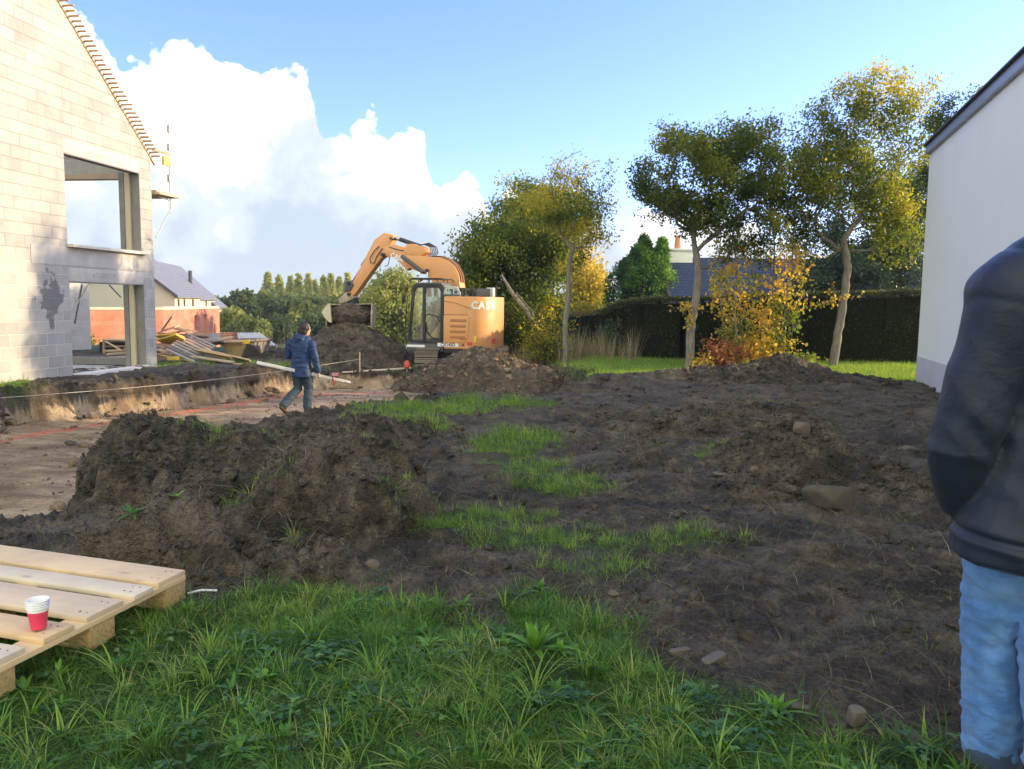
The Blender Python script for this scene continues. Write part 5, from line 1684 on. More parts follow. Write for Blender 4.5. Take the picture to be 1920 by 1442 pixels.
# undercarriage: tracks run toward the viewer
trot = math.radians(3)
def track(cx, cy):
    """stadium loop of shoes; length axis = world y"""
    Lh, rh, wd = 1.25, .40, .62
    grp = empty('track_dummy') if False else None
    b = MB(); zc = .42
    P = []
    nseg = 46
    per = 2 * (2 * Lh) + 2 * math.pi * rh
    for k in range(nseg):
        s = per * k / nseg
        if s < 2 * Lh: y, z, a = -Lh + s, zc + rh, 0
        elif s < 2 * Lh + math.pi * rh: th = (s - 2 * Lh) / rh; y, z, a = Lh + rh * math.sin(th), zc + rh * math.cos(th), -th
        elif s < 4 * Lh + math.pi * rh: y, z, a = Lh - (s - 2 * Lh - math.pi * rh), zc - rh, math.pi
        else: th = (s - 4 * Lh - math.pi * rh) / rh; y, z, a = -Lh - rh * math.sin(th), zc - rh * math.cos(th), math.pi - th
        R = np.array(Matrix.Rotation(a, 3, 'X'))
        c = np.array([cx, cy + y, z])
        b.box(c, (wd, .135, .03), rot=R)
        b.box(c + R @ np.array([0, .04, .03]), (wd, .022, .035), rot=R)
        b.box(c + R @ np.array([0, -.02, .02]), (wd, .014, .022), rot=R)
    tr = b.build('track', TRACKM, ex)
    f = MB(); f.box((cx, cy, zc), (wd * .5, 2 * Lh + .1, .5)); f.build('track_frame', BLACKP, ex, bevel=.04)
    f = MB()
    for y in (-Lh, Lh): f.tube([(cx - wd * .30, cy + y, zc), (cx + wd * .30, cy + y, zc)], .33, 20)
    f.build('sprocket', BLACKP, ex)
track(-1.12, -.15); track(.80, -.15)
b = MB(); b.box((-.16, 0, .50), (1.3, 1.5, .45)); b.build('centre_frame', BLACKP, ex, bevel=.04)
b = MB(); b.tube([(-.1, 0, .6), (-.1, 0, .84)], .62, 24); b.build('slew_ring', BLACKP, ex)

# ---- boom group, measured in a vertical plane through the machine
brot = math.radians(24)
bF = np.array([-math.cos(brot), math.sin(brot), 0]); bR = np.array([math.sin(brot), math.cos(brot), 0])
BO = E0 + W(.1, .12, 0)          # plane passes here
nP = bR
def bp(px, py, off=0.0):
    d = FW + RT * (px - 960) / F_PX + UPV * (721 - py) / F_PX
    t = ((BO - CP) @ nP) / (d @ nP)
    return CP + d * t + bR * off - E0
def plate(name, pts, off, th, mat, parent=ex, bevel=.012):
    b = MB(); P = [bp(x, y, off - th / 2) for x, y in pts]
    b.prism(P, bR * th); return b.build(name, mat, parent, bevel=bevel)
# main boom (rear, curved) from behind the cab
boomA = [(868, 540), (864, 516), (856, 500), (843, 489), (828, 483), (808, 482), (790, 479), (772, 476), (762, 484), (765, 497), (780, 503), (800, 510), (812, 522), (820, 540)]
boom = plate('boom', boomA, 0, .34, ORANGE, bevel=.02)
boomB = [(800, 487), (788, 474), (770, 466), (752, 462), (740, 459), (726, 464), (720, 474), (722, 480), (745, 484), (752, 492), (760, 500), (766, 507), (772, 503), (794, 512), (806, 510), (812, 498)]
plate('boom_front', boomB, 0, .26, ORANGE)
# knuckle/adjusting linkage block on top
plate('boom_link', [(762, 470), (768, 458), (782, 458), (800, 464), (806, 474), (796, 480), (778, 481), (766, 478)], -.02, .30, ORANGE)
bpy.context.view_layer.update()
n = -bR; xdir = -bF
pc_ = (bp(736, 478) + bp(762, 488)) / 2 + E0 - bR * (.131)
dirx = bp(764, 489) - bp(734, 478); dirx /= np.linalg.norm(dirx); upd = np.cross(n, dirx)
mw = Matrix(((dirx[0], upd[0], n[0], pc_[0]), (dirx[1], upd[1], n[1], pc_[1]), (dirx[2], upd[2], n[2], pc_[2]), (0, 0, 0, 1)))
text_mesh('boom_lettering', 'CASE', .21, .002, DECALW, boom, mw, bold=.006)
# stick
stick = plate('stick', [(724, 437), (741, 441), (738, 455), (733, 466), (727, 478), (716, 487), (672, 548), (664, 556), (655, 552), (660, 540), (700, 462), (706, 450)], .0, .24, ORANGE)
b = MB(); P0, P1 = bp(723, 484), bp(668, 556)
# cylinders
def cyl(name, a, b_, split, r0, r1, off, col=GREYP):
    A, B = bp(*a, off), bp(*b_, off); m_ = A + (B - A) * split
    mb = MB(); mb.tube([A, m_], r0, 12); o = mb.build(name, col, ex, smooth=True)
    mb = MB(); mb.tube([m_, B], r1, 10); mb.build('rod', CHROME, o, smooth=True)
    return o
cyl('stick_cylinder', (788, 462), (736, 444), .72, .065, .035, 0, BLACKP)
cyl('bucket_cylinder', (696, 474), (660, 529), .45, .06, .032, -.02)
cyl('boom_cylinder', (760, 481), (800, 511), .99, .06, .05, -.20)
cyl('lift_cylinder', (812, 556), (807, 505), .45, .07, .04, -.19)
cyl('lift_cylinder', (812, 556), (807, 505), .45, .07, .04, .20)
b = MB()
for (x, y, rr) in ((807, 508, .07), (798, 511, .06), (740, 448, .05), (724, 478, .07), (660, 532, .06), (661, 552, .06)):
    A = bp(x, y, -.24); b.tube([A, A + bR * .48], rr * .8, 12)
b.build('pin', BLACKP, ex, smooth=True)
# hoses looping behind the link block and down the boom back
for k in range(5):
    b = MB(); o = -.14 + k * .07
    b.tube([bp(786, 461 - k * .6, o), bp(800, 459 - k, o), bp(810 + k, 463, o), bp(813 + k, 474, o), bp(806 + k, 483, o), bp(790, 484, o)], .016, 5)
    b.build('hose', HOSE, ex, smooth=True)
for k in range(5):
    b = MB(); o = -.13 + k * .065
    b.tube([bp(812, 482, o), bp(830, 482 - 1, o), bp(846, 488, o), bp(858, 498, o), bp(866, 514, o), bp(869, 530, o)], .015, 5)
    b.build('hose', ORANGE if k % 2 else HOSE, ex, smooth=True)
b = MB(); b.tube([bp(716, 462, -.15), bp(708, 470, -.16), bp(699, 484, -.16), bp(700, 493, -.16), bp(707, 494, -.16), bp(711, 482, -.15), bp(722, 466, -.15)], .014, 6); b.build('hose', HOSE, ex, smooth=True)
b = MB(); b.tube([bp(724, 470, .15), bp(725, 485, .16), bp(722, 497, .16), bp(716, 499, .16)], .013, 6); b.build('hose', HOSE, ex, smooth=True)
b = MB(); b.tube([bp(735, 464, -.14), bp(755, 470, -.14), bp(775, 470, -.16)], .013, 6); b.build('hose', HOSE, ex, smooth=True)
# linkage and quick hitch
plate('linkage', [(650, 528), (662, 526), (668, 534), (662, 546), (652, 548)], 0, .30, GREYP)
plate('tilt_hitch', [(640, 560), (655, 548), (664, 552), (668, 560), (654, 567), (642, 569)], 0, .34, MUDB)
plate('hitch_neck', [(652, 562), (668, 558), (670, 572), (650, 574)], 0, .26, BLACKP)

# bucket: wide ditching bucket tipped toward the viewer, its opening down and forward, full of soil
bk0 = at_depth(612, 572, 24.6) - E0; bk1 = at_depth(698, 570, 24.6) - E0
ax = bk1 - bk0; Wb = np.linalg.norm(ax); ax /= Wb
dn = np.array([0, 0, -1.0]); out_ = np.cross(ax, dn); out_ /= np.linalg.norm(out_)      # toward viewer?
if out_[1] > 0: out_ = -out_
prof = [(0, 0), (-.30, -.04), (-.50, -.22), (-.52, -.45), (-.40, -.62), (-.10, -.70), (.02, -.66), (.12, -.30)]   # (toward viewer, z)
def bq(q, s): return bk0 + ax * s + out_ * q[0] * -1 * -1 + np.array([0, 0, q[1]])
prof = [(-.02, .02), (-.34, -.02), (-.52, -.18), (-.56, -.40), (-.46, -.58), (-.2, -.66), (.10, -.70)]
b = MB()
for i in range(len(prof) - 1):
    a0, a1 = prof[i], prof[i + 1]
    d = np.array([a1[0] - a0[0], a1[1] - a0[1]]); nrm = np.array([-d[1], d[0]]); nrm = nrm / np.linalg.norm(nrm) * .025
    P4 = [bk0 + out_ * a0[0] + (0, 0, a0[1]), bk0 + out_ * a1[0] + (0, 0, a1[1]), bk0 + out_ * (a1[0] + nrm[0]) + (0, 0, a1[1] + nrm[1]), bk0 + out_ * (a0[0] + nrm[0]) + (0, 0, a0[1] + nrm[1])]
    b.prism(P4, ax * Wb)
bucket = b.build('bucket', MUDB, ex)
for s in (0, Wb - .03):
    b = MB(); side = [(-.02, .03), (-.34, -.01), (-.53, -.18), (-.57, -.40), (-.46, -.60), (-.2, -.67), (.11, -.71), (.14, -.62), (.10, -.30)]
    P = [bk0 + ax * s + out_ * q[0] + np.array([0, 0, q[1]]) for q in side]
    b.prism(P, ax * .035); b.build('side_plate', MUDB, bucket)
# pale curved flank seen at the left of the bucket
b = MB(); fl = [(640 - 23, 572), (617, 606), (612, 604), (604, 592), (604, 586), (611, 574)]
# curved cheek plate turned toward the viewer
P = [at_depth(x, y, 24.35) - E0 for x, y in [(618, 568), (621, 605), (617, 604), (609, 596), (603, 586), (609, 576)]]
b.prism(P, np.array([.02, .05, 0])); b.build('side_plate', plain('worn_bucket_cheek', (.62, .54, .42), .55, .3, var=.15), bucket)
# soil in the bucket
def lump_mesh(name, c, r3, seed, mat, parent, sub=4, amp=.18, freq=3.0):
    bm = bmesh.new(); bmesh.ops.create_icosphere(bm, subdivisions=sub, radius=1)
    co = np.array([v.co[:] for v in bm.verts])
    n_ = fbm(co[:, 0] * freq + seed, co[:, 1] * freq + co[:, 2] * freq * .8, 1, 4, .6, seed) + .5 * fbm(co[:, 2] * freq, co[:, 0] * freq - co[:, 1] * freq, 1, 3, .6, seed + 3)
    co = co * (1 + amp * n_[:, None]) * np.array(r3) + np.array(c)
    for v, q in zip(bm.verts, co): v.co = q
    me = bpy.data.meshes.new(name); bm.to_mesh(me); bm.free()
    me.polygons.foreach_set('use_smooth', np.ones(len(me.polygons), bool)); me.materials.append(mat)
    for k_, v_ in (('dry', .35), ('tan', 0), ('green', 0), ('paint', 0)):
        at_ = me.attributes.new(k_, 'FLOAT', 'POINT'); at_.data.foreach_set('value', np.full(len(me.vertices), v_, np.float32))
    o = bpy.data.objects.new(name, me); COL.objects.link(o)
    if parent: o.parent = parent
    return o
bc = bk0 + ax * Wb / 2 + out_ * -.12 + np.array([0, 0, -.33])
ld = lump_mesh('soil_load', (0, 0, 0), (Wb * .47, .42, .36), 5, SOIL, ex, 5, .16, 3.5)
ld.location = bc; ld.rotation_euler = (0, 0, math.atan2(ax[1], ax[0]))
# ------------------------------------------------------------------ pallet and cups
PINE = wood_material('fresh_pine', (.74, .53, .30), 0, dark=(.36, .17, .07), rough=.6, strength=.85)
PINE2 = wood_material('pale_pine', (.74, .62, .44), 0, dark=(.40, .22, .14), rough=.6, strength=.65)
PINE_Y = wood_material('pine_cross_board', (.76, .52, .26), 1, dark=(.40, .20, .08), rough=.6, strength=.4)
CHIP = plain('pressed_chip_block', (.46, .31, .13), .9, var=.45, scale=70, bump=.8, bscale=160)
pal = empty('pallet', (-1.645, 3.93, 0), math.atan2(.26, -.966), 'pale new wooden pallet lying in the grass with paper cups on it', 'pallet')
pal.rotation_euler = (0.0, math.radians(-1.2), math.atan2(.26, -.966))
# local x: along the deck boards (to the left), local y: toward the viewer (negative is away)
PT = .193
for (v0, v1, mt, ov) in ((0, .20, PINE, 0), (.245, .375, PINE2, -.012), (.43, .645, PINE, .0), (.72, .875, PINE, -.006), (.955, 1.16, PINE2, .004)):
    b = MB(); b.box((.62 + ov, (v0 + v1) / 2, PT - .0125), (1.24, v1 - v0, .025)); b.build('deck_board', mt, pal, bevel=.003)
for x in (.055, .60, 1.15):
    b = MB(); b.box((x, .58, PT - .0375), (.12, 1.155, .0245)); b.build('cross_board', PINE_Y, pal, bevel=.002)
    for y in (.075, .56, 1.08):
        b = MB(); b.box((x, y, PT - .098), (.115, .145, .096)); b.build('block', CHIP, pal, bevel=.003)
for y in (.075, .56, 1.08):
    b = MB(); b.box((.62, y, .035), (1.2, .10, .022)); b.build('base_board', PINE, pal, bevel=.002)
nl = MB()
for v in (.05, .15, .28, .34, .48, .60, .76, .83, 1.0, 1.1):
    for x in (.04, .075): nl.tube([(x, v + rng.normal(0, .006), PT - .004), (x, v, PT + .0012)], .0035, 6)
nl.build('nails', plain('nail_head', (.10, .09, .09), .5, .7), pal)
# cups
CUPR = plain('raspberry_card', (.70, .045, .11), .45, var=.05)
CUPW = plain('white_card', (.80, .80, .82), .5, var=.03)
def cup(zoff, label, k, jx, jy):
    o = empty('paper_cup', (cupx + jx, cupy + jy, cupz + zoff), k * .7, label, 'paper cup', 'stack of nested paper cups on the pallet')
    H_, r0, r1 = .092, .029, .041
    def rev(prof, n=40):
        V = []; Fq = []
        for (r, z) in prof:
            for i in range(n):
                a = 2 * math.pi * i / n; V.append((r * math.cos(a), r * math.sin(a), z))
        for j in range(len(prof) - 1):
            for i in range(n): Fq.append((j * n + i, j * n + (i + 1) % n, (j + 1) * n + (i + 1) % n, (j + 1) * n + i))
        return V, Fq
    V, Fq = rev([(.001, .006), (r0 - .001, .006), (r0 - .001, 0), (r0, 0), (r1 - .002, H_ - .018)]); b = MB(); b.raw(V, Fq); b.build('sleeve', CUPR, o, smooth=True)
    V, Fq = rev([(r1 - .0019, H_ - .018), (r1 - .0008, H_ - .004)]); b = MB(); b.raw(V, Fq); b.build('band', CUPW, o, smooth=True)
    rim = [(r1 + .001 + .0022 * math.cos(t), H_ - .002 + .0022 * math.sin(t)) for t in np.linspace(math.pi * 1.2, -math.pi, 9)]
    V, Fq = rev(rim + [(r1 - .004, H_ - .012), (r0 - .003, .008), (.001, .008)]); b = MB(); b.raw(V, Fq); b.build('rim', CUPW, o, smooth=True)
cp = at_ground(73, 1178, .202); cupx, cupy, cupz = cp[0], cp[1], .2045
for i, (nm) in enumerate(('bottom cup of the nested stack, its raspberry red side showing', 'second cup up in the nested stack, only its rim band showing', 'third cup up in the nested stack, just below the open top one', 'topmost cup of the nested stack, open and white inside')):
    cup(i * .0095, nm, i, rng.normal(0, .0006), rng.normal(0, .0006))

# ------------------------------------------------------------------ stones and brick scraps
STONE = plain('field_stone', (.075, .062, .044), .9, var=.35, scale=9, bump=.6, dirt=((.07, .055, .04), .7))
STONE2 = plain('ochre_stone', (.13, .10, .07), .9, var=.25, scale=9, bump=.6, dirt=((.10, .08, .055), .6))
PALEST = plain('mud_stained_block', (.12, .10, .08), .85, var=.2, scale=12, bump=.4, dirt=((.12, .09, .07), .7))
def stone(px, py, r3, mat, label, seed, Yd=None, sink=.35, rz=0, name='stone', cat='stone', group=None):
    c = at_ground(px, py, .04)
    if Yd: c = at_depth(px, py, Yd)
    z = float(surf_z(np.array([c[0]]), np.array([c[1]]))[0])
    o = lump_mesh(name, (0, 0, 0), r3, seed, mat, None, 4, .16, 1.4)
    co = np.zeros(len(o.data.vertices) * 3, np.float32); o.data.vertices.foreach_get('co', co); co = co.reshape(-1, 3)
    pl = np.random.default_rng(seed); u = co / np.array(r3)
    for _ in range(9):      # knock flat facets off the lump
        d = pl.normal(size=3); d /= np.linalg.norm(d); h = u @ d; lim = .72
        u = u - np.where(h > lim, (h - lim) * .85, 0)[:, None] * d
    co = u * np.array(r3)
    o.data.vertices.foreach_set('co', co.ravel().astype(np.float32)); o.data.update()
    o.location = (c[0], c[1], z + r3[2] * (1 - 2 * sink) * .6); o.rotation_euler = (0, .1, rz)
    tag(o, label, cat, group); return o
stone(1556, 948, (.235, .16, .135), STONE, 'largest brown stone lying at the front foot of the stony heap', 3, sink=.2)
stone(1502, 816, (.085, .07, .085), STONE2, 'rounded pale pinkish stone on top of the stony heap', 4, Yd=7.15, sink=.1)
stone(1440, 795, (.10, .09, .07), STONE, 'grey rounded stone on the left shoulder of the stony heap', 5, Yd=8.6, sink=.1)
stone(1452, 812, (.10, .08, .07), STONE, 'second rounded stone just below the grey one on the stony heap', 6, Yd=8.2, sink=.1)
stone(1413, 905, (.045, .04, .045), STONE2, 'fist-sized tan stone left of the largest stone', 7, sink=.2)
stone(1704, 845, (.11, .08, .05), STONE2, 'flat ochre stone in the soil behind the man\'s jacket', 8, sink=.3)
stone(1350, 893, (.07, .05, .02), PALEST, 'flat pale stone in front of the low soil ridge', 9, sink=.2)
stone(1388, 707, (.16, .12, .09), STONE, 'grey stone at the foot of the low wide heap', 10, Yd=16.2, sink=.2)
stone(132, 803, (.10, .08, .05), STONE, 'dark clod-like stone lying on the pit floor beside the orange line', 12, Yd=11.6, sink=.2)
stone(700, 1052, (.05, .04, .035), STONE2, 'small pale stone at the foot of the grassy heap', 13, sink=.3)
stone(1150, 1110, (.03, .025, .02), STONE2, 'pebble at the left edge of the muddy strip', 14, sink=.3)
def scrap(px, py, size, rz, label, tilt=(0, 0), z=.0, mat=PALEST):
    c = at_ground(px, py, .03); zz = float(surf_z(np.array([c[0]]), np.array([c[1]]))[0])
    o = lump_mesh('block_scrap', (0, 0, 0), (1, 1, 1), int(px), mat, None, 4, .0)
    co = np.array([v.co[:] for v in o.data.vertices]); co = np.sign(co) * np.abs(co) ** .42 * np.array(size) / 2
    co *= 1 + .10 * fbm(co[:, 0] * 30 + px, co[:, 1] * 30 + co[:, 2] * 25, 1, 3, .6, 3)[:, None]
    o.data.vertices.foreach_set('co', co.ravel().astype(np.float32)); o.data.update()
    o.location = (c[0], c[1], zz + size[2] * .35 + z); o.rotation_euler = (tilt[0], tilt[1], rz)
    tag(o, label, 'block scrap', 'broken pieces of block at the edge of the lawn'); return o
scrap(1340, 1232, (.15, .055, .035), .75, 'longest pale block scrap with dark straps across it, half in the grass')
b = MB(); b.box((-.01, 0, 0), (.008, .068, .054)); b.box((.035, 0, 0), (.006, .068, .054)); 
scrap(1605, 1350, (.06, .05, .075), .15, 'upright grey block scrap between grass and mud near the man', (.25, 0), z=.02)
scrap(1668, 1372, (.07, .04, .03), -.2, 'small pale wedge-shaped scrap left of the long curved one', (0, .3))
scrap(1720, 1380, (.11, .03, .02), -.55, 'long thin pale scrap nearest the man\'s foot', (0, .15))
scrap(1495, 1312, (.09, .05, .012), -.3, 'flat buff shard lying in the mud beyond the grass edge')
scrap(1275, 1215, (.10, .035, .03), .4, 'small grey shard left of the longest block scrap')
o = MB(); o.tube([(0, 0, 0), (.06, .02, .012), (.14, .04, .004)], .006, 6); wv = o.build('plastic_strip', CUPW, None); c = at_ground(352, 1106, .03)
wv.location = (c[0], c[1], float(surf_z(np.array([c[0]]), np.array([c[1]]))[0]) + .02); tag(wv, 'narrow white plastic strip sticking out past the pallet corner', 'plastic strip')

# ------------------------------------------------------------------ timber pile, seen beside and through the house
WB = wood_material('weathered_brown_plank', (.34, .20, .11), 0, dark=(.12, .07, .04))
WO = wood_material('sunlit_orange_plank', (.56, .34, .17), 0, dark=(.25, .12, .05))
WT = wood_material('tan_plank', (.50, .38, .22), 0, dark=(.22, .14, .07))
WG = wood_material('grey_weathered_wood', (.20, .165, .14), 0, dark=(.08, .06, .05))
WY = plain('yellow_formwork_panel', (.66, .44, .03), .6, var=.2, scale=6, dirt=((.25, .19, .10), .6))
TG = 'timbers of the pile beside the block house'
def plank(p, q, w_, th, mat, label=None, roll=0.0, name='plank', cat='plank', group=TG, vis=True):
    a = at_depth(*p); c = at_depth(*q)
    d = c - a; L = np.linalg.norm(d); d /= L
    side = np.cross((0, 0, 1.0), d); side /= np.linalg.norm(side) + 1e-9
    up = np.cross(d, side)
    s2 = side * math.cos(roll) + up * math.sin(roll); u2 = np.cross(d, s2)
    m_ = (a + c) / 2
    b = MB(); b.box((0, 0, 0), (L, w_, th)); o = b.build(name, mat, None, bevel=.004)
    o.matrix_world = Matrix(((d[0], s2[0], u2[0], m_[0]), (d[1], s2[1], u2[1], m_[1]), (d[2], s2[2], u2[2], m_[2]), (0, 0, 0, 1)))
    tag(o, label or 'plain brown plank lying flat among the others in the timber pile', cat, group)
    return o
plank((300, 624, 21.6), (326, 588, 21.0), .26, .04, WB, 'wide brown plank standing up out of the timber pile', roll=.9)
plank((300, 622, 21.4), (332, 612, 21.2), .20, .035, WO, 'short orange plank propped on top of the pile behind the standing one', roll=.3)
plank((326, 612, 21.3), (368, 622, 21.6), .18, .04, WO, 'orange plank sloping down to the right at the top of the pile')
plank((330, 616, 21.2), (352, 622, 21.0), .16, .035, WB, 'brown plank just right of the foot of the standing plank'); plank((296, 625, 21.0), (390, 630, 21.9), .20, .04, WB, 'brown plank lying level across the top of the pile')
plank((310, 627, 20.9), (345, 621, 21.3), .18, .035, WB, 'short brown plank above the upper yellow panel'); plank((340, 627, 21.5), (396, 634, 22.2), .20, .035, WB, 'brown plank on the back right shoulder of the pile')
plank((352, 625, 21.9), (396, 627, 22.6), .16, .035, WO, 'brown plank against the red wall at the top right of the pile'); plank((300, 630, 21.2), (360, 634, 21.6), .22, .035, WO, 'orange plank tucked under the level top plank')
plank((298, 633, 21.0), (338, 629, 20.8), .34, .03, WY, 'upper yellow formwork panel on the pile', roll=-.35, name='yellow_board', cat='board')
plank((303, 642, 20.8), (339, 632, 20.6), .34, .03, WY, 'middle yellow formwork panel, brightest in the pile', roll=-.45, name='yellow_board', cat='board')
plank((318, 672, 19.7), (332, 672, 19.6), .16, .09, WY, 'short yellow block under the front of the slatted panel', name='formwork_block', cat='formwork block')
plank((298, 645, 20.6), (330, 650, 20.4), .22, .035, WB, 'brown plank directly below the middle yellow panel'); plank((297, 655, 20.4), (330, 664, 20.2), .20, .035, WT, 'brown board end left of the slatted panel')
plank((297, 664, 20.3), (336, 656, 20.3), .20, .04, WT, 'tan board end left of the slatted panel'); plank((297, 676, 20.0), (328, 668, 20.0), .18, .04, WG, 'grey plank pointing out under the slatted panel'); plank((297, 671, 20.4), (350, 676, 20.4), .22, .04, WB, 'tan plank crossing below the left board ends')
plank((297, 681, 20.2), (360, 682, 20.0), .24, .05, WB, 'brown plank low in the pile behind the slatted panel'); plank((330, 682, 20.5), (400, 683, 20.3), .24, .05, WB, 'lowest brown plank at the house corner')
plank((383, 634, 21.8), (413, 632, 21.9), .75, .02, WG, 'dark grey plywood sheet at the back right of the pile', roll=.25, name='plywood_sheet', cat='plywood sheet')
plank((379, 657, 20.4), (470, 678, 20.3), .26, .04, WO, 'long sunlit orange plank reaching farthest right from the pile', roll=-.45)
plank((372, 658, 20.2), (432, 670, 20.0), .22, .04, WO, 'second long sunlit orange plank, left of the longest one', roll=-.4)
plank((360, 668, 20.0), (436, 679, 19.8), .20, .04, WT, 'lowest brown plank under the slatted panel'); plank((372, 677, 20.2), (440, 682, 20.0), .18, .05, WB, 'tan plank under the long orange planks'); plank((395, 664, 20.8), (474, 682, 20.6), .18, .05, WO, 'brown plank on the grass under the long orange planks')
plank((408, 637, 21.6), (436, 632, 22.0), .10, .05, WT, 'thin square timber end resting on the skip'); plank((418, 681, 19.9), (468, 684, 19.9), .16, .04, WO, 'brown-orange plank running behind the longest orange plank')
# slatted panel
sp = empty('slatted_panel', at_depth(357, 651, 20.3), 0, 'dark grey slatted wooden panel leaning across the front of the pile', 'slatted panel', TG)
c0_ = at_depth(357, 651, 20.3); A1, A2, A3, A4 = [at_depth(*k) - c0_ for k in ((351, 622, 21.4), (406, 647, 21.2), (363, 680, 19.6), (308, 655, 19.8))]
for k in range(9):
    t0 = (k + .5) / 9
    a = A1 + (A4 - A1) * t0; c = A2 + (A3 - A2) * t0; nn = np.cross(A2 - A1, A4 - A1); nn /= np.linalg.norm(nn); w2 = (A4 - A1) / np.linalg.norm(A4 - A1) * .052
    b = MB(); b.hexa([a - w2, c - w2, c + w2, a + w2, a - w2 + nn * .022, c - w2 + nn * .022, c + w2 + nn * .022, a + w2 + nn * .022]); b.build('slat', WG, sp)
for t0 in (.12, .5, .88):
    a = A1 + (A2 - A1) * t0; c = A4 + (A3 - A4) * t0; nn = np.cross(A2 - A1, A4 - A1); nn /= np.linalg.norm(nn); w2 = (A2 - A1) / np.linalg.norm(A2 - A1) * .04
    b = MB(); b.hexa([a - w2 + nn * .024, c - w2 + nn * .024, c + w2 + nn * .024, a + w2 + nn * .024, a - w2 + nn * .06, c - w2 + nn * .06, c + w2 + nn * .06, a + w2 + nn * .06]); b.build('cross_bar', WB, sp)
rpl = np.random.default_rng(77)
for i in range(16):
    cx_, cy_ = rpl.uniform(300, 405), 0
    cy_ = 632 + (i % 8) * 6.2 + rpl.uniform(-2, 2); Yp = 22.0 - (i % 8) * .18 + .5
    dx_, dy_ = rpl.uniform(14, 34), rpl.uniform(-7, 7)
    plank((cx_ - dx_, cy_ - dy_, Yp + rpl.uniform(-.3, .3)), (cx_ + dx_, cy_ + dy_, Yp + rpl.uniform(-.3, .3)), .22, .045, (WB, WT, WG, WB, WO)[i % 5], 'weathered plank buried in the middle of the timber pile', roll=rpl.uniform(-.3, .1))
# crate and planks behind the opening
cr = empty('timber_crate', at_depth(194, 668, 23.5), 0, 'open timber crate with a diagonal brace seen through the ground floor opening', 'crate')
g0 = at_depth(194, 668, 23.5)
def rel(px, py, Y): return at_depth(px, py, Y) - g0
def bar(par, a, c, w_, mat, nm):
    b = MB(); b.tube([a, c], w_ * .7, 4); return b.build(nm, mat, par)
bar(cr, rel(194, 637, 23.5), rel(258, 639, 23.5), .07, WT, 'top_rail'); bar(cr, rel(195, 635, 23.5), rel(195, 668, 23.5), .06, WT, 'post'); bar(cr, rel(258, 637, 23.5), rel(258, 668, 23.5), .06, WT, 'post')
bar(cr, rel(197, 640, 23.45), rel(225, 656, 23.45), .05, WT, 'brace'); bar(cr, rel(195, 650, 23.5), rel(256, 650, 23.5), .05, WB, 'mid_rail')
b = MB(); b.box(rel(226, 654, 23.9), (1.0, .5, .42)); b.build('dark_inside', plain('crate_inner_shade', (.02, .02, .02), .8), cr)  # near-black box put in for the shade inside the open crate
_pl = iter(('lowest long tan plank', 'tan plank second from the top', 'topmost tan plank in front of the crate', 'slanting orange plank', 'tan plank at the left end of the heap', 'short tan plank at the bottom', 'brown plank sloping up beside the crate'))
for (p, q, mt) in (((190, 672, 21.6), (262, 668, 21.8), WT), ((200, 664, 21.9), (262, 660, 22.2), WT), ((198, 658, 22.2), (256, 656, 22.2), WT), ((222, 676, 21.2), (256, 660, 21.4), WO), ((180, 672, 21.4), (230, 674, 21.2), WT), ((215, 677, 21.0), (250, 676, 20.9), WT), ((234, 656, 22.2), (256, 646, 22.2), WB)):
    plank(p, q, .26, .05, mt, next(_pl) + ' seen through the ground floor opening', group='planks seen through the ground floor opening')

# skip, brick stack, tin-roofed shed
sk = empty('skip', at_depth(455, 672, 22.5), 0, 'mud-stained steel skip with flared sides right of the timber pile', 'skip'); g0 = at_depth(455, 672, 22.5)
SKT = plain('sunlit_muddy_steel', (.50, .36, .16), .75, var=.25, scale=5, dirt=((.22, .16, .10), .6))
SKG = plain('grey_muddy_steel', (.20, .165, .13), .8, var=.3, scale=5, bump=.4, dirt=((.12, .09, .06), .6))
T4 = [rel(412, 642, 22.2), rel(466, 640, 22.0), rel(508, 636, 24.0), rel(452, 636, 24.2)]
B4 = [rel(426, 662, 22.3), rel(452, 673, 22.2), rel(500, 672, 23.6), rel(470, 670, 23.8)]
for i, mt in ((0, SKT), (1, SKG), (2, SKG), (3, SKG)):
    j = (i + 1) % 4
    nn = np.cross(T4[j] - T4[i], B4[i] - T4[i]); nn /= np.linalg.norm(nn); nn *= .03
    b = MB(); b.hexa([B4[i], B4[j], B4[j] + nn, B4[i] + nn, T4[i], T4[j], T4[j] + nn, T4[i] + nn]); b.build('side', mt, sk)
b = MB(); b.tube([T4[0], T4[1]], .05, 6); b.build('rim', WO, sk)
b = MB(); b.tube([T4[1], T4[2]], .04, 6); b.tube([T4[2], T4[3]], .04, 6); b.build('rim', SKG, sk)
b = MB(); b.box(rel(462, 641, 21.9), (.18, .1, .10)); b.build('corner_pad', WY, sk)
b = MB(); b.box((0, 0, 0), (.34, .5, .30)); bs_ = b.build('brick_stack', block_material('stacked_red_brick', (.55, .20, .12), (.62, .28, .18), (.30, .15, .10), .22, .075, .006, stainy=False), None)
q = at_depth(430, 633, 24.6); bs_.location = q; tag(bs_, 'small stack of red bricks behind the skip', 'brick stack')
b = MB(); b.box((q[0], q[1], -.35), (.5, .6, .5)); o = b.build('brick_pallet', WG, None); bpy.context.view_layer.update(); tag(o, 'dark wooden base under the small stack of red bricks', 'pallet')
sdh = empty('tin_roof_shed', at_depth(480, 650, 28), 0, 'low shed under a pale corrugated roof behind the skip', 'shed'); g0 = at_depth(480, 650, 28)
TIN = plain('pale_corrugated_sheet', (.55, .55, .56), .55, .2, var=.15, scale=3, dirt=((.30, .27, .22), .4))
R0, R1, E1, E0_ = rel(440, 625, 29), rel(488, 624, 29), rel(520, 648, 27), rel(462, 650, 27)
nu = 60; V = []; Fq = []
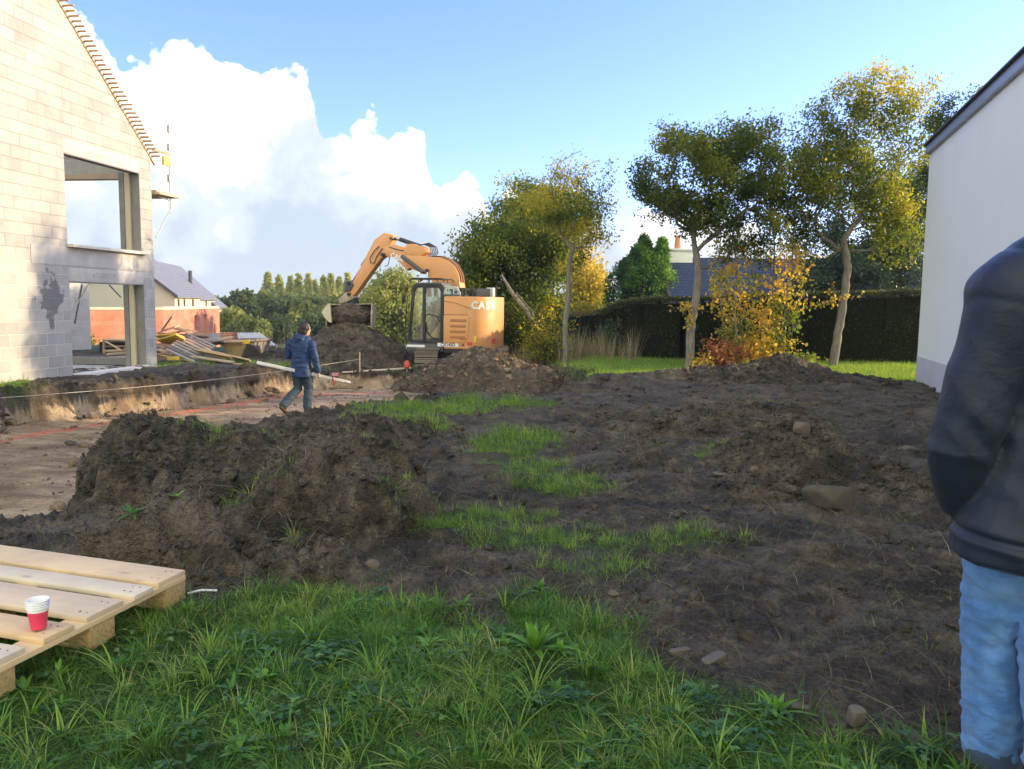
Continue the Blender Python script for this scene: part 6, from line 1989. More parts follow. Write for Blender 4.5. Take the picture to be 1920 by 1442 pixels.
for i in range(nu + 1):
    t0 = i / nu; zz = .035 * math.sin(i * 2 * math.pi / 6)
    V += [R0 + (R1 - R0) * t0 + (0, 0, zz), E0_ + (E1 - E0_) * t0 + (0, 0, zz), R0 + (R1 - R0) * t0 + (0, 0, zz - .012), E0_ + (E1 - E0_) * t0 + (0, 0, zz - .012)]
for i in range(nu):
    a = 4 * i; Fq += [(a, a + 4, a + 5, a + 1), (a + 2, a + 3, a + 7, a + 6)]
Fq += [(0, 1, 3, 2), (4 * nu, 4 * nu + 2, 4 * nu + 3, 4 * nu + 1)]
b = MB(); b.raw(np.array(V), Fq); b.build('roof', TIN, sdh, smooth=True)
b = MB(); b.hexa([E0_ + (0.1, 0, -1.6), E1 + (-.1, 0, -1.6), R1 + (-.1, 0, -1.9), R0 + (.1, 0, -1.9), E0_ + (.1, .1, -.07), E1 + (-.1, .1, -.07), R1 + (-.1, 0, -.07), R0 + (.1, 0, -.07)]); b.build('wall', SKG, sdh)

# ------------------------------------------------------------------ setting-out stakes, string, batten
g = at_ground(675, 722, -.5); zg = float(surf_z(np.array([g[0]]), np.array([g[1]]))[0])
top = at_depth(676, 664, g[1])
b = MB(); b.box((0, 0, (top[2] - zg) / 2), (.028, .028, top[2] - zg + .1)); st = b.build('wooden_stake', WT, None, bevel=.002); st.location = (g[0], g[1], zg); tag(st, 'thin pale wooden stake standing at the pit corner, string tied to it', 'stake')
SX, SY = g[0], g[1]
b = MB(); p0 = np.array([SX, SY, zg + .30]); p1 = at_depth(-25, 748, 12.6)
pts = [p0 + (p1 - p0) * t + np.array([0, 0, -.10 * math.sin(math.pi * t)]) for t in np.linspace(0, 1, 30)]
b.tube(pts, .0055, 5); s_ = b.build('string_line', plain('white_string', (.42, .39, .33), .8), None); tag(s_, 'taut pale string stretched along the far edge of the pit', 'string')
plank((642, 698, 19.8), (770, 690, 20.6), .10, .03, plain('whitish_batten', (.62, .52, .38), .7), 'long pale batten lying on the ground behind the stake', group=None, name='batten', cat='batten')
g = at_depth(763, 690, 20.4); zg = float(surf_z(np.array([g[0]]), np.array([g[1]]))[0])
mk = empty('marker_peg', (g[0], g[1], zg), 0, 'short peg with a red marker cap left of the excavator track', 'marker peg')
b = MB(); b.tube([(0, 0, -.05), (0, 0, .12)], .015, 6); b.build('peg', WT, mk)
b = MB(); b.tube([(0, 0, .10), (0, 0, .13), (0, 0, .25), (0, 0, .30)], [.05, .075, .07, .03], 10); b.build('cap', plain('red_plastic', (.60, .06, .03), .5), mk, smooth=True)
# ------------------------------------------------------------------ people
def etube(mb, pts, rad, side, seg=20):
    """tapered tube with elliptical sections; rad entries (r_side, r_other)"""
    pts = [np.asarray(p, float) for p in pts]; side = np.asarray(side, float)
    V = []
    n = len(pts)
    for i, p in enumerate(pts):
        d = pts[min(i + 1, n - 1)] - pts[max(i - 1, 0)]; d /= np.linalg.norm(d) + 1e-9
        a = side - d * (side @ d); a /= np.linalg.norm(a) + 1e-9; b_ = np.cross(d, a)
        ra, rb = rad[i] if isinstance(rad[i], (tuple, list)) else (rad[i], rad[i])
        for k in range(seg):
            t = 2 * math.pi * k / seg
            V.append(p + a * math.cos(t) * ra + b_ * math.sin(t) * rb)
    Fs = [(i * seg + k, i * seg + (k + 1) % seg, (i + 1) * seg + (k + 1) % seg, (i + 1) * seg + k) for i in range(n - 1) for k in range(seg)]
    # domed ends
    for e, (i, sgn) in enumerate(((0, -1), (n - 1, 1))):
        d = (pts[1] - pts[0]) if i == 0 else (pts[-1] - pts[-2]); d = d / np.linalg.norm(d)
        rr = min(rad[i]) if isinstance(rad[i], (tuple, list)) else rad[i]
        c = len(V); V.append(pts[i] + d * sgn * rr * .5)
        ring = [i * seg + k for k in range(seg)]
        for k in range(seg): Fs.append((ring[k], ring[(k + 1) % seg], c))
    mb.raw(V, Fs)


def ball(mb, c, r3, n=14):
    V = []; Fs = []
    for i in range(1, n):
        th = math.pi * i / n
        for k in range(2 * n):
            ph = math.pi * k / n
            V.append((c[0] + r3[0] * math.sin(th) * math.cos(ph), c[1] + r3[1] * math.sin(th) * math.sin(ph), c[2] + r3[2] * math.cos(th)))
    m_ = 2 * n
    for i in range(n - 2):
        for k in range(m_): Fs.append((i * m_ + k, i * m_ + (k + 1) % m_, (i + 1) * m_ + (k + 1) % m_, (i + 1) * m_ + k))
    V.append((c[0], c[1], c[2] + r3[2])); V.append((c[0], c[1], c[2] - r3[2]))
    for k in range(m_):
        Fs.append((k, (k + 1) % m_, len(V) - 2)); Fs.append(((n - 2) * m_ + k, (n - 2) * m_ + (k + 1) % m_, len(V) - 1))
    mb.raw(V, Fs)


def fuse(mb, name, mat, parent, voxel, smooth=6, disp=None, cut=None):
    """voxel-merge the shapes in mb into one continuous surface"""
    me = bpy.data.meshes.new(name)
    me.from_pydata([tuple(v) for v in np.concatenate(mb.v)], [], mb.f[3] + mb.f[4] + mb.ng); me.update()
    tmp = bpy.data.objects.new('tmp', me); COL.objects.link(tmp)
    r = tmp.modifiers.new('r', 'REMESH'); r.mode = 'VOXEL'; r.voxel_size = voxel
    s = tmp.modifiers.new('s', 'SMOOTH'); s.iterations = smooth; s.factor = .6
    dg = bpy.context.evaluated_depsgraph_get(); dg.update()
    m2 = bpy.data.meshes.new_from_object(tmp.evaluated_get(dg)); bpy.data.objects.remove(tmp)
    n = len(m2.vertices)
    co = np.zeros(n * 3, np.float32); m2.vertices.foreach_get('co', co); co = co.reshape(-1, 3).astype(float)
    if disp is not None:
        no = np.zeros(n * 3, np.float32); m2.vertices.foreach_get('normal', no); no = no.reshape(-1, 3)
        co = co + no * disp(co, no)[:, None]
        m2.vertices.foreach_set('co', co.ravel().astype(np.float32))
    if cut is not None:
        bm = bmesh.new(); bm.from_mesh(m2)
        for (pt, nr) in cut:
            bmesh.ops.bisect_plane(bm, geom=bm.verts[:] + bm.edges[:] + bm.faces[:], plane_co=Vector(pt), plane_no=Vector(nr), clear_outer=True)
        bm.to_mesh(m2); bm.free()
    m2.polygons.foreach_set('use_smooth', np.ones(len(m2.polygons), bool)); m2.update()
    m2.materials.clear(); m2.materials.append(mat); m2.name = name
    o = bpy.data.objects.new(name, m2); COL.objects.link(o); o.parent = parent
    return o


def fabric(name, col, rough=.8, weave=900, var=.12, scale=6, fade=None, sheen=.2, fade_scale=3.0, bumpy=.25):
    m, t, out = material(name)
    tc = t.add('ShaderNodeTexCoord').outputs['Object']
    n = t.noise(tc, scale, 5, .6)
    c = t.mix(1.0, col, t.ramp(n, [(.25, 1 - var), (.75, 1 + var)]), 'MULTIPLY')
    if fade: c = t.mix(t.ramp(t.noise(tc, fade_scale, 4, .6), [(.42, 0.0), (.62, fade[1])]), c, fade[0])
    w_ = t.noise(tc, weave, 2, .5)
    h = t.math('ADD', t.math('MULTIPLY', w_, .3), t.math('MULTIPLY', t.noise(t.mapping(tc, (1, 1, 1.8)), 16, 4, .55, .8), 1.4))
    principled(t, out, c, rough, t.bump(h, bumpy, .01), spec=.3, Sheen_Weight=sheen)
    return m


SKIN = plain('skin', (.50, .29, .20), .55, var=.08, scale=12, Subsurface_Weight=.1)
HAIR = plain('dark_hair', (.012, .010, .009), .6, var=.4, scale=60, bump=.5, bscale=120)
BLUEJ = fabric('blue_rain_jacket', (.014, .038, .115), .6, fade=((.024, .056, .15), .5), sheen=.0)
TROU = fabric('blue_grey_trousers', (.030, .052, .078), .85, fade=((.055, .075, .095), .6), sheen=.0)
BOOT = plain('muddy_boot', (.07, .05, .035), .85, var=.3, scale=20, bump=.5)
NAVY = fabric('navy_jacket_shell', (.011, .016, .032), .38, fade=((.016, .022, .040), .3), sheen=.05, weave=1400, fade_scale=5.0, bumpy=.35)
DENIM = fabric('light_denim', (.070, .195, .44), .92, fade=((.17, .33, .58), .5), weave=700, fade_scale=9.0, bumpy=.8, var=.25, scale=20)
DENIM_D = fabric('dark_denim', (.035, .06, .11), .9, weave=1300)
THREAD = plain('pale_stitching', (.50, .45, .36), .8)


def hand(mb, wrist, dirv, palmn, side, s=1.0, curl=.6):
    """palm and five curled fingers; dirv along the hand, palmn out of the palm, side toward the thumb"""
    wrist = np.asarray(wrist, float); dirv = np.asarray(dirv, float) / np.linalg.norm(dirv); palmn = np.asarray(palmn, float) / np.linalg.norm(palmn); side = np.asarray(side, float) / np.linalg.norm(side)
    etube(mb, [wrist - dirv * .02 * s, wrist + dirv * .03 * s, wrist + dirv * .085 * s], [(.026 * s, .020 * s), (.038 * s, .017 * s), (.041 * s, .014 * s)], side, 12)
    for i, (o, L) in enumerate(((.030, .072), (.010, .080), (-.010, .074), (-.029, .058))):
        p = wrist + dirv * .085 * s + side * o * s; pts = [p]; a = curl * .5
        for k in range(3):
            a += curl * .55
            p = p + (dirv * math.cos(a) + palmn * math.sin(a)) * L * s * (.45, .32, .26)[k]; pts.append(p)
        mb.tube(pts, [.0095 * s, .009 * s, .008 * s, .0065 * s], 8)
    p = wrist + dirv * .03 * s + side * .035 * s
    mb.tube([p, p + (dirv * .5 + side * .7 + palmn * .3) * .035 * s, p + (dirv * .9 + side * .5 + palmn * .9) * .055 * s, p + (dirv * 1.2 + side * .2 + palmn * 1.3) * .062 * s], [.013 * s, .0115 * s, .010 * s, .008 * s], 8)


def make_head(mb, c, fwd, s=1.0):
    """c: head centre; fwd: facing direction"""
    c = np.asarray(c, float); f = np.asarray(fwd, float); f /= np.linalg.norm(f); r_ = np.cross(f, (0, 0, 1.0)); r_ /= np.linalg.norm(r_); u_ = np.array([0, 0, 1.0])
    rings = [(-.125, .030, .035, .045), (-.105, .050, .055, .035), (-.07, .062, .075, .02), (-.03, .070, .088, .006), (.01, .075, .096, 0), (.05, .077, .098, -.004), (.085, .068, .088, -.008), (.112, .045, .06, -.01)]
    etube(mb, [c + u_ * z * s + f * o * s for z, a, b_, o in rings], [(a * s, b_ * s) for z, a, b_, o in rings], r_, 20)
    mb.tube([c + f * .092 * s + u_ * .02 * s, c + f * .112 * s - u_ * .02 * s, c + f * .095 * s - u_ * .035 * s], [.008 * s, .014 * s, .011 * s], 8)       # nose
    for sg in (1, -1):
        ball(mb, c + r_ * sg * .077 * s - f * .008 * s - u_ * .005 * s, (.012 * s, .020 * s, .032 * s), 8)     # ears
    mb.tube([c + f * .088 * s - u_ * .065 * s - r_ * .022 * s, c + f * .097 * s - u_ * .064 * s, c + f * .088 * s - u_ * .065 * s + r_ * .022 * s], [.006 * s, .009 * s, .006 * s], 6)  # lips
    mb.tube([c + f * .086 * s + u_ * .028 * s - r_ * .045 * s, c + f * .094 * s + u_ * .03 * s, c + f * .086 * s + u_ * .028 * s + r_ * .045 * s], .009 * s, 6)  # brow
    etube(mb, [c - u_ * .09 * s - f * .02 * s, c - u_ * .17 * s - f * .03 * s, c - u_ * .22 * s - f * .035 * s], [.055 * s, .056 * s, .068 * s], r_, 16)


def eyes(parent, c, fwd, s=1.0):
    f = np.asarray(fwd, float); f /= np.linalg.norm(f); r_ = np.cross(f, (0, 0, 1.0)); r_ /= np.linalg.norm(r_)
    for sg in (1, -1):
        b = MB(); ball(b, np.asarray(c) + f * .085 * s + r_ * sg * .032 * s + np.array([0, 0, .005]), (.012 * s, .012 * s, .010 * s), 8); e = b.build('eye', plain('eye', (.25, .24, .23), .2), parent, smooth=True)


# ---- man walking away with a levelling staff
gz = float(surf_z(np.array([-3.97]), np.array([15.0]))[0])
m1 = empty('person', (-3.97, 15.0, gz), 0, 'person in a blue hooded jacket walking away across the pit carrying a long staff', 'person')
fd = np.array([.38, .92, 0]); fd /= np.linalg.norm(fd); lat = np.array([fd[1], -fd[0], 0])      # lat: toward his right
hc = np.array([.075, .03, 1.575]); hf = np.array([.75, .66, 0])
RH, RK, RA = np.array([.10, .0, .88]), np.array([.115, .06, .46]), np.array([.10, .02, .09])
LH, LK, LA = np.array([-.08, .0, .88]), np.array([-.07, .02, .47]), np.array([-.275, -.30, .17])
RS, RE, RW_ = np.array([.19, -.02, 1.335]), np.array([.27, -.03, 1.05]), np.array([.315, .03, .78])
LS, LE, LW_ = np.array([-.20, .06, 1.335]), np.array([-.285, .08, 1.06]), np.array([-.17, .30, 1.08])
bd = MB()
etube(bd, [(0, 0, .84), (0, 0, .98), (0, .01, 1.12), (0, .01, 1.26), (0, .0, 1.37), (.02, .0, 1.42)], [(.155, .11), (.15, .10), (.15, .10), (.18, .115), (.17, .10), (.07, .07)], lat)
make_head(bd, hc, hf)
for H_, K_, A_ in ((RH, RK, RA), (LH, LK, LA)):
    etube(bd, [H_, (H_ + K_) / 2, K_, (K_ + A_) / 2, A_], [.085, .072, .055, .052, .040], lat, 14)
for S_, E_, W_ in ((RS, RE, RW_), (LS, LE, LW_)):
    etube(bd, [S_, (S_ + E_) / 2, E_, (E_ + W_) / 2, W_], [.055, .046, .040, .036, .027], lat, 12)
hand(bd, RW_, (.1, .15, -1), (-.9, 0, -.2), (-.3, 1, 0), 1.0, 1.15)
hand(bd, LW_, (.45, .85, .2), (0, 0, -1), (1, -.4, 0), 1.0, .8)
fuse(bd, 'body', SKIN, m1, .008, 3)
eyes(m1, hc, hf)
hr = MB(); ball(hr, hc + np.array([0, -.008, .035]) - hf * .016, (.100, .106, .104), 12); ball(hr, hc - hf * .035 + np.array([-.012, -.02, -.025]), (.095, .088, .095), 10)
fuse(hr, 'hair', HAIR, m1, .010, 3, lambda co, no: fbm(co[:, 0] * 40, co[:, 1] * 40 + co[:, 2] * 40, 1, 2, .5, 3) * .006)
jk = MB()
etube(jk, [(0, .0, .70), (0, 0, .80), (0, .0, .95), (0, .01, 1.12), (0, .01, 1.27), (.0, .0, 1.38), (.02, .0, 1.44)], [(.20, .165), (.198, .162), (.19, .15), (.185, .15), (.215, .155), (.19, .13), (.10, .10)], lat)
for S_, E_, W_ in ((RS, RE, RW_), (LS, LE, LW_)):
    etube(jk, [S_ + (0, 0, .01), (S_ + E_) / 2, E_, (E_ + W_) / 2, W_], [.088, .075, .068, .060, .050], lat, 14)
etube(jk, [hc + (-.05, -.05, -.11), hc + (-.11, -.10, -.17), hc + (-.13, -.11, -.25)], [(.10, .07), (.125, .075), (.07, .045)], lat, 14)      # hood lying on the back
etube(jk, [hc + (.02, -.02, -.20), hc + (.02, -.01, -.135)], [.098, .088], lat, 14)
jwr = lambda co, no: fbm(co[:, 0] * 5 + co[:, 2] * 3, co[:, 2] * 11 - co[:, 1] * 3, 1, 3, .55, 8, True) * .016
fuse(jk, 'jacket', BLUEJ, m1, .010, 4, jwr)
tr = MB()
etube(tr, [(0, 0, .98), (0, 0, .88), (0.01, 0, .80)], [(.165, .125), (.175, .13), (.16, .12)], lat)
for H_, K_, A_ in ((RH, RK, RA), (LH, LK, LA)):
    etube(tr, [H_, (H_ + K_) / 2, K_, (K_ + A_) / 2, A_ + (0, 0, -.01)], [.105, .098, .082, .084, .080], lat, 14)
fuse(tr, 'trousers', TROU, m1, .010, 4, lambda co, no: fbm(co[:, 0] * 7, co[:, 2] * 14 + co[:, 1] * 6, 1, 3, .55, 9, True) * .014)
for A_, dv, tz in ((RA, fd, 0), (LA, fd, -.75)):
    b = MB(); d3 = np.array([dv[0], dv[1], tz]); d3 /= np.linalg.norm(d3)
    etube(b, [A_ + (0, 0, .05), A_ - (0, 0, .03)], [.055, .058], lat, 12)
    etube(b, [A_ - d3 * .07 + (0, 0, -.055), A_ + d3 * .04 + (0, 0, -.05), A_ + d3 * .13 + (0, 0, -.06), A_ + d3 * .19 + (0, 0, -.065)], [(.040, .032), (.047, .042), (.050, .032), (.035, .022)], lat, 12)
    fuse(b, 'boot', BOOT, m1, .008, 3)
# staff he carries
sA = at_depth(478, 687, 14.55); sB = at_depth(655, 724, 15.25)
hw = np.array([-3.97, 15.0, gz]) + RW_ + np.array([0.015, .02, -.07])
sv = (sB - sA) / np.linalg.norm(sB - sA)
stf = empty('measuring_staff', hw, 0, 'long flat pale aluminium staff carried low in the right hand of the person in blue', 'measuring staff')
mid = (sA + sB) / 2; sA = hw + (sA - mid) * 1.0 - sv * 0 + (mid - hw) * 0; 
tA = np.linalg.norm(at_depth(478, 687, 14.55) - at_depth(596, 712, 15.0)); tB = np.linalg.norm(sB - at_depth(596, 712, 15.0))
L0_, L1_ = -sv * tA, sv * tB
ALU = plain('dull_aluminium', (.62, .61, .62), .45, .3, var=.15, scale=12, dirt=((.35, .28, .22), .3))
up_ = np.array([0, 0, 1.0]) - sv * sv[2]; up_ /= np.linalg.norm(up_); sd_ = np.cross(sv, up_)
def flat(a, c, w_, th):
    b = MB(); b.hexa([a - up_ * w_ - sd_ * th, c - up_ * w_ - sd_ * th, c - up_ * w_ + sd_ * th, a - up_ * w_ + sd_ * th, a + up_ * w_ - sd_ * th, c + up_ * w_ - sd_ * th, c + up_ * w_ + sd_ * th, a + up_ * w_ + sd_ * th]); return b
flat(L0_, sv * .02, .030, .011).build('staff_section', ALU, stf, bevel=.002)
flat(sv * .021, L1_, .024, .009).build('staff_section', ALU, stf, bevel=.002)
b = MB(); c = sv * .30
b.box(c + np.array([0, -.02, .09]), (.16, .035, .085)); rc = b.build('receiver', plain('maroon_plastic', (.28, .04, .06), .5), stf, bevel=.006)
b = MB(); b.box(c + np.array([0.01, -.039, .09]), (.11, .004, .055)); b.build('label_plate', plain('dusty_plate', (.40, .30, .34), .5), rc)
b = MB(); b.tube([c + np.array([-.05, -.02, .05]), c + np.array([-.03, -.02, -.02]), c + np.array([-.01, -.02, -.14])], [.016, .02, .012], 6); b.build('clamp', bpy.data.materials['maroon_plastic'], rc)

# ---- man standing close by, seen from behind, cut by the right edge of the picture
gz2 = float(surf_z(np.array([1.55]), np.array([2.5]))[0])
m2 = empty('person', (1.685, 2.42, 0), 0, 'person in a navy jacket and light blue jeans with their back turned, right edge', 'person')
O2 = np.array([1.60, 2.42, 0])
def q2(x, y, z): return np.array([x, y, z]) - O2
fd2 = np.array([-.33, .94, 0]); lt2 = np.array([.94, .33, 0])
hc2 = q2(1.66, 2.52, 1.945); 
LS2, LE2, LW2 = q2(1.365, 2.35, 1.575), q2(1.275, 2.39, 1.13), q2(1.335, 2.48, .93)
RS2, RE2, RW2 = q2(1.80, 2.50, 1.53), q2(1.93, 2.50, 1.14), q2(1.86, 2.66, .97)
LH2, LK2, LA2 = q2(1.465, 2.44, .93), q2(1.505, 2.53, .50), q2(1.53, 2.53, .08)
RH2, RK2, RA2 = q2(1.68, 2.42, .93), q2(1.575, 2.34, .50), q2(1.585, 2.28, .10)
bd = MB()
etube(bd, [q2(1.59, 2.42, .88), q2(1.59, 2.42, 1.05), q2(1.59, 2.42, 1.25), q2(1.59, 2.41, 1.42), q2(1.59, 2.43, 1.56), q2(1.62, 2.48, 1.72)], [(.165, .12), (.155, .11), (.165, .115), (.195, .125), (.17, .10), (.07, .07)], lt2)
make_head(bd, hc2, fd2, 1.04)
for H_, K_, A_ in ((LH2, LK2, LA2), (RH2, RK2, RA2)):
    etube(bd, [H_, (H_ + K_) / 2, K_, (K_ + A_) / 2, A_], [.09, .078, .058, .055, .042], lt2, 14)
for S_, E_, W_ in ((LS2, LE2, LW2), (RS2, RE2, RW2)):
    etube(bd, [S_, (S_ + E_) / 2, E_, (E_ + W_) / 2, W_], [.058, .05, .043, .038, .028], lt2, 12)
hand(bd, LW2, (.35, .55, -.6), (.8, 0, 0), (0, .8, .5), 1.05, .7)
hand(bd, RW2, (-.35, .55, -.6), (-.8, 0, 0), (0, .8, .5), 1.05, .7)
fuse(bd, 'body', SKIN, m2, .010, 3)
eyes(m2, hc2, fd2)
hr = MB(); ball(hr, hc2 + np.array([0, 0, .035]) - fd2 * .014, (.092, .102, .100), 12); ball(hr, hc2 - fd2 * .04 + np.array([0, 0, -.03]), (.08, .07, .085), 10)
fuse(hr, 'hair', HAIR, m2, .008, 3, lambda co, no: fbm(co[:, 0] * 40, co[:, 1] * 40 + co[:, 2] * 40, 1, 2, .5, 3) * .005)
jk = MB()
etube(jk, [q2(1.565, 2.42, .80), q2(1.565, 2.42, .875), q2(1.58, 2.42, .98), q2(1.60, 2.42, 1.12), q2(1.60, 2.42, 1.28), q2(1.595, 2.415, 1.44), q2(1.595, 2.42, 1.60), q2(1.60, 2.43, 1.70), q2(1.60, 2.46, 1.77)],
      [(.285, .225), (.285, .225), (.275, .21), (.255, .19), (.245, .175), (.265, .175), (.25, .155), (.165, .125), (.085, .085)], lt2, 28)
for S_, E_, W_ in ((LS2, LE2, LW2), (RS2, RE2, RW2)):
    etube(jk, [S_ + (.03, 0, .035), S_ + (0, 0, -.03), (S_ + E_) / 2, E_, (E_ + W_) / 2, W_], [.10, .108, .098, .094, .082, .060], lt2, 20)
ball(jk, q2(1.40, 2.36, 1.60), (.14, .13, .13), 14); ball(jk, q2(1.50, 2.38, 1.64), (.17, .14, .14), 14)
def navy_wr(co, no):
    z = co[:, 2]; x = co[:, 0]; y = co[:, 1]
    drape = fbm(x * 3.2 + z * 2.6, z * 1.5 - y * 3.2, 1, 2, .5, 15, True) * .016
    fold = fbm(x * 5 - z * 3.5, z * 2.6 + y * 5, 1, 2, .5, 17, True) * .006
    sleeve = np.exp(-((z - 1.13) / .16) ** 2) * np.sin(z * 70 + x * 30 + fbm(x * 6, z * 3, 1, 2, .5, 4) * 5) * .0015 * (x < -.16)
    hem = -.012 * np.exp(-((z - (.845 - .12 * x)) / .012) ** 2) + .006 * np.exp(-((z - (.825 - .12 * x)) / .014) ** 2)
    return drape + fold + sleeve + hem
jo = fuse(jk, 'jacket', NAVY, m2, .0075, 5, navy_wr, cut=[((0, 0, .818), (.16, 0, -1))])
jo.modifiers.new('thick', 'SOLIDIFY').thickness = .006
b = MB()
etube(b, [hc2 + (0, -.03, -.20), hc2 + (0, -.02, -.12)], [.098, .092], lt2, 20); fuse(b, 'collar', NAVY, m2, .007, 3)
tr = MB()
etube(tr, [q2(1.60, 2.42, 1.05), q2(1.59, 2.42, .95), q2(1.59, 2.42, .86)], [(.185, .145), (.195, .155), (.18, .14)], lt2)
ball(tr, q2(1.66, 2.33, .90), (.11, .09, .11), 10); ball(tr, q2(1.46, 2.40, .90), (.11, .10, .12), 10)
for H_, K_, A_ in ((LH2, LK2, LA2), (RH2, RK2, RA2)):
    etube(tr, [H_, (H_ + K_) / 2, K_, (K_ + A_) / 2, A_ + (0, 0, .0)], [.118, .108, .092, .090, .084], lt2, 18)
def denim_wr(co, no):
    z = co[:, 2]; x = co[:, 0]; y = co[:, 1]
    a = fbm(x * 6 + y * 5, z * 9 + x * 4, 1, 3, .55, 25, True) * .017
    k = np.exp(-((z - .52) / .12) ** 2) + np.exp(-((z - .16) / .10) ** 2) * 1.3
    w_ = np.sin(z * 95 + x * 22 + y * 18 + fbm(x * 5, z * 4, 1, 2, .5, 6) * 12) * .0020 * k
    return a * (.6 + .6 * k) + w_
fuse(tr, 'jeans', DENIM, m2, .0075, 4, denim_wr)
# turned-up cuffs, pocket and seams
for A_ in (LA2, RA2):
    b = MB(); etube(b, [A_ + (0, 0, .06), A_ + (0, 0, -.02)], [.090, .088], lt2, 20); fuse(b, 'cuff', DENIM_D, m2, .008, 3, lambda co, no: fbm(co[:, 0] * 12, co[:, 2] * 20, 1, 2, .5, 4) * .006)
    b = MB(); etube(b, [A_ + (0, 0, .02), A_ + (0, 0, -.07)], [.060, .064], lt2, 14)
    etube(b, [A_ - fd2 * .08 + (0, 0, -.08), A_ + fd2 * .04 + (0, 0, -.07), A_ + fd2 * .14 + (0, 0, -.082), A_ + fd2 * .21 + (0, 0, -.088)], [(.046, .036), (.052, .05), (.056, .034), (.038, .024)], lt2, 14)
    fuse(b, 'boot', BOOT, m2, .008, 3)


def seam(name, obj, pts, r, parent):
    """stitch line laid on a surface: points are dropped onto the mesh along the view of the maker"""
    from mathutils.bvhtree import BVHTree
    me = obj.data; bv = BVHTree.FromPolygons([v.co[:] for v in me.vertices], [p.vertices[:] for p in me.polygons])
    out = []
    for p in pts:
        loc, nrm, i, d = bv.find_nearest(Vector(p))
        if loc is not None: out.append(np.array(loc) + np.array(nrm) * .0025)
    b = MB(); b.tube(out, r, 5); return b.build(name, THREAD if name == 'stitching' else obj.data.materials[0], parent, smooth=True)
jeans = [c for c in m2.children if c.name.startswith('jeans')][0]
def vpt(px, py, Y): return at_depth(px, py, Y) - O2 - np.array([.085, 0, 0])
def dense(P, n=8):
    out = []
    for a, c in zip(P[:-1], P[1:]):
        for t in np.linspace(0, 1, n, endpoint=False): out.append(a + (c - a) * t)
    return out + [P[-1]]
seam('stitching', jeans, dense([vpt(*k) for k in ((1842, 1035, 2.25), (1838, 1060, 2.25), (1826, 1082, 2.25), (1832, 1102, 2.25), (1850, 1118, 2.25), (1868, 1126, 2.25))]), .0016, m2)
seam('stitching', jeans, dense([vpt(*k) for k in ((1805, 1030, 2.3), (1810, 1058, 2.3), (1820, 1078, 2.3), (1818, 1086, 2.3), (1806, 1082, 2.3))]), .0016, m2)
seam('stitching', jeans, dense([vpt(*k) for k in ((1884, 1085, 2.15), (1880, 1128, 2.15), (1905, 1152, 2.15), (1925, 1158, 2.15), (1950, 1150, 2.15))]), .0026, m2)
seam('stitching', jeans, dense([vpt(*k) for k in ((1888, 1085, 2.15), (1884, 1125, 2.15), (1907, 1147, 2.15), (1925, 1153, 2.15), (1950, 1145, 2.15))]), .0012, m2)
0 and seam('stitching', jeans, dense([vpt(*k) for k in ((1800, 1285, 2.5), (1830, 1298, 2.5), (1860, 1305, 2.5), (1880, 1306, 2.5))]), .0016, m2)
seam('stitching', jeans, dense([vpt(*k) for k in ((1920, 1325, 2.2), (1912, 1362, 2.2), (1935, 1370, 2.2))]), .0016, m2)
# ------------------------------------------------------------------ grass, weeds, clods, straw
def blades(name, xy, h, wd, lean, tint, mat, label, cat, seed, z=None, kind='stuff', parent=None, curl=1.0, segs=3, dirn=None):
    """xy (n,2) roots; h, wd, lean, tint arrays"""
    r = np.random.default_rng(seed)
    n = len(xy)
    if z is None: z = surf_z(xy[:, 0], xy[:, 1]) - .008
    a = r.uniform(0, 2 * math.pi, n) if dirn is None else dirn
    dx, dy = np.cos(a), np.sin(a)
    V = np.zeros((n, segs * 2 + 1, 3)); 
    for k in range(segs + 1):
        t = k / segs
        out = lean * h * t ** 1.7
        up = h * (t - .42 * np.clip(lean, 0, 1.6) * t ** 2.2 * curl)
        cx = xy[:, 0] + dx * out; cy = xy[:, 1] + dy * out; cz = z + up
        if k == segs:
            V[:, -1] = np.stack([cx, cy, cz], 1)
        else:
            w_ = wd * (1 - t ** 1.6) * (.75 if k == 0 else 1)
            sx, sy = -dy * w_ * .5, dx * w_ * .5
            V[:, 2 * k] = np.stack([cx + sx, cy + sy, cz], 1); V[:, 2 * k + 1] = np.stack([cx - sx, cy - sy, cz + w_ * .15], 1)
    m_ = segs * 2 + 1
    base = np.arange(n)[:, None] * m_
    Q = []
    for k in range(segs - 1): Q.append(base + np.array([[2 * k, 2 * k + 1, 2 * k + 3, 2 * k + 2]]))
    T3 = base + np.array([[2 * segs - 2, 2 * segs - 1, 2 * segs]])
    o = np_mesh(name, V.reshape(-1, 3), [np.concatenate(Q), T3], mat, parent, attrs=dict(tint=np.repeat(np.clip(tint, 0, 1), m_)), smooth=True)
    return tag(o, label, cat, kind=kind)


def scatter(n, x0, x1, y0, y1, seed, dens=None):
    r = np.random.default_rng(seed)
    x = r.uniform(x0, x1, n); y = r.uniform(y0, y1, n)
    if dens is not None:
        k = r.uniform(size=n) < dens(x, y); x, y = x[k], y[k]
    return np.stack([x, y], 1)


def tufted(n_t, per, rad, region, seed, dens):
    """grass grows in tufts: centres then blades around each"""
    r = np.random.default_rng(seed)
    c = scatter(n_t, *region, seed, dens)
    k = r.integers(0, len(c), len(c) * per)
    off = r.normal(0, 1, (len(k), 2)) * rad * r.uniform(.5, 1.6, len(c))[k][:, None]
    return c[k] + off, k, len(c), np.arctan2(off[:, 1], off[:, 0])


def in_view(xy, m=.15):
    return (np.abs(xy[:, 0]) < xy[:, 1] * .66 + m) & (xy[:, 1] > 1.6)


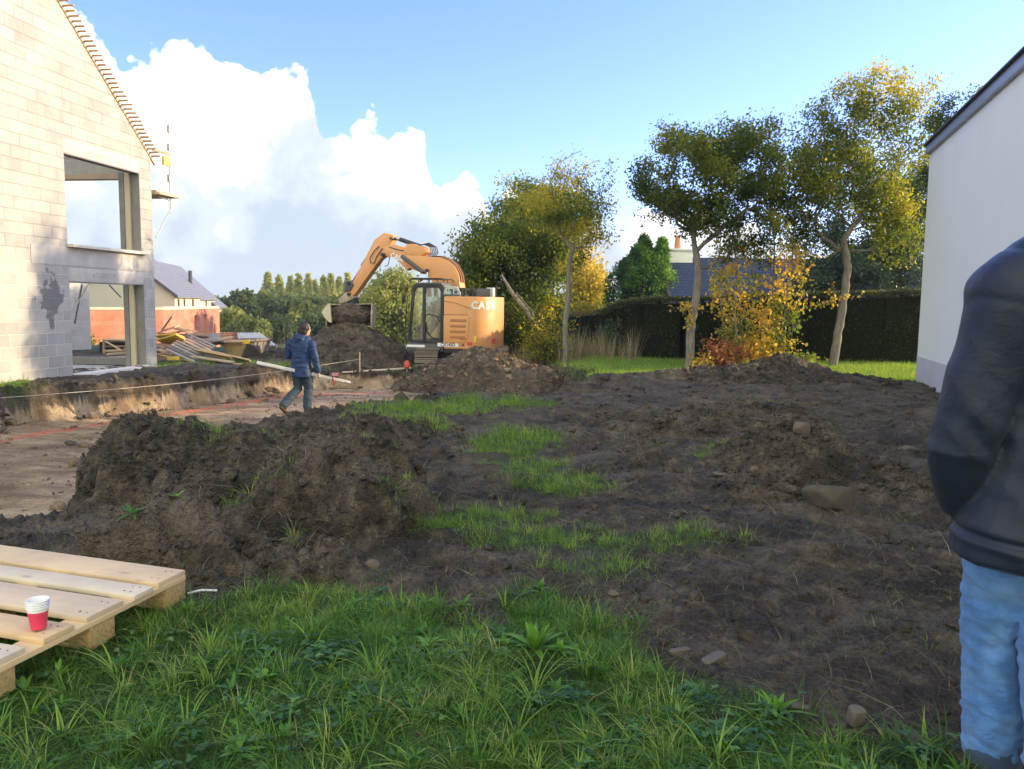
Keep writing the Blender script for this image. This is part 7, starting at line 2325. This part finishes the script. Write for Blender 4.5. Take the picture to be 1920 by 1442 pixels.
# foreground lawn
def lawn_d(x, y):
    e = 4.15 - 0.30 * np.clip(x + 0.7, 0, 1.0) - 1.2 * np.clip(x - .3, 0, 9) - 0.14 * np.clip(-x - 0.9, 0, 5) + 0.08 * np.sin(x * 5)
    n = fbm(x, y, 2.6, 3, .6, 301) * .5
    return (1 - sstep(-.35, .15, y - e + n * 1.5)) * (.55 + .45 * sstep(-.3, .3, fbm(x, y, 3.5, 3, .6, 303)))
r9 = np.random.default_rng(90)
# short matted layer
xy = scatter(330000, -3.0, 2.6, 2.2, 4.9, 91, lambda x, y: lawn_d(x, y) * (np.abs(x) < y * .66 + .2))
n = len(xy); nz = fbm(xy[:, 0], xy[:, 1], 2.2, 3, .6, 305)
blades('lawn', xy, r9.uniform(.022, .075, n), r9.uniform(.0022, .0050, n), r9.uniform(.6, 1.9, n), .32 + nz * .45 + r9.normal(0, .13, n), GRASS, 'short matted green grass in the foreground', 'grass', 92)
# long lax tufts
xy, k, nt, dirn = tufted(5200, 34, .024, (-2.9, 2.4, 2.2, 4.7), 93, lambda x, y: lawn_d(x, y) * (np.abs(x) < y * .66 + .2) * (.15 + .85 * (gnoise(x * 1.6, y * 1.6, 307) > .0)) * .62)
n = len(xy); tH = r9.gamma(3.2, .027, nt)[k] + .02; tT = (r9.beta(1.7, 1.4, nt) * .93)[k]; tT[r9.uniform(size=n) < .05] = 1.0
blades('lawn', xy, tH * r9.uniform(.55, 1.2, n), r9.uniform(.0022, .0052, n), r9.uniform(.35, 1.5, n), tT + r9.normal(0, .10, n), GRASS, 'long loose grass tufts in the foreground', 'grass', 94, dirn=dirn + r9.normal(0, .7, n), segs=4)
xy, k, nt, dirn = tufted(900, 7, .012, (-2.9, 2.4, 2.2, 4.6), 193, lambda x, y: lawn_d(x, y) * (np.abs(x) < y * .66 + .2) * .8)
n = len(xy)
blades('lawn', xy, r9.gamma(7, .014, nt)[k] + .02, r9.uniform(.006, .011, n), r9.uniform(.5, 1.5, n), r9.beta(2.4, 1.8, nt)[k] * .95, GRASS, 'broad grass blades mixed into the foreground lawn', 'grass', 194, dirn=dirn + r9.normal(0, .5, n), segs=5)
# patches farther out
def patch_d(x, y):
    g_ = green_mask(x, y)
    return g_ * (y > 3.2)
for (reg, nt_, per, hh, wd, sd_) in (((-2.6, 2.6, 3.6, 8.6), 2100, 26, .075, (.002, .0045), 95), ((-3.5, 4.5, 8.6, 14.5), 3000, 22, .11, (.004, .009), 96), ((-10.5, -2.0, 12.6, 22.0), 2600, 16, .13, (.006, .012), 97)):
    xy, k, nt, dirn = tufted(nt_ * 3, per, .035 if reg[3] < 9 else .07, reg, sd_, lambda x, y: patch_d(x, y) * (.5 + .5 * (gnoise(x * 3, y * 3, 311) > 0)))
    n = len(xy); tH = r9.gamma(6, hh / 6, nt)[k]; tT = r9.uniform(.35, .88, nt)[k]
    blades('grass_patch', xy, tH * r9.uniform(.6, 1.2, n), r9.uniform(*wd, n), r9.uniform(.3, 1.2, n), tT + r9.normal(0, .1, n), GRASS, {95: 'lush grass patches left standing in the mud in mid foreground', 96: 'bright grass left on the middle of the plot', 97: 'grass tufts along the far bank and under the block house'}[sd_], 'grass', sd_ + 10, dirn=dirn + r9.normal(0, .8, n))
# sparse blades scattered over the whole churned area
xy, k, nt, dirn = tufted(2100, 7, .03, (-3.5, 6.5, 3.3, 12.5), 98, lambda x, y: (fbm(x, y, .9, 3, .6, 321) > .0) * (pit_sd(x, y) > .1) * (1 - sstep(8, 14, y)) * .8)
n = len(xy)
blades('sparse_grass', xy, r9.gamma(5, .011, nt)[k], r9.uniform(.0018, .004, n), r9.uniform(.5, 1.8, n), r9.uniform(.2, .75, nt)[k] + r9.normal(0, .1, n), GRASS, 'thin scattered grass blades in the churned soil', 'grass', 99, dirn=dirn)
# lawn under the trees, sunlit
def lawn2(x, y): return green_mask(x, y) * (y < 24.5)
xy, k, nt, dirn = tufted(9000, 14, .08, (0.2, 12.0, 17.4, 23.0), 100, lawn2)
n = len(xy)
blades('lawn', xy, r9.gamma(6, .016, n), r9.uniform(.008, .016, n), r9.uniform(.2, .9, n), r9.uniform(.5, .95, nt)[k] + r9.normal(0, .06, n), GRASS, 'sunlit lawn strip below the slender trees', 'grass', 101, dirn=dirn)
# tall dry stems between excavator and hedge
xy, k, nt, dirn = tufted(150, 34, .12, (-.9, 3.3, 21.6, 24.6), 102, lambda x, y: np.where(x < 2.6, .9, .5))
n = len(xy)
blades('dry_grass', xy, r9.gamma(10, .065, nt)[k] * r9.uniform(.6, 1.2, n), r9.uniform(.007, .013, n), r9.uniform(.05, .45, n), r9.uniform(.25, 1.0, n), STRAW, 'tall dry straw-coloured grass along the foot of the trees', 'dry grass', 103, dirn=dirn)
xy, k, nt, dirn = tufted(60, 20, .1, (-9.5, -5.2, 25.5, 29), 104, lambda x, y: x * 0 + 1)
n = len(xy)
blades('dry_grass', xy, r9.gamma(10, .085, n), r9.uniform(.010, .018, n), r9.uniform(.05, .35, n), r9.uniform(.5, 1.0, n), STRAW, 'dry pale weeds behind the skip and the tall heap', 'dry grass', 105, z=np.full(n, -.7), dirn=dirn)
# turf on the front heap
def turf_d(x, y):
    return np.maximum(np.exp(-(((x + 2.75) / .42) ** 2 + ((y - 7.35) / .40) ** 2)), .75 * np.exp(-(((x + 1.05) / .25) ** 2 + ((y - 6.6) / .3) ** 2))) + .5 * np.exp(-(((x + 1.75) / .4) ** 2 + ((y - 4.85) / .35) ** 2)) * (fbm(x, y, 3, 2, .5, 7) > 0) + .5 * np.exp(-(((x + 1.75) / .3) ** 2 + ((y - 5.6) / .35) ** 2))
xy, k, nt, dirn = tufted(900, 24, .035, (-4.3, -.7, 4.3, 9.3), 106, turf_d)
n = len(xy)
blades('grass_patch', xy, r9.gamma(6, .018, nt)[k], r9.uniform(.003, .006, n), r9.uniform(.4, 1.5, n), r9.uniform(.2, .85, nt)[k] + r9.normal(0, .08, n), GRASS, 'torn turf growing on the dark front heap', 'grass', 107, dirn=dirn)

# dead straw, roots and cut grass pressed into the mud
def mud_d(x, y): return (pit_sd(x, y) > .15) * (1 - .75 * green_mask(x, y)) * (np.abs(x) < y * .66 + .3) * np.clip(1.25 - y / 13, .12, 1) * (.4 + .6 * (fbm(x, y, 1.3, 3, .6, 331) > -.05))
xy = scatter(52000, -6, 8, 2.4, 12.5, 108, mud_d)
n = len(xy)
blades('dead_straw', xy, r9.gamma(3, .019, n) + .014, r9.uniform(.0014, .0036, n) * (1 + xy[:, 1] * .10), r9.uniform(1.6, 3.2, n), np.clip(r9.beta(1.0, 2.8, n), 0, 1), STRAW, 'dead straw and fine roots strewn over the churned soil', 'straw', 109, segs=3, curl=.62)
xy = scatter(9000, -4.4, -.3, 4.2, 9.5, 110, lambda x, y: (heap_front(x, y) > .05) * .9)
n = len(xy)
blades('hanging_roots', xy, r9.gamma(3, .028, n) + .01, r9.uniform(.002, .004, n), r9.uniform(1.0, 2.8, n), r9.beta(1.5, 2.4, n), STRAW, 'roots and straw hanging from the front heap', 'roots', 111, curl=1.0)

# clods
ICO = None
bm = bmesh.new(); bmesh.ops.create_icosphere(bm, subdivisions=1, radius=1); ICO_V = np.array([v.co[:] for v in bm.verts]); ICO_F = np.array([[v.index for v in f.verts] for f in bm.faces]); bm.free()
bm = bmesh.new(); bmesh.ops.create_icosphere(bm, subdivisions=2, radius=1); ICO2_V = np.array([v.co[:] for v in bm.verts]); ICO2_F = np.array([[v.index for v in f.verts] for f in bm.faces]); bm.free()
def clods(name, xy, size, label, seed, dry=None, V0=None, F0=None, sink=.35, smooth=True):
    r = np.random.default_rng(seed); V0 = ICO_V if V0 is None else V0; F0 = ICO_F if F0 is None else F0
    n = len(xy); z = surf_z(xy[:, 0], xy[:, 1])
    nv = len(V0)
    V = V0[None] * (1 + r.normal(0, .30, (n, nv, 1)))
    S = size[:, None] * r.uniform(.55, 1.3, (n, 3)) * np.array([1, 1, .72])
    V = V * S[:, None, :]
    a = r.uniform(0, 6.28, n); c, s = np.cos(a)[:, None], np.sin(a)[:, None]
    x = V[:, :, 0] * c - V[:, :, 1] * s; y = V[:, :, 0] * s + V[:, :, 1] * c
    V = np.stack([x + xy[:, 0:1], y + xy[:, 1:2], V[:, :, 2] + (z + S[:, 2] * (1 - 2 * sink))[:, None]], 2).reshape(-1, 3)
    Fq = (F0[None] + (np.arange(n) * nv)[:, None, None]).reshape(-1, 3)
    X_ = xy[:, 0]; Y_ = xy[:, 1]
    at = soil_attrs(X_, Y_, z=np.zeros(n))
    at['green'] = at['green'] * 0; at['paint'] = at['paint'] * 0; at['tan'] = np.clip(at['tan'], 0, 1) * .6
    if dry is not None: at['dry'] = np.full(n, dry) + r.normal(0, .25, n)
    o = np_mesh(name, V, Fq, SOIL, attrs={q: np.repeat(w_, nv) for q, w_ in at.items()}, smooth=smooth)
    return tag(o, label, 'soil clods', kind='stuff')
def mud2(x, y): return (pit_sd(x, y) > .08) * (1 - .85 * green_mask(x, y)) * (np.abs(x) < y * .66 + .3) * (.3 + .7 * (fbm(x, y, 1.1, 3, .6, 341) > -.02)) * np.clip(1.3 - y / 15, .2, 1)
xy = scatter(90000, -7, 9, 2.4, 17.5, 112, mud2)
sz = np.minimum(.003 + r9.pareto(2.4, len(xy)) * .0048, .040) * (1 + xy[:, 1] * .045)
clods('soil_crumbs', xy, sz, 'loose soil crumbs and clods over the churned plot', 113)
xy = scatter(70000, -4.6, 0, 4.2, 10.2, 114, lambda x, y: (heap_front(x, y) > -.02) * .75)
sz = np.minimum(.004 + r9.pareto(2.6, len(xy)) * .0065, .042)
clods('heap_clods', xy, sz, 'clods and crumbs covering the dark front heap', 115, dry=.12)
big = scatter(300, -7.5, 8.5, 4.5, 17, 116, lambda x, y: (pit_sd(x, y) > .05) * (1 - green_mask(x, y)) * (np.abs(x) < y * .66) * (fbm(x, y, .8, 2, .6, 345) > .05))
clods('soil_clumps', big, r9.uniform(.02, .055, len(big)) * (1 + big[:, 1] * .02), 'larger lumps of turned soil', 117, V0=ICO2_V, F0=ICO2_F, sink=.25)
for k_, D in HEAP_DEF.items():
    if k_ == 'front': continue
    x0, x1, y0, y1 = D['box']
    xy = scatter(11000, x0, x1, y0, y1, 118 + len(k_), lambda x, y: (D['f'](x, y) > .02) * .8)
    far = (y0 + y1) / 2
    sz = np.minimum(.004 + r9.pareto(2.6, len(xy)) * .006, .035) * (1 + far * .05)
    clods('heap_clods', xy, sz, {'digger': 'crumbly soil lumps on the heap by the excavator tracks', 'tall': 'crumbly soil lumps on the tall heap', 'trees': 'soil lumps on the low heap by the yellow tree', 'stony': 'soil and gravel lumps on the stony heap', 'ridge': 'soil lumps on the low middle ridge'}[k_], 130 + len(k_), dry=D['dry'])
# crumbs fallen along the foot of the pit face and scattered on its floor
def foot(x, y):
    s = pit_sd(x, y); return np.exp(-((s + .34) / .16) ** 2) * (gnoise(x * 1.4, y * 1.4, 351) > -.05) + .035 * (s < -.3) + .5 * np.exp(-((s - .12) / .12) ** 2)
xy = scatter(90000, -10.5, 2.2, 6.5, 21, 140, foot)
sz = np.minimum(.008 + r9.pareto(2.3, len(xy)) * .011, .09) * (.8 + xy[:, 1] * .03)
clods('pit_edge_clods', xy, sz, 'lumps of soil along the rim and foot of the pit face', 141, dry=.45)


# broad-leaved plant in the lawn and other weeds
def rosette(name, label, cx, cy, n, L, wd, seed, mat, tint, up=(.5, 1.25), cat='plant', group=None):
    z0 = float(surf_z(np.array([cx]), np.array([cy]))[0]); t = empty(name, (cx, cy, z0), 0, label, cat, group)
    r = np.random.default_rng(seed); V = []; Fq = []; ti = []; nv = 0
    for i in range(n):
        a = i * 2.4 + r.normal(0, .25); e = r.uniform(*up); l = L * r.uniform(.6, 1.1); w_ = wd * r.uniform(.7, 1.1)
        d = np.array([math.cos(a), math.sin(a)]); s = np.array([-d[1], d[0]])
        tt = np.clip(tint + r.normal(0, .08), 0, 1)
        m_ = 8
        for k in range(m_ + 1):
            t0 = k / m_; el_ = e - 1.15 * t0 * (1.35 - e)
            rr = l * (t0 * math.cos(e) + .32 * t0 * t0 * (1.4 - e)); zz = l * (t0 * math.sin(e) - .38 * t0 * t0 * (1.5 - e))
            ww = w_ * (math.sin(math.pi * min(1, .08 + t0 * .92) ** .85) ** .8) * (0.25 if k == 0 else 1) * (1 + .08 * math.sin(t0 * 18 + i))
            c3 = np.array([d[0] * rr, d[1] * rr, zz + .003]); s3 = np.array([s[0], s[1], 0])
            V += [c3 + s3 * ww + (0, 0, ww * .35), c3, c3 - s3 * ww + (0, 0, ww * .35)]
            ti += [tt, min(1, tt + .10), tt]
            if k:
                b0 = nv + 3 * k; Fq += [(b0 - 3, b0 - 2, b0 + 1, b0), (b0 - 2, b0 - 1, b0 + 2, b0 + 1)]
        nv += 3 * (m_ + 1)
    np_mesh('leaves', np.array(V), np.array(Fq), mat, t, attrs=dict(tint=np.array(ti)), smooth=True)
    return t
WEED = leaf_material('weed_leaf', [(0.0, (0.020, 0.055, 0.014)), (0.5, (0.055, 0.16, 0.025)), (1.0, (0.17, 0.34, 0.04))], .35, .4)
CLOVER = leaf_material('clover_leaf', [(0.0, (0.020, 0.065, 0.025)), (0.6, (0.065, 0.155, 0.040)), (1.0, (0.16, 0.30, 0.07))], .3, .5)
g = at_ground(1003, 1228, 0); rosette('plantain_plant', 'large bright green broad-leaved rosette standing in the middle of the lawn', g[0], g[1], 26, .19, .017, 5, WEED, .8, (.35, 1.3))
g = at_ground(1455, 1345, 0); rosette('dock_plant', 'bright narrow-leaved plant at the right edge of the lawn', g[0], g[1], 11, .15, .011, 6, WEED, .8, (.5, 1.3))
g = at_ground(1170, 1400, 0); rosette('dock_plant', 'dark broad-leaved weed near the bottom edge right of centre', g[0], g[1], 9, .10, .014, 7, WEED, .35, (.2, .8))
g = at_ground(865, 1145, 0); rosette('dock_plant', 'small leafy weed at the back edge of the lawn left of the big rosette', g[0], g[1], 12, .09, .012, 8, WEED, .7, (.4, 1.2))
g = at_ground(800, 1140, 0); rosette('dock_plant', 'yellowish leafy weed at the back edge of the lawn', g[0], g[1], 9, .07, .012, 9, WEED, .9, (.4, 1.2))
g = at_ground(222, 1040, -.02); rosette('dock_plant', 'low leafy weed between the pallet and the soil heap', g[0] + .1, g[1], 14, .13, .012, 10, WEED, .55, (.2, 1.0))
g = at_depth(333, 988, 5.0); rosette('dock_plant', 'small bright weed on the side of the front heap', g[0], g[1], 8, .10, .010, 11, WEED, .75, (.3, 1.0))
g = at_ground(270, 1235, 0); rosette('dock_plant', 'leafy weed in the grass beside the pallet', g[0], g[1], 10, .10, .016, 12, WEED, .5, (.2, .9))
# many small broad-leaved weeds among the grass, one mass
V = []; Fq = []; ti = []; nv = 0
wx = scatter(420, -2.6, 1.9, 2.3, 4.5, 195, lambda x, y: lawn_d(x, y) * (np.abs(x) < y * .66 + .1) * .55)
wz = surf_z(wx[:, 0], wx[:, 1])
for (cx, cy), z0 in zip(wx, wz):
    nl = r9.integers(5, 11); L_ = r9.uniform(.035, .085); w0 = r9.uniform(.006, .012); tb = r9.beta(2, 1.6)
    for i in range(nl):
        a = i * 2.4 + r9.normal(0, .3); e = r9.uniform(.3, 1.25); l = L_ * r9.uniform(.6, 1.1); d = np.array([math.cos(a), math.sin(a)]); s = np.array([-d[1], d[0], 0])
        for k in range(6):
            t0 = k / 5; rr = l * (t0 * math.cos(e) + .3 * t0 * t0 * (1.4 - e)); zz = l * (t0 * math.sin(e) - .35 * t0 * t0 * (1.5 - e)) + .02
            ww = w0 * math.sin(math.pi * (.06 + t0 * .9)) * (1 + .25 * math.sin(t0 * 25 + i))
            c3 = np.array([cx + d[0] * rr, cy + d[1] * rr, z0 + zz])
            V += [c3 + s * ww + (0, 0, ww * .3), c3 - s * ww + (0, 0, ww * .3)]; ti += [tb + .05, tb]
            if k: b0 = nv + 2 * k; Fq.append((b0 - 2, b0 - 1, b0 + 1, b0))
        nv += 12
tag(np_mesh('broadleaf_weeds', np.array(V), np.array(Fq), WEED, attrs=dict(tint=np.clip(ti, 0, 1)), smooth=True), 'small broad-leaved weeds mixed through the foreground lawn', 'weeds', kind='stuff')
# clover
def clover(xy, seed, label):
    r = np.random.default_rng(seed); n = len(xy); z = surf_z(xy[:, 0], xy[:, 1]) + r.uniform(.015, .055, n)
    V = []; m_ = 7
    lf = []
    for q in range(3):
        a = r.uniform(0, .3, n) + q * 2.094 + (np.arange(n) * 1.7)
        R_ = r.uniform(.007, .0135, n)
        cx = xy[:, 0] + np.cos(a) * R_; cy = xy[:, 1] + np.sin(a) * R_
        tz = r.normal(0, .22, n)
        P = []
        for k in range(m_):
            t = 2 * math.pi * k / m_
            u_ = np.cos(t) * R_; v_ = np.sin(t) * R_ * .82
            P.append(np.stack([cx + np.cos(a) * u_ - np.sin(a) * v_, cy + np.sin(a) * u_ + np.cos(a) * v_, z + tz * u_ + np.abs(v_) * .35], 1))
        lf.append(np.stack(P, 1))
    V = np.concatenate(lf).reshape(-1, 3)
    Fq = np.arange(3 * n * m_).reshape(-1, m_)
    ti = np.repeat(np.tile(np.clip(r.normal(.5, .22, n), 0, 1), 3), m_)
    o = np_mesh('clover', V, Fq, CLOVER, attrs=dict(tint=ti)); return tag(o, label, 'clover', kind='stuff')
xy, k, nt, dirn = tufted(420, 12, .045, (-2.4, 2.0, 2.3, 4.2), 150, lambda x, y: lawn_d(x, y) * (gnoise(x * 1.3, y * 1.3, 361) > .0) * (np.abs(x) < y * .66 + .1))
clover(xy, 151, 'clover leaves growing through the foreground grass')
# leaves clinging to the slender trunks
def sprout(px, py, Y, n, sp, seed, label, mat=YELL):
    c = at_depth(px, py, Y); t = empty('leaf_sprout', c, 0, label, 'leafy twigs')
    r = np.random.default_rng(seed); mb = MB(); tips = []
    for i in range(8):
        e = r.normal(0, 1, 3) * sp; mb.tube([(0, 0, 0), e * .5 + r.normal(0, .02, 3), e], [.006, .004, .002], 4); tips.append(e)
    mb.build('stem', BARK, t); P = np.array(tips)[r.integers(0, 8, n)] * r.uniform(.3, 1.1, n)[:, None] + r.normal(0, .04, (n, 3))
    V, Fq, ti = leaf_cloud(P, .085, seed, r.uniform(.1, .9, n), aspect=.7); np_mesh('foliage', V, Fq, mat, t, attrs=dict(tint=ti))
sprout(1290, 575, 19.5, 90, (.18, .12, .25), 1, 'yellow leaf sprout on the middle slender trunk just below its fork')
sprout(1293, 600, 19.5, 50, (.14, .12, .16), 2, 'lower yellow leaf sprout on the middle slender trunk')
sprout(1565, 560, 20.1, 110, (.22, .15, .22), 3, 'yellow-green leaf sprout left of the leaning right-hand trunk')
sprout(1340, 520, 19.6, 70, (.22, .15, .22), 4, 'yellow leafy twigs right of the middle trunk fork')

# ------------------------------------------------------------------ light autumn haze
m, t, out = material('haze_air')
pv = t.add('ShaderNodeVolumePrincipled')
pv.inputs['Color'].default_value = (0.80, 0.86, 0.93, 1)
pv.inputs['Density'].default_value = 0.0006
pv.inputs['Anisotropy'].default_value = 0.3
t.l.new(pv.outputs[0], out.inputs['Volume'])
b = MB(); b.box((0, 0, 6), (900, 900, 22)); hz_ = b.build('haze', m, None)
tag(hz_, 'thin autumn haze over the whole site', 'haze', kind='stuff')
SC.cycles.volume_bounces = 0
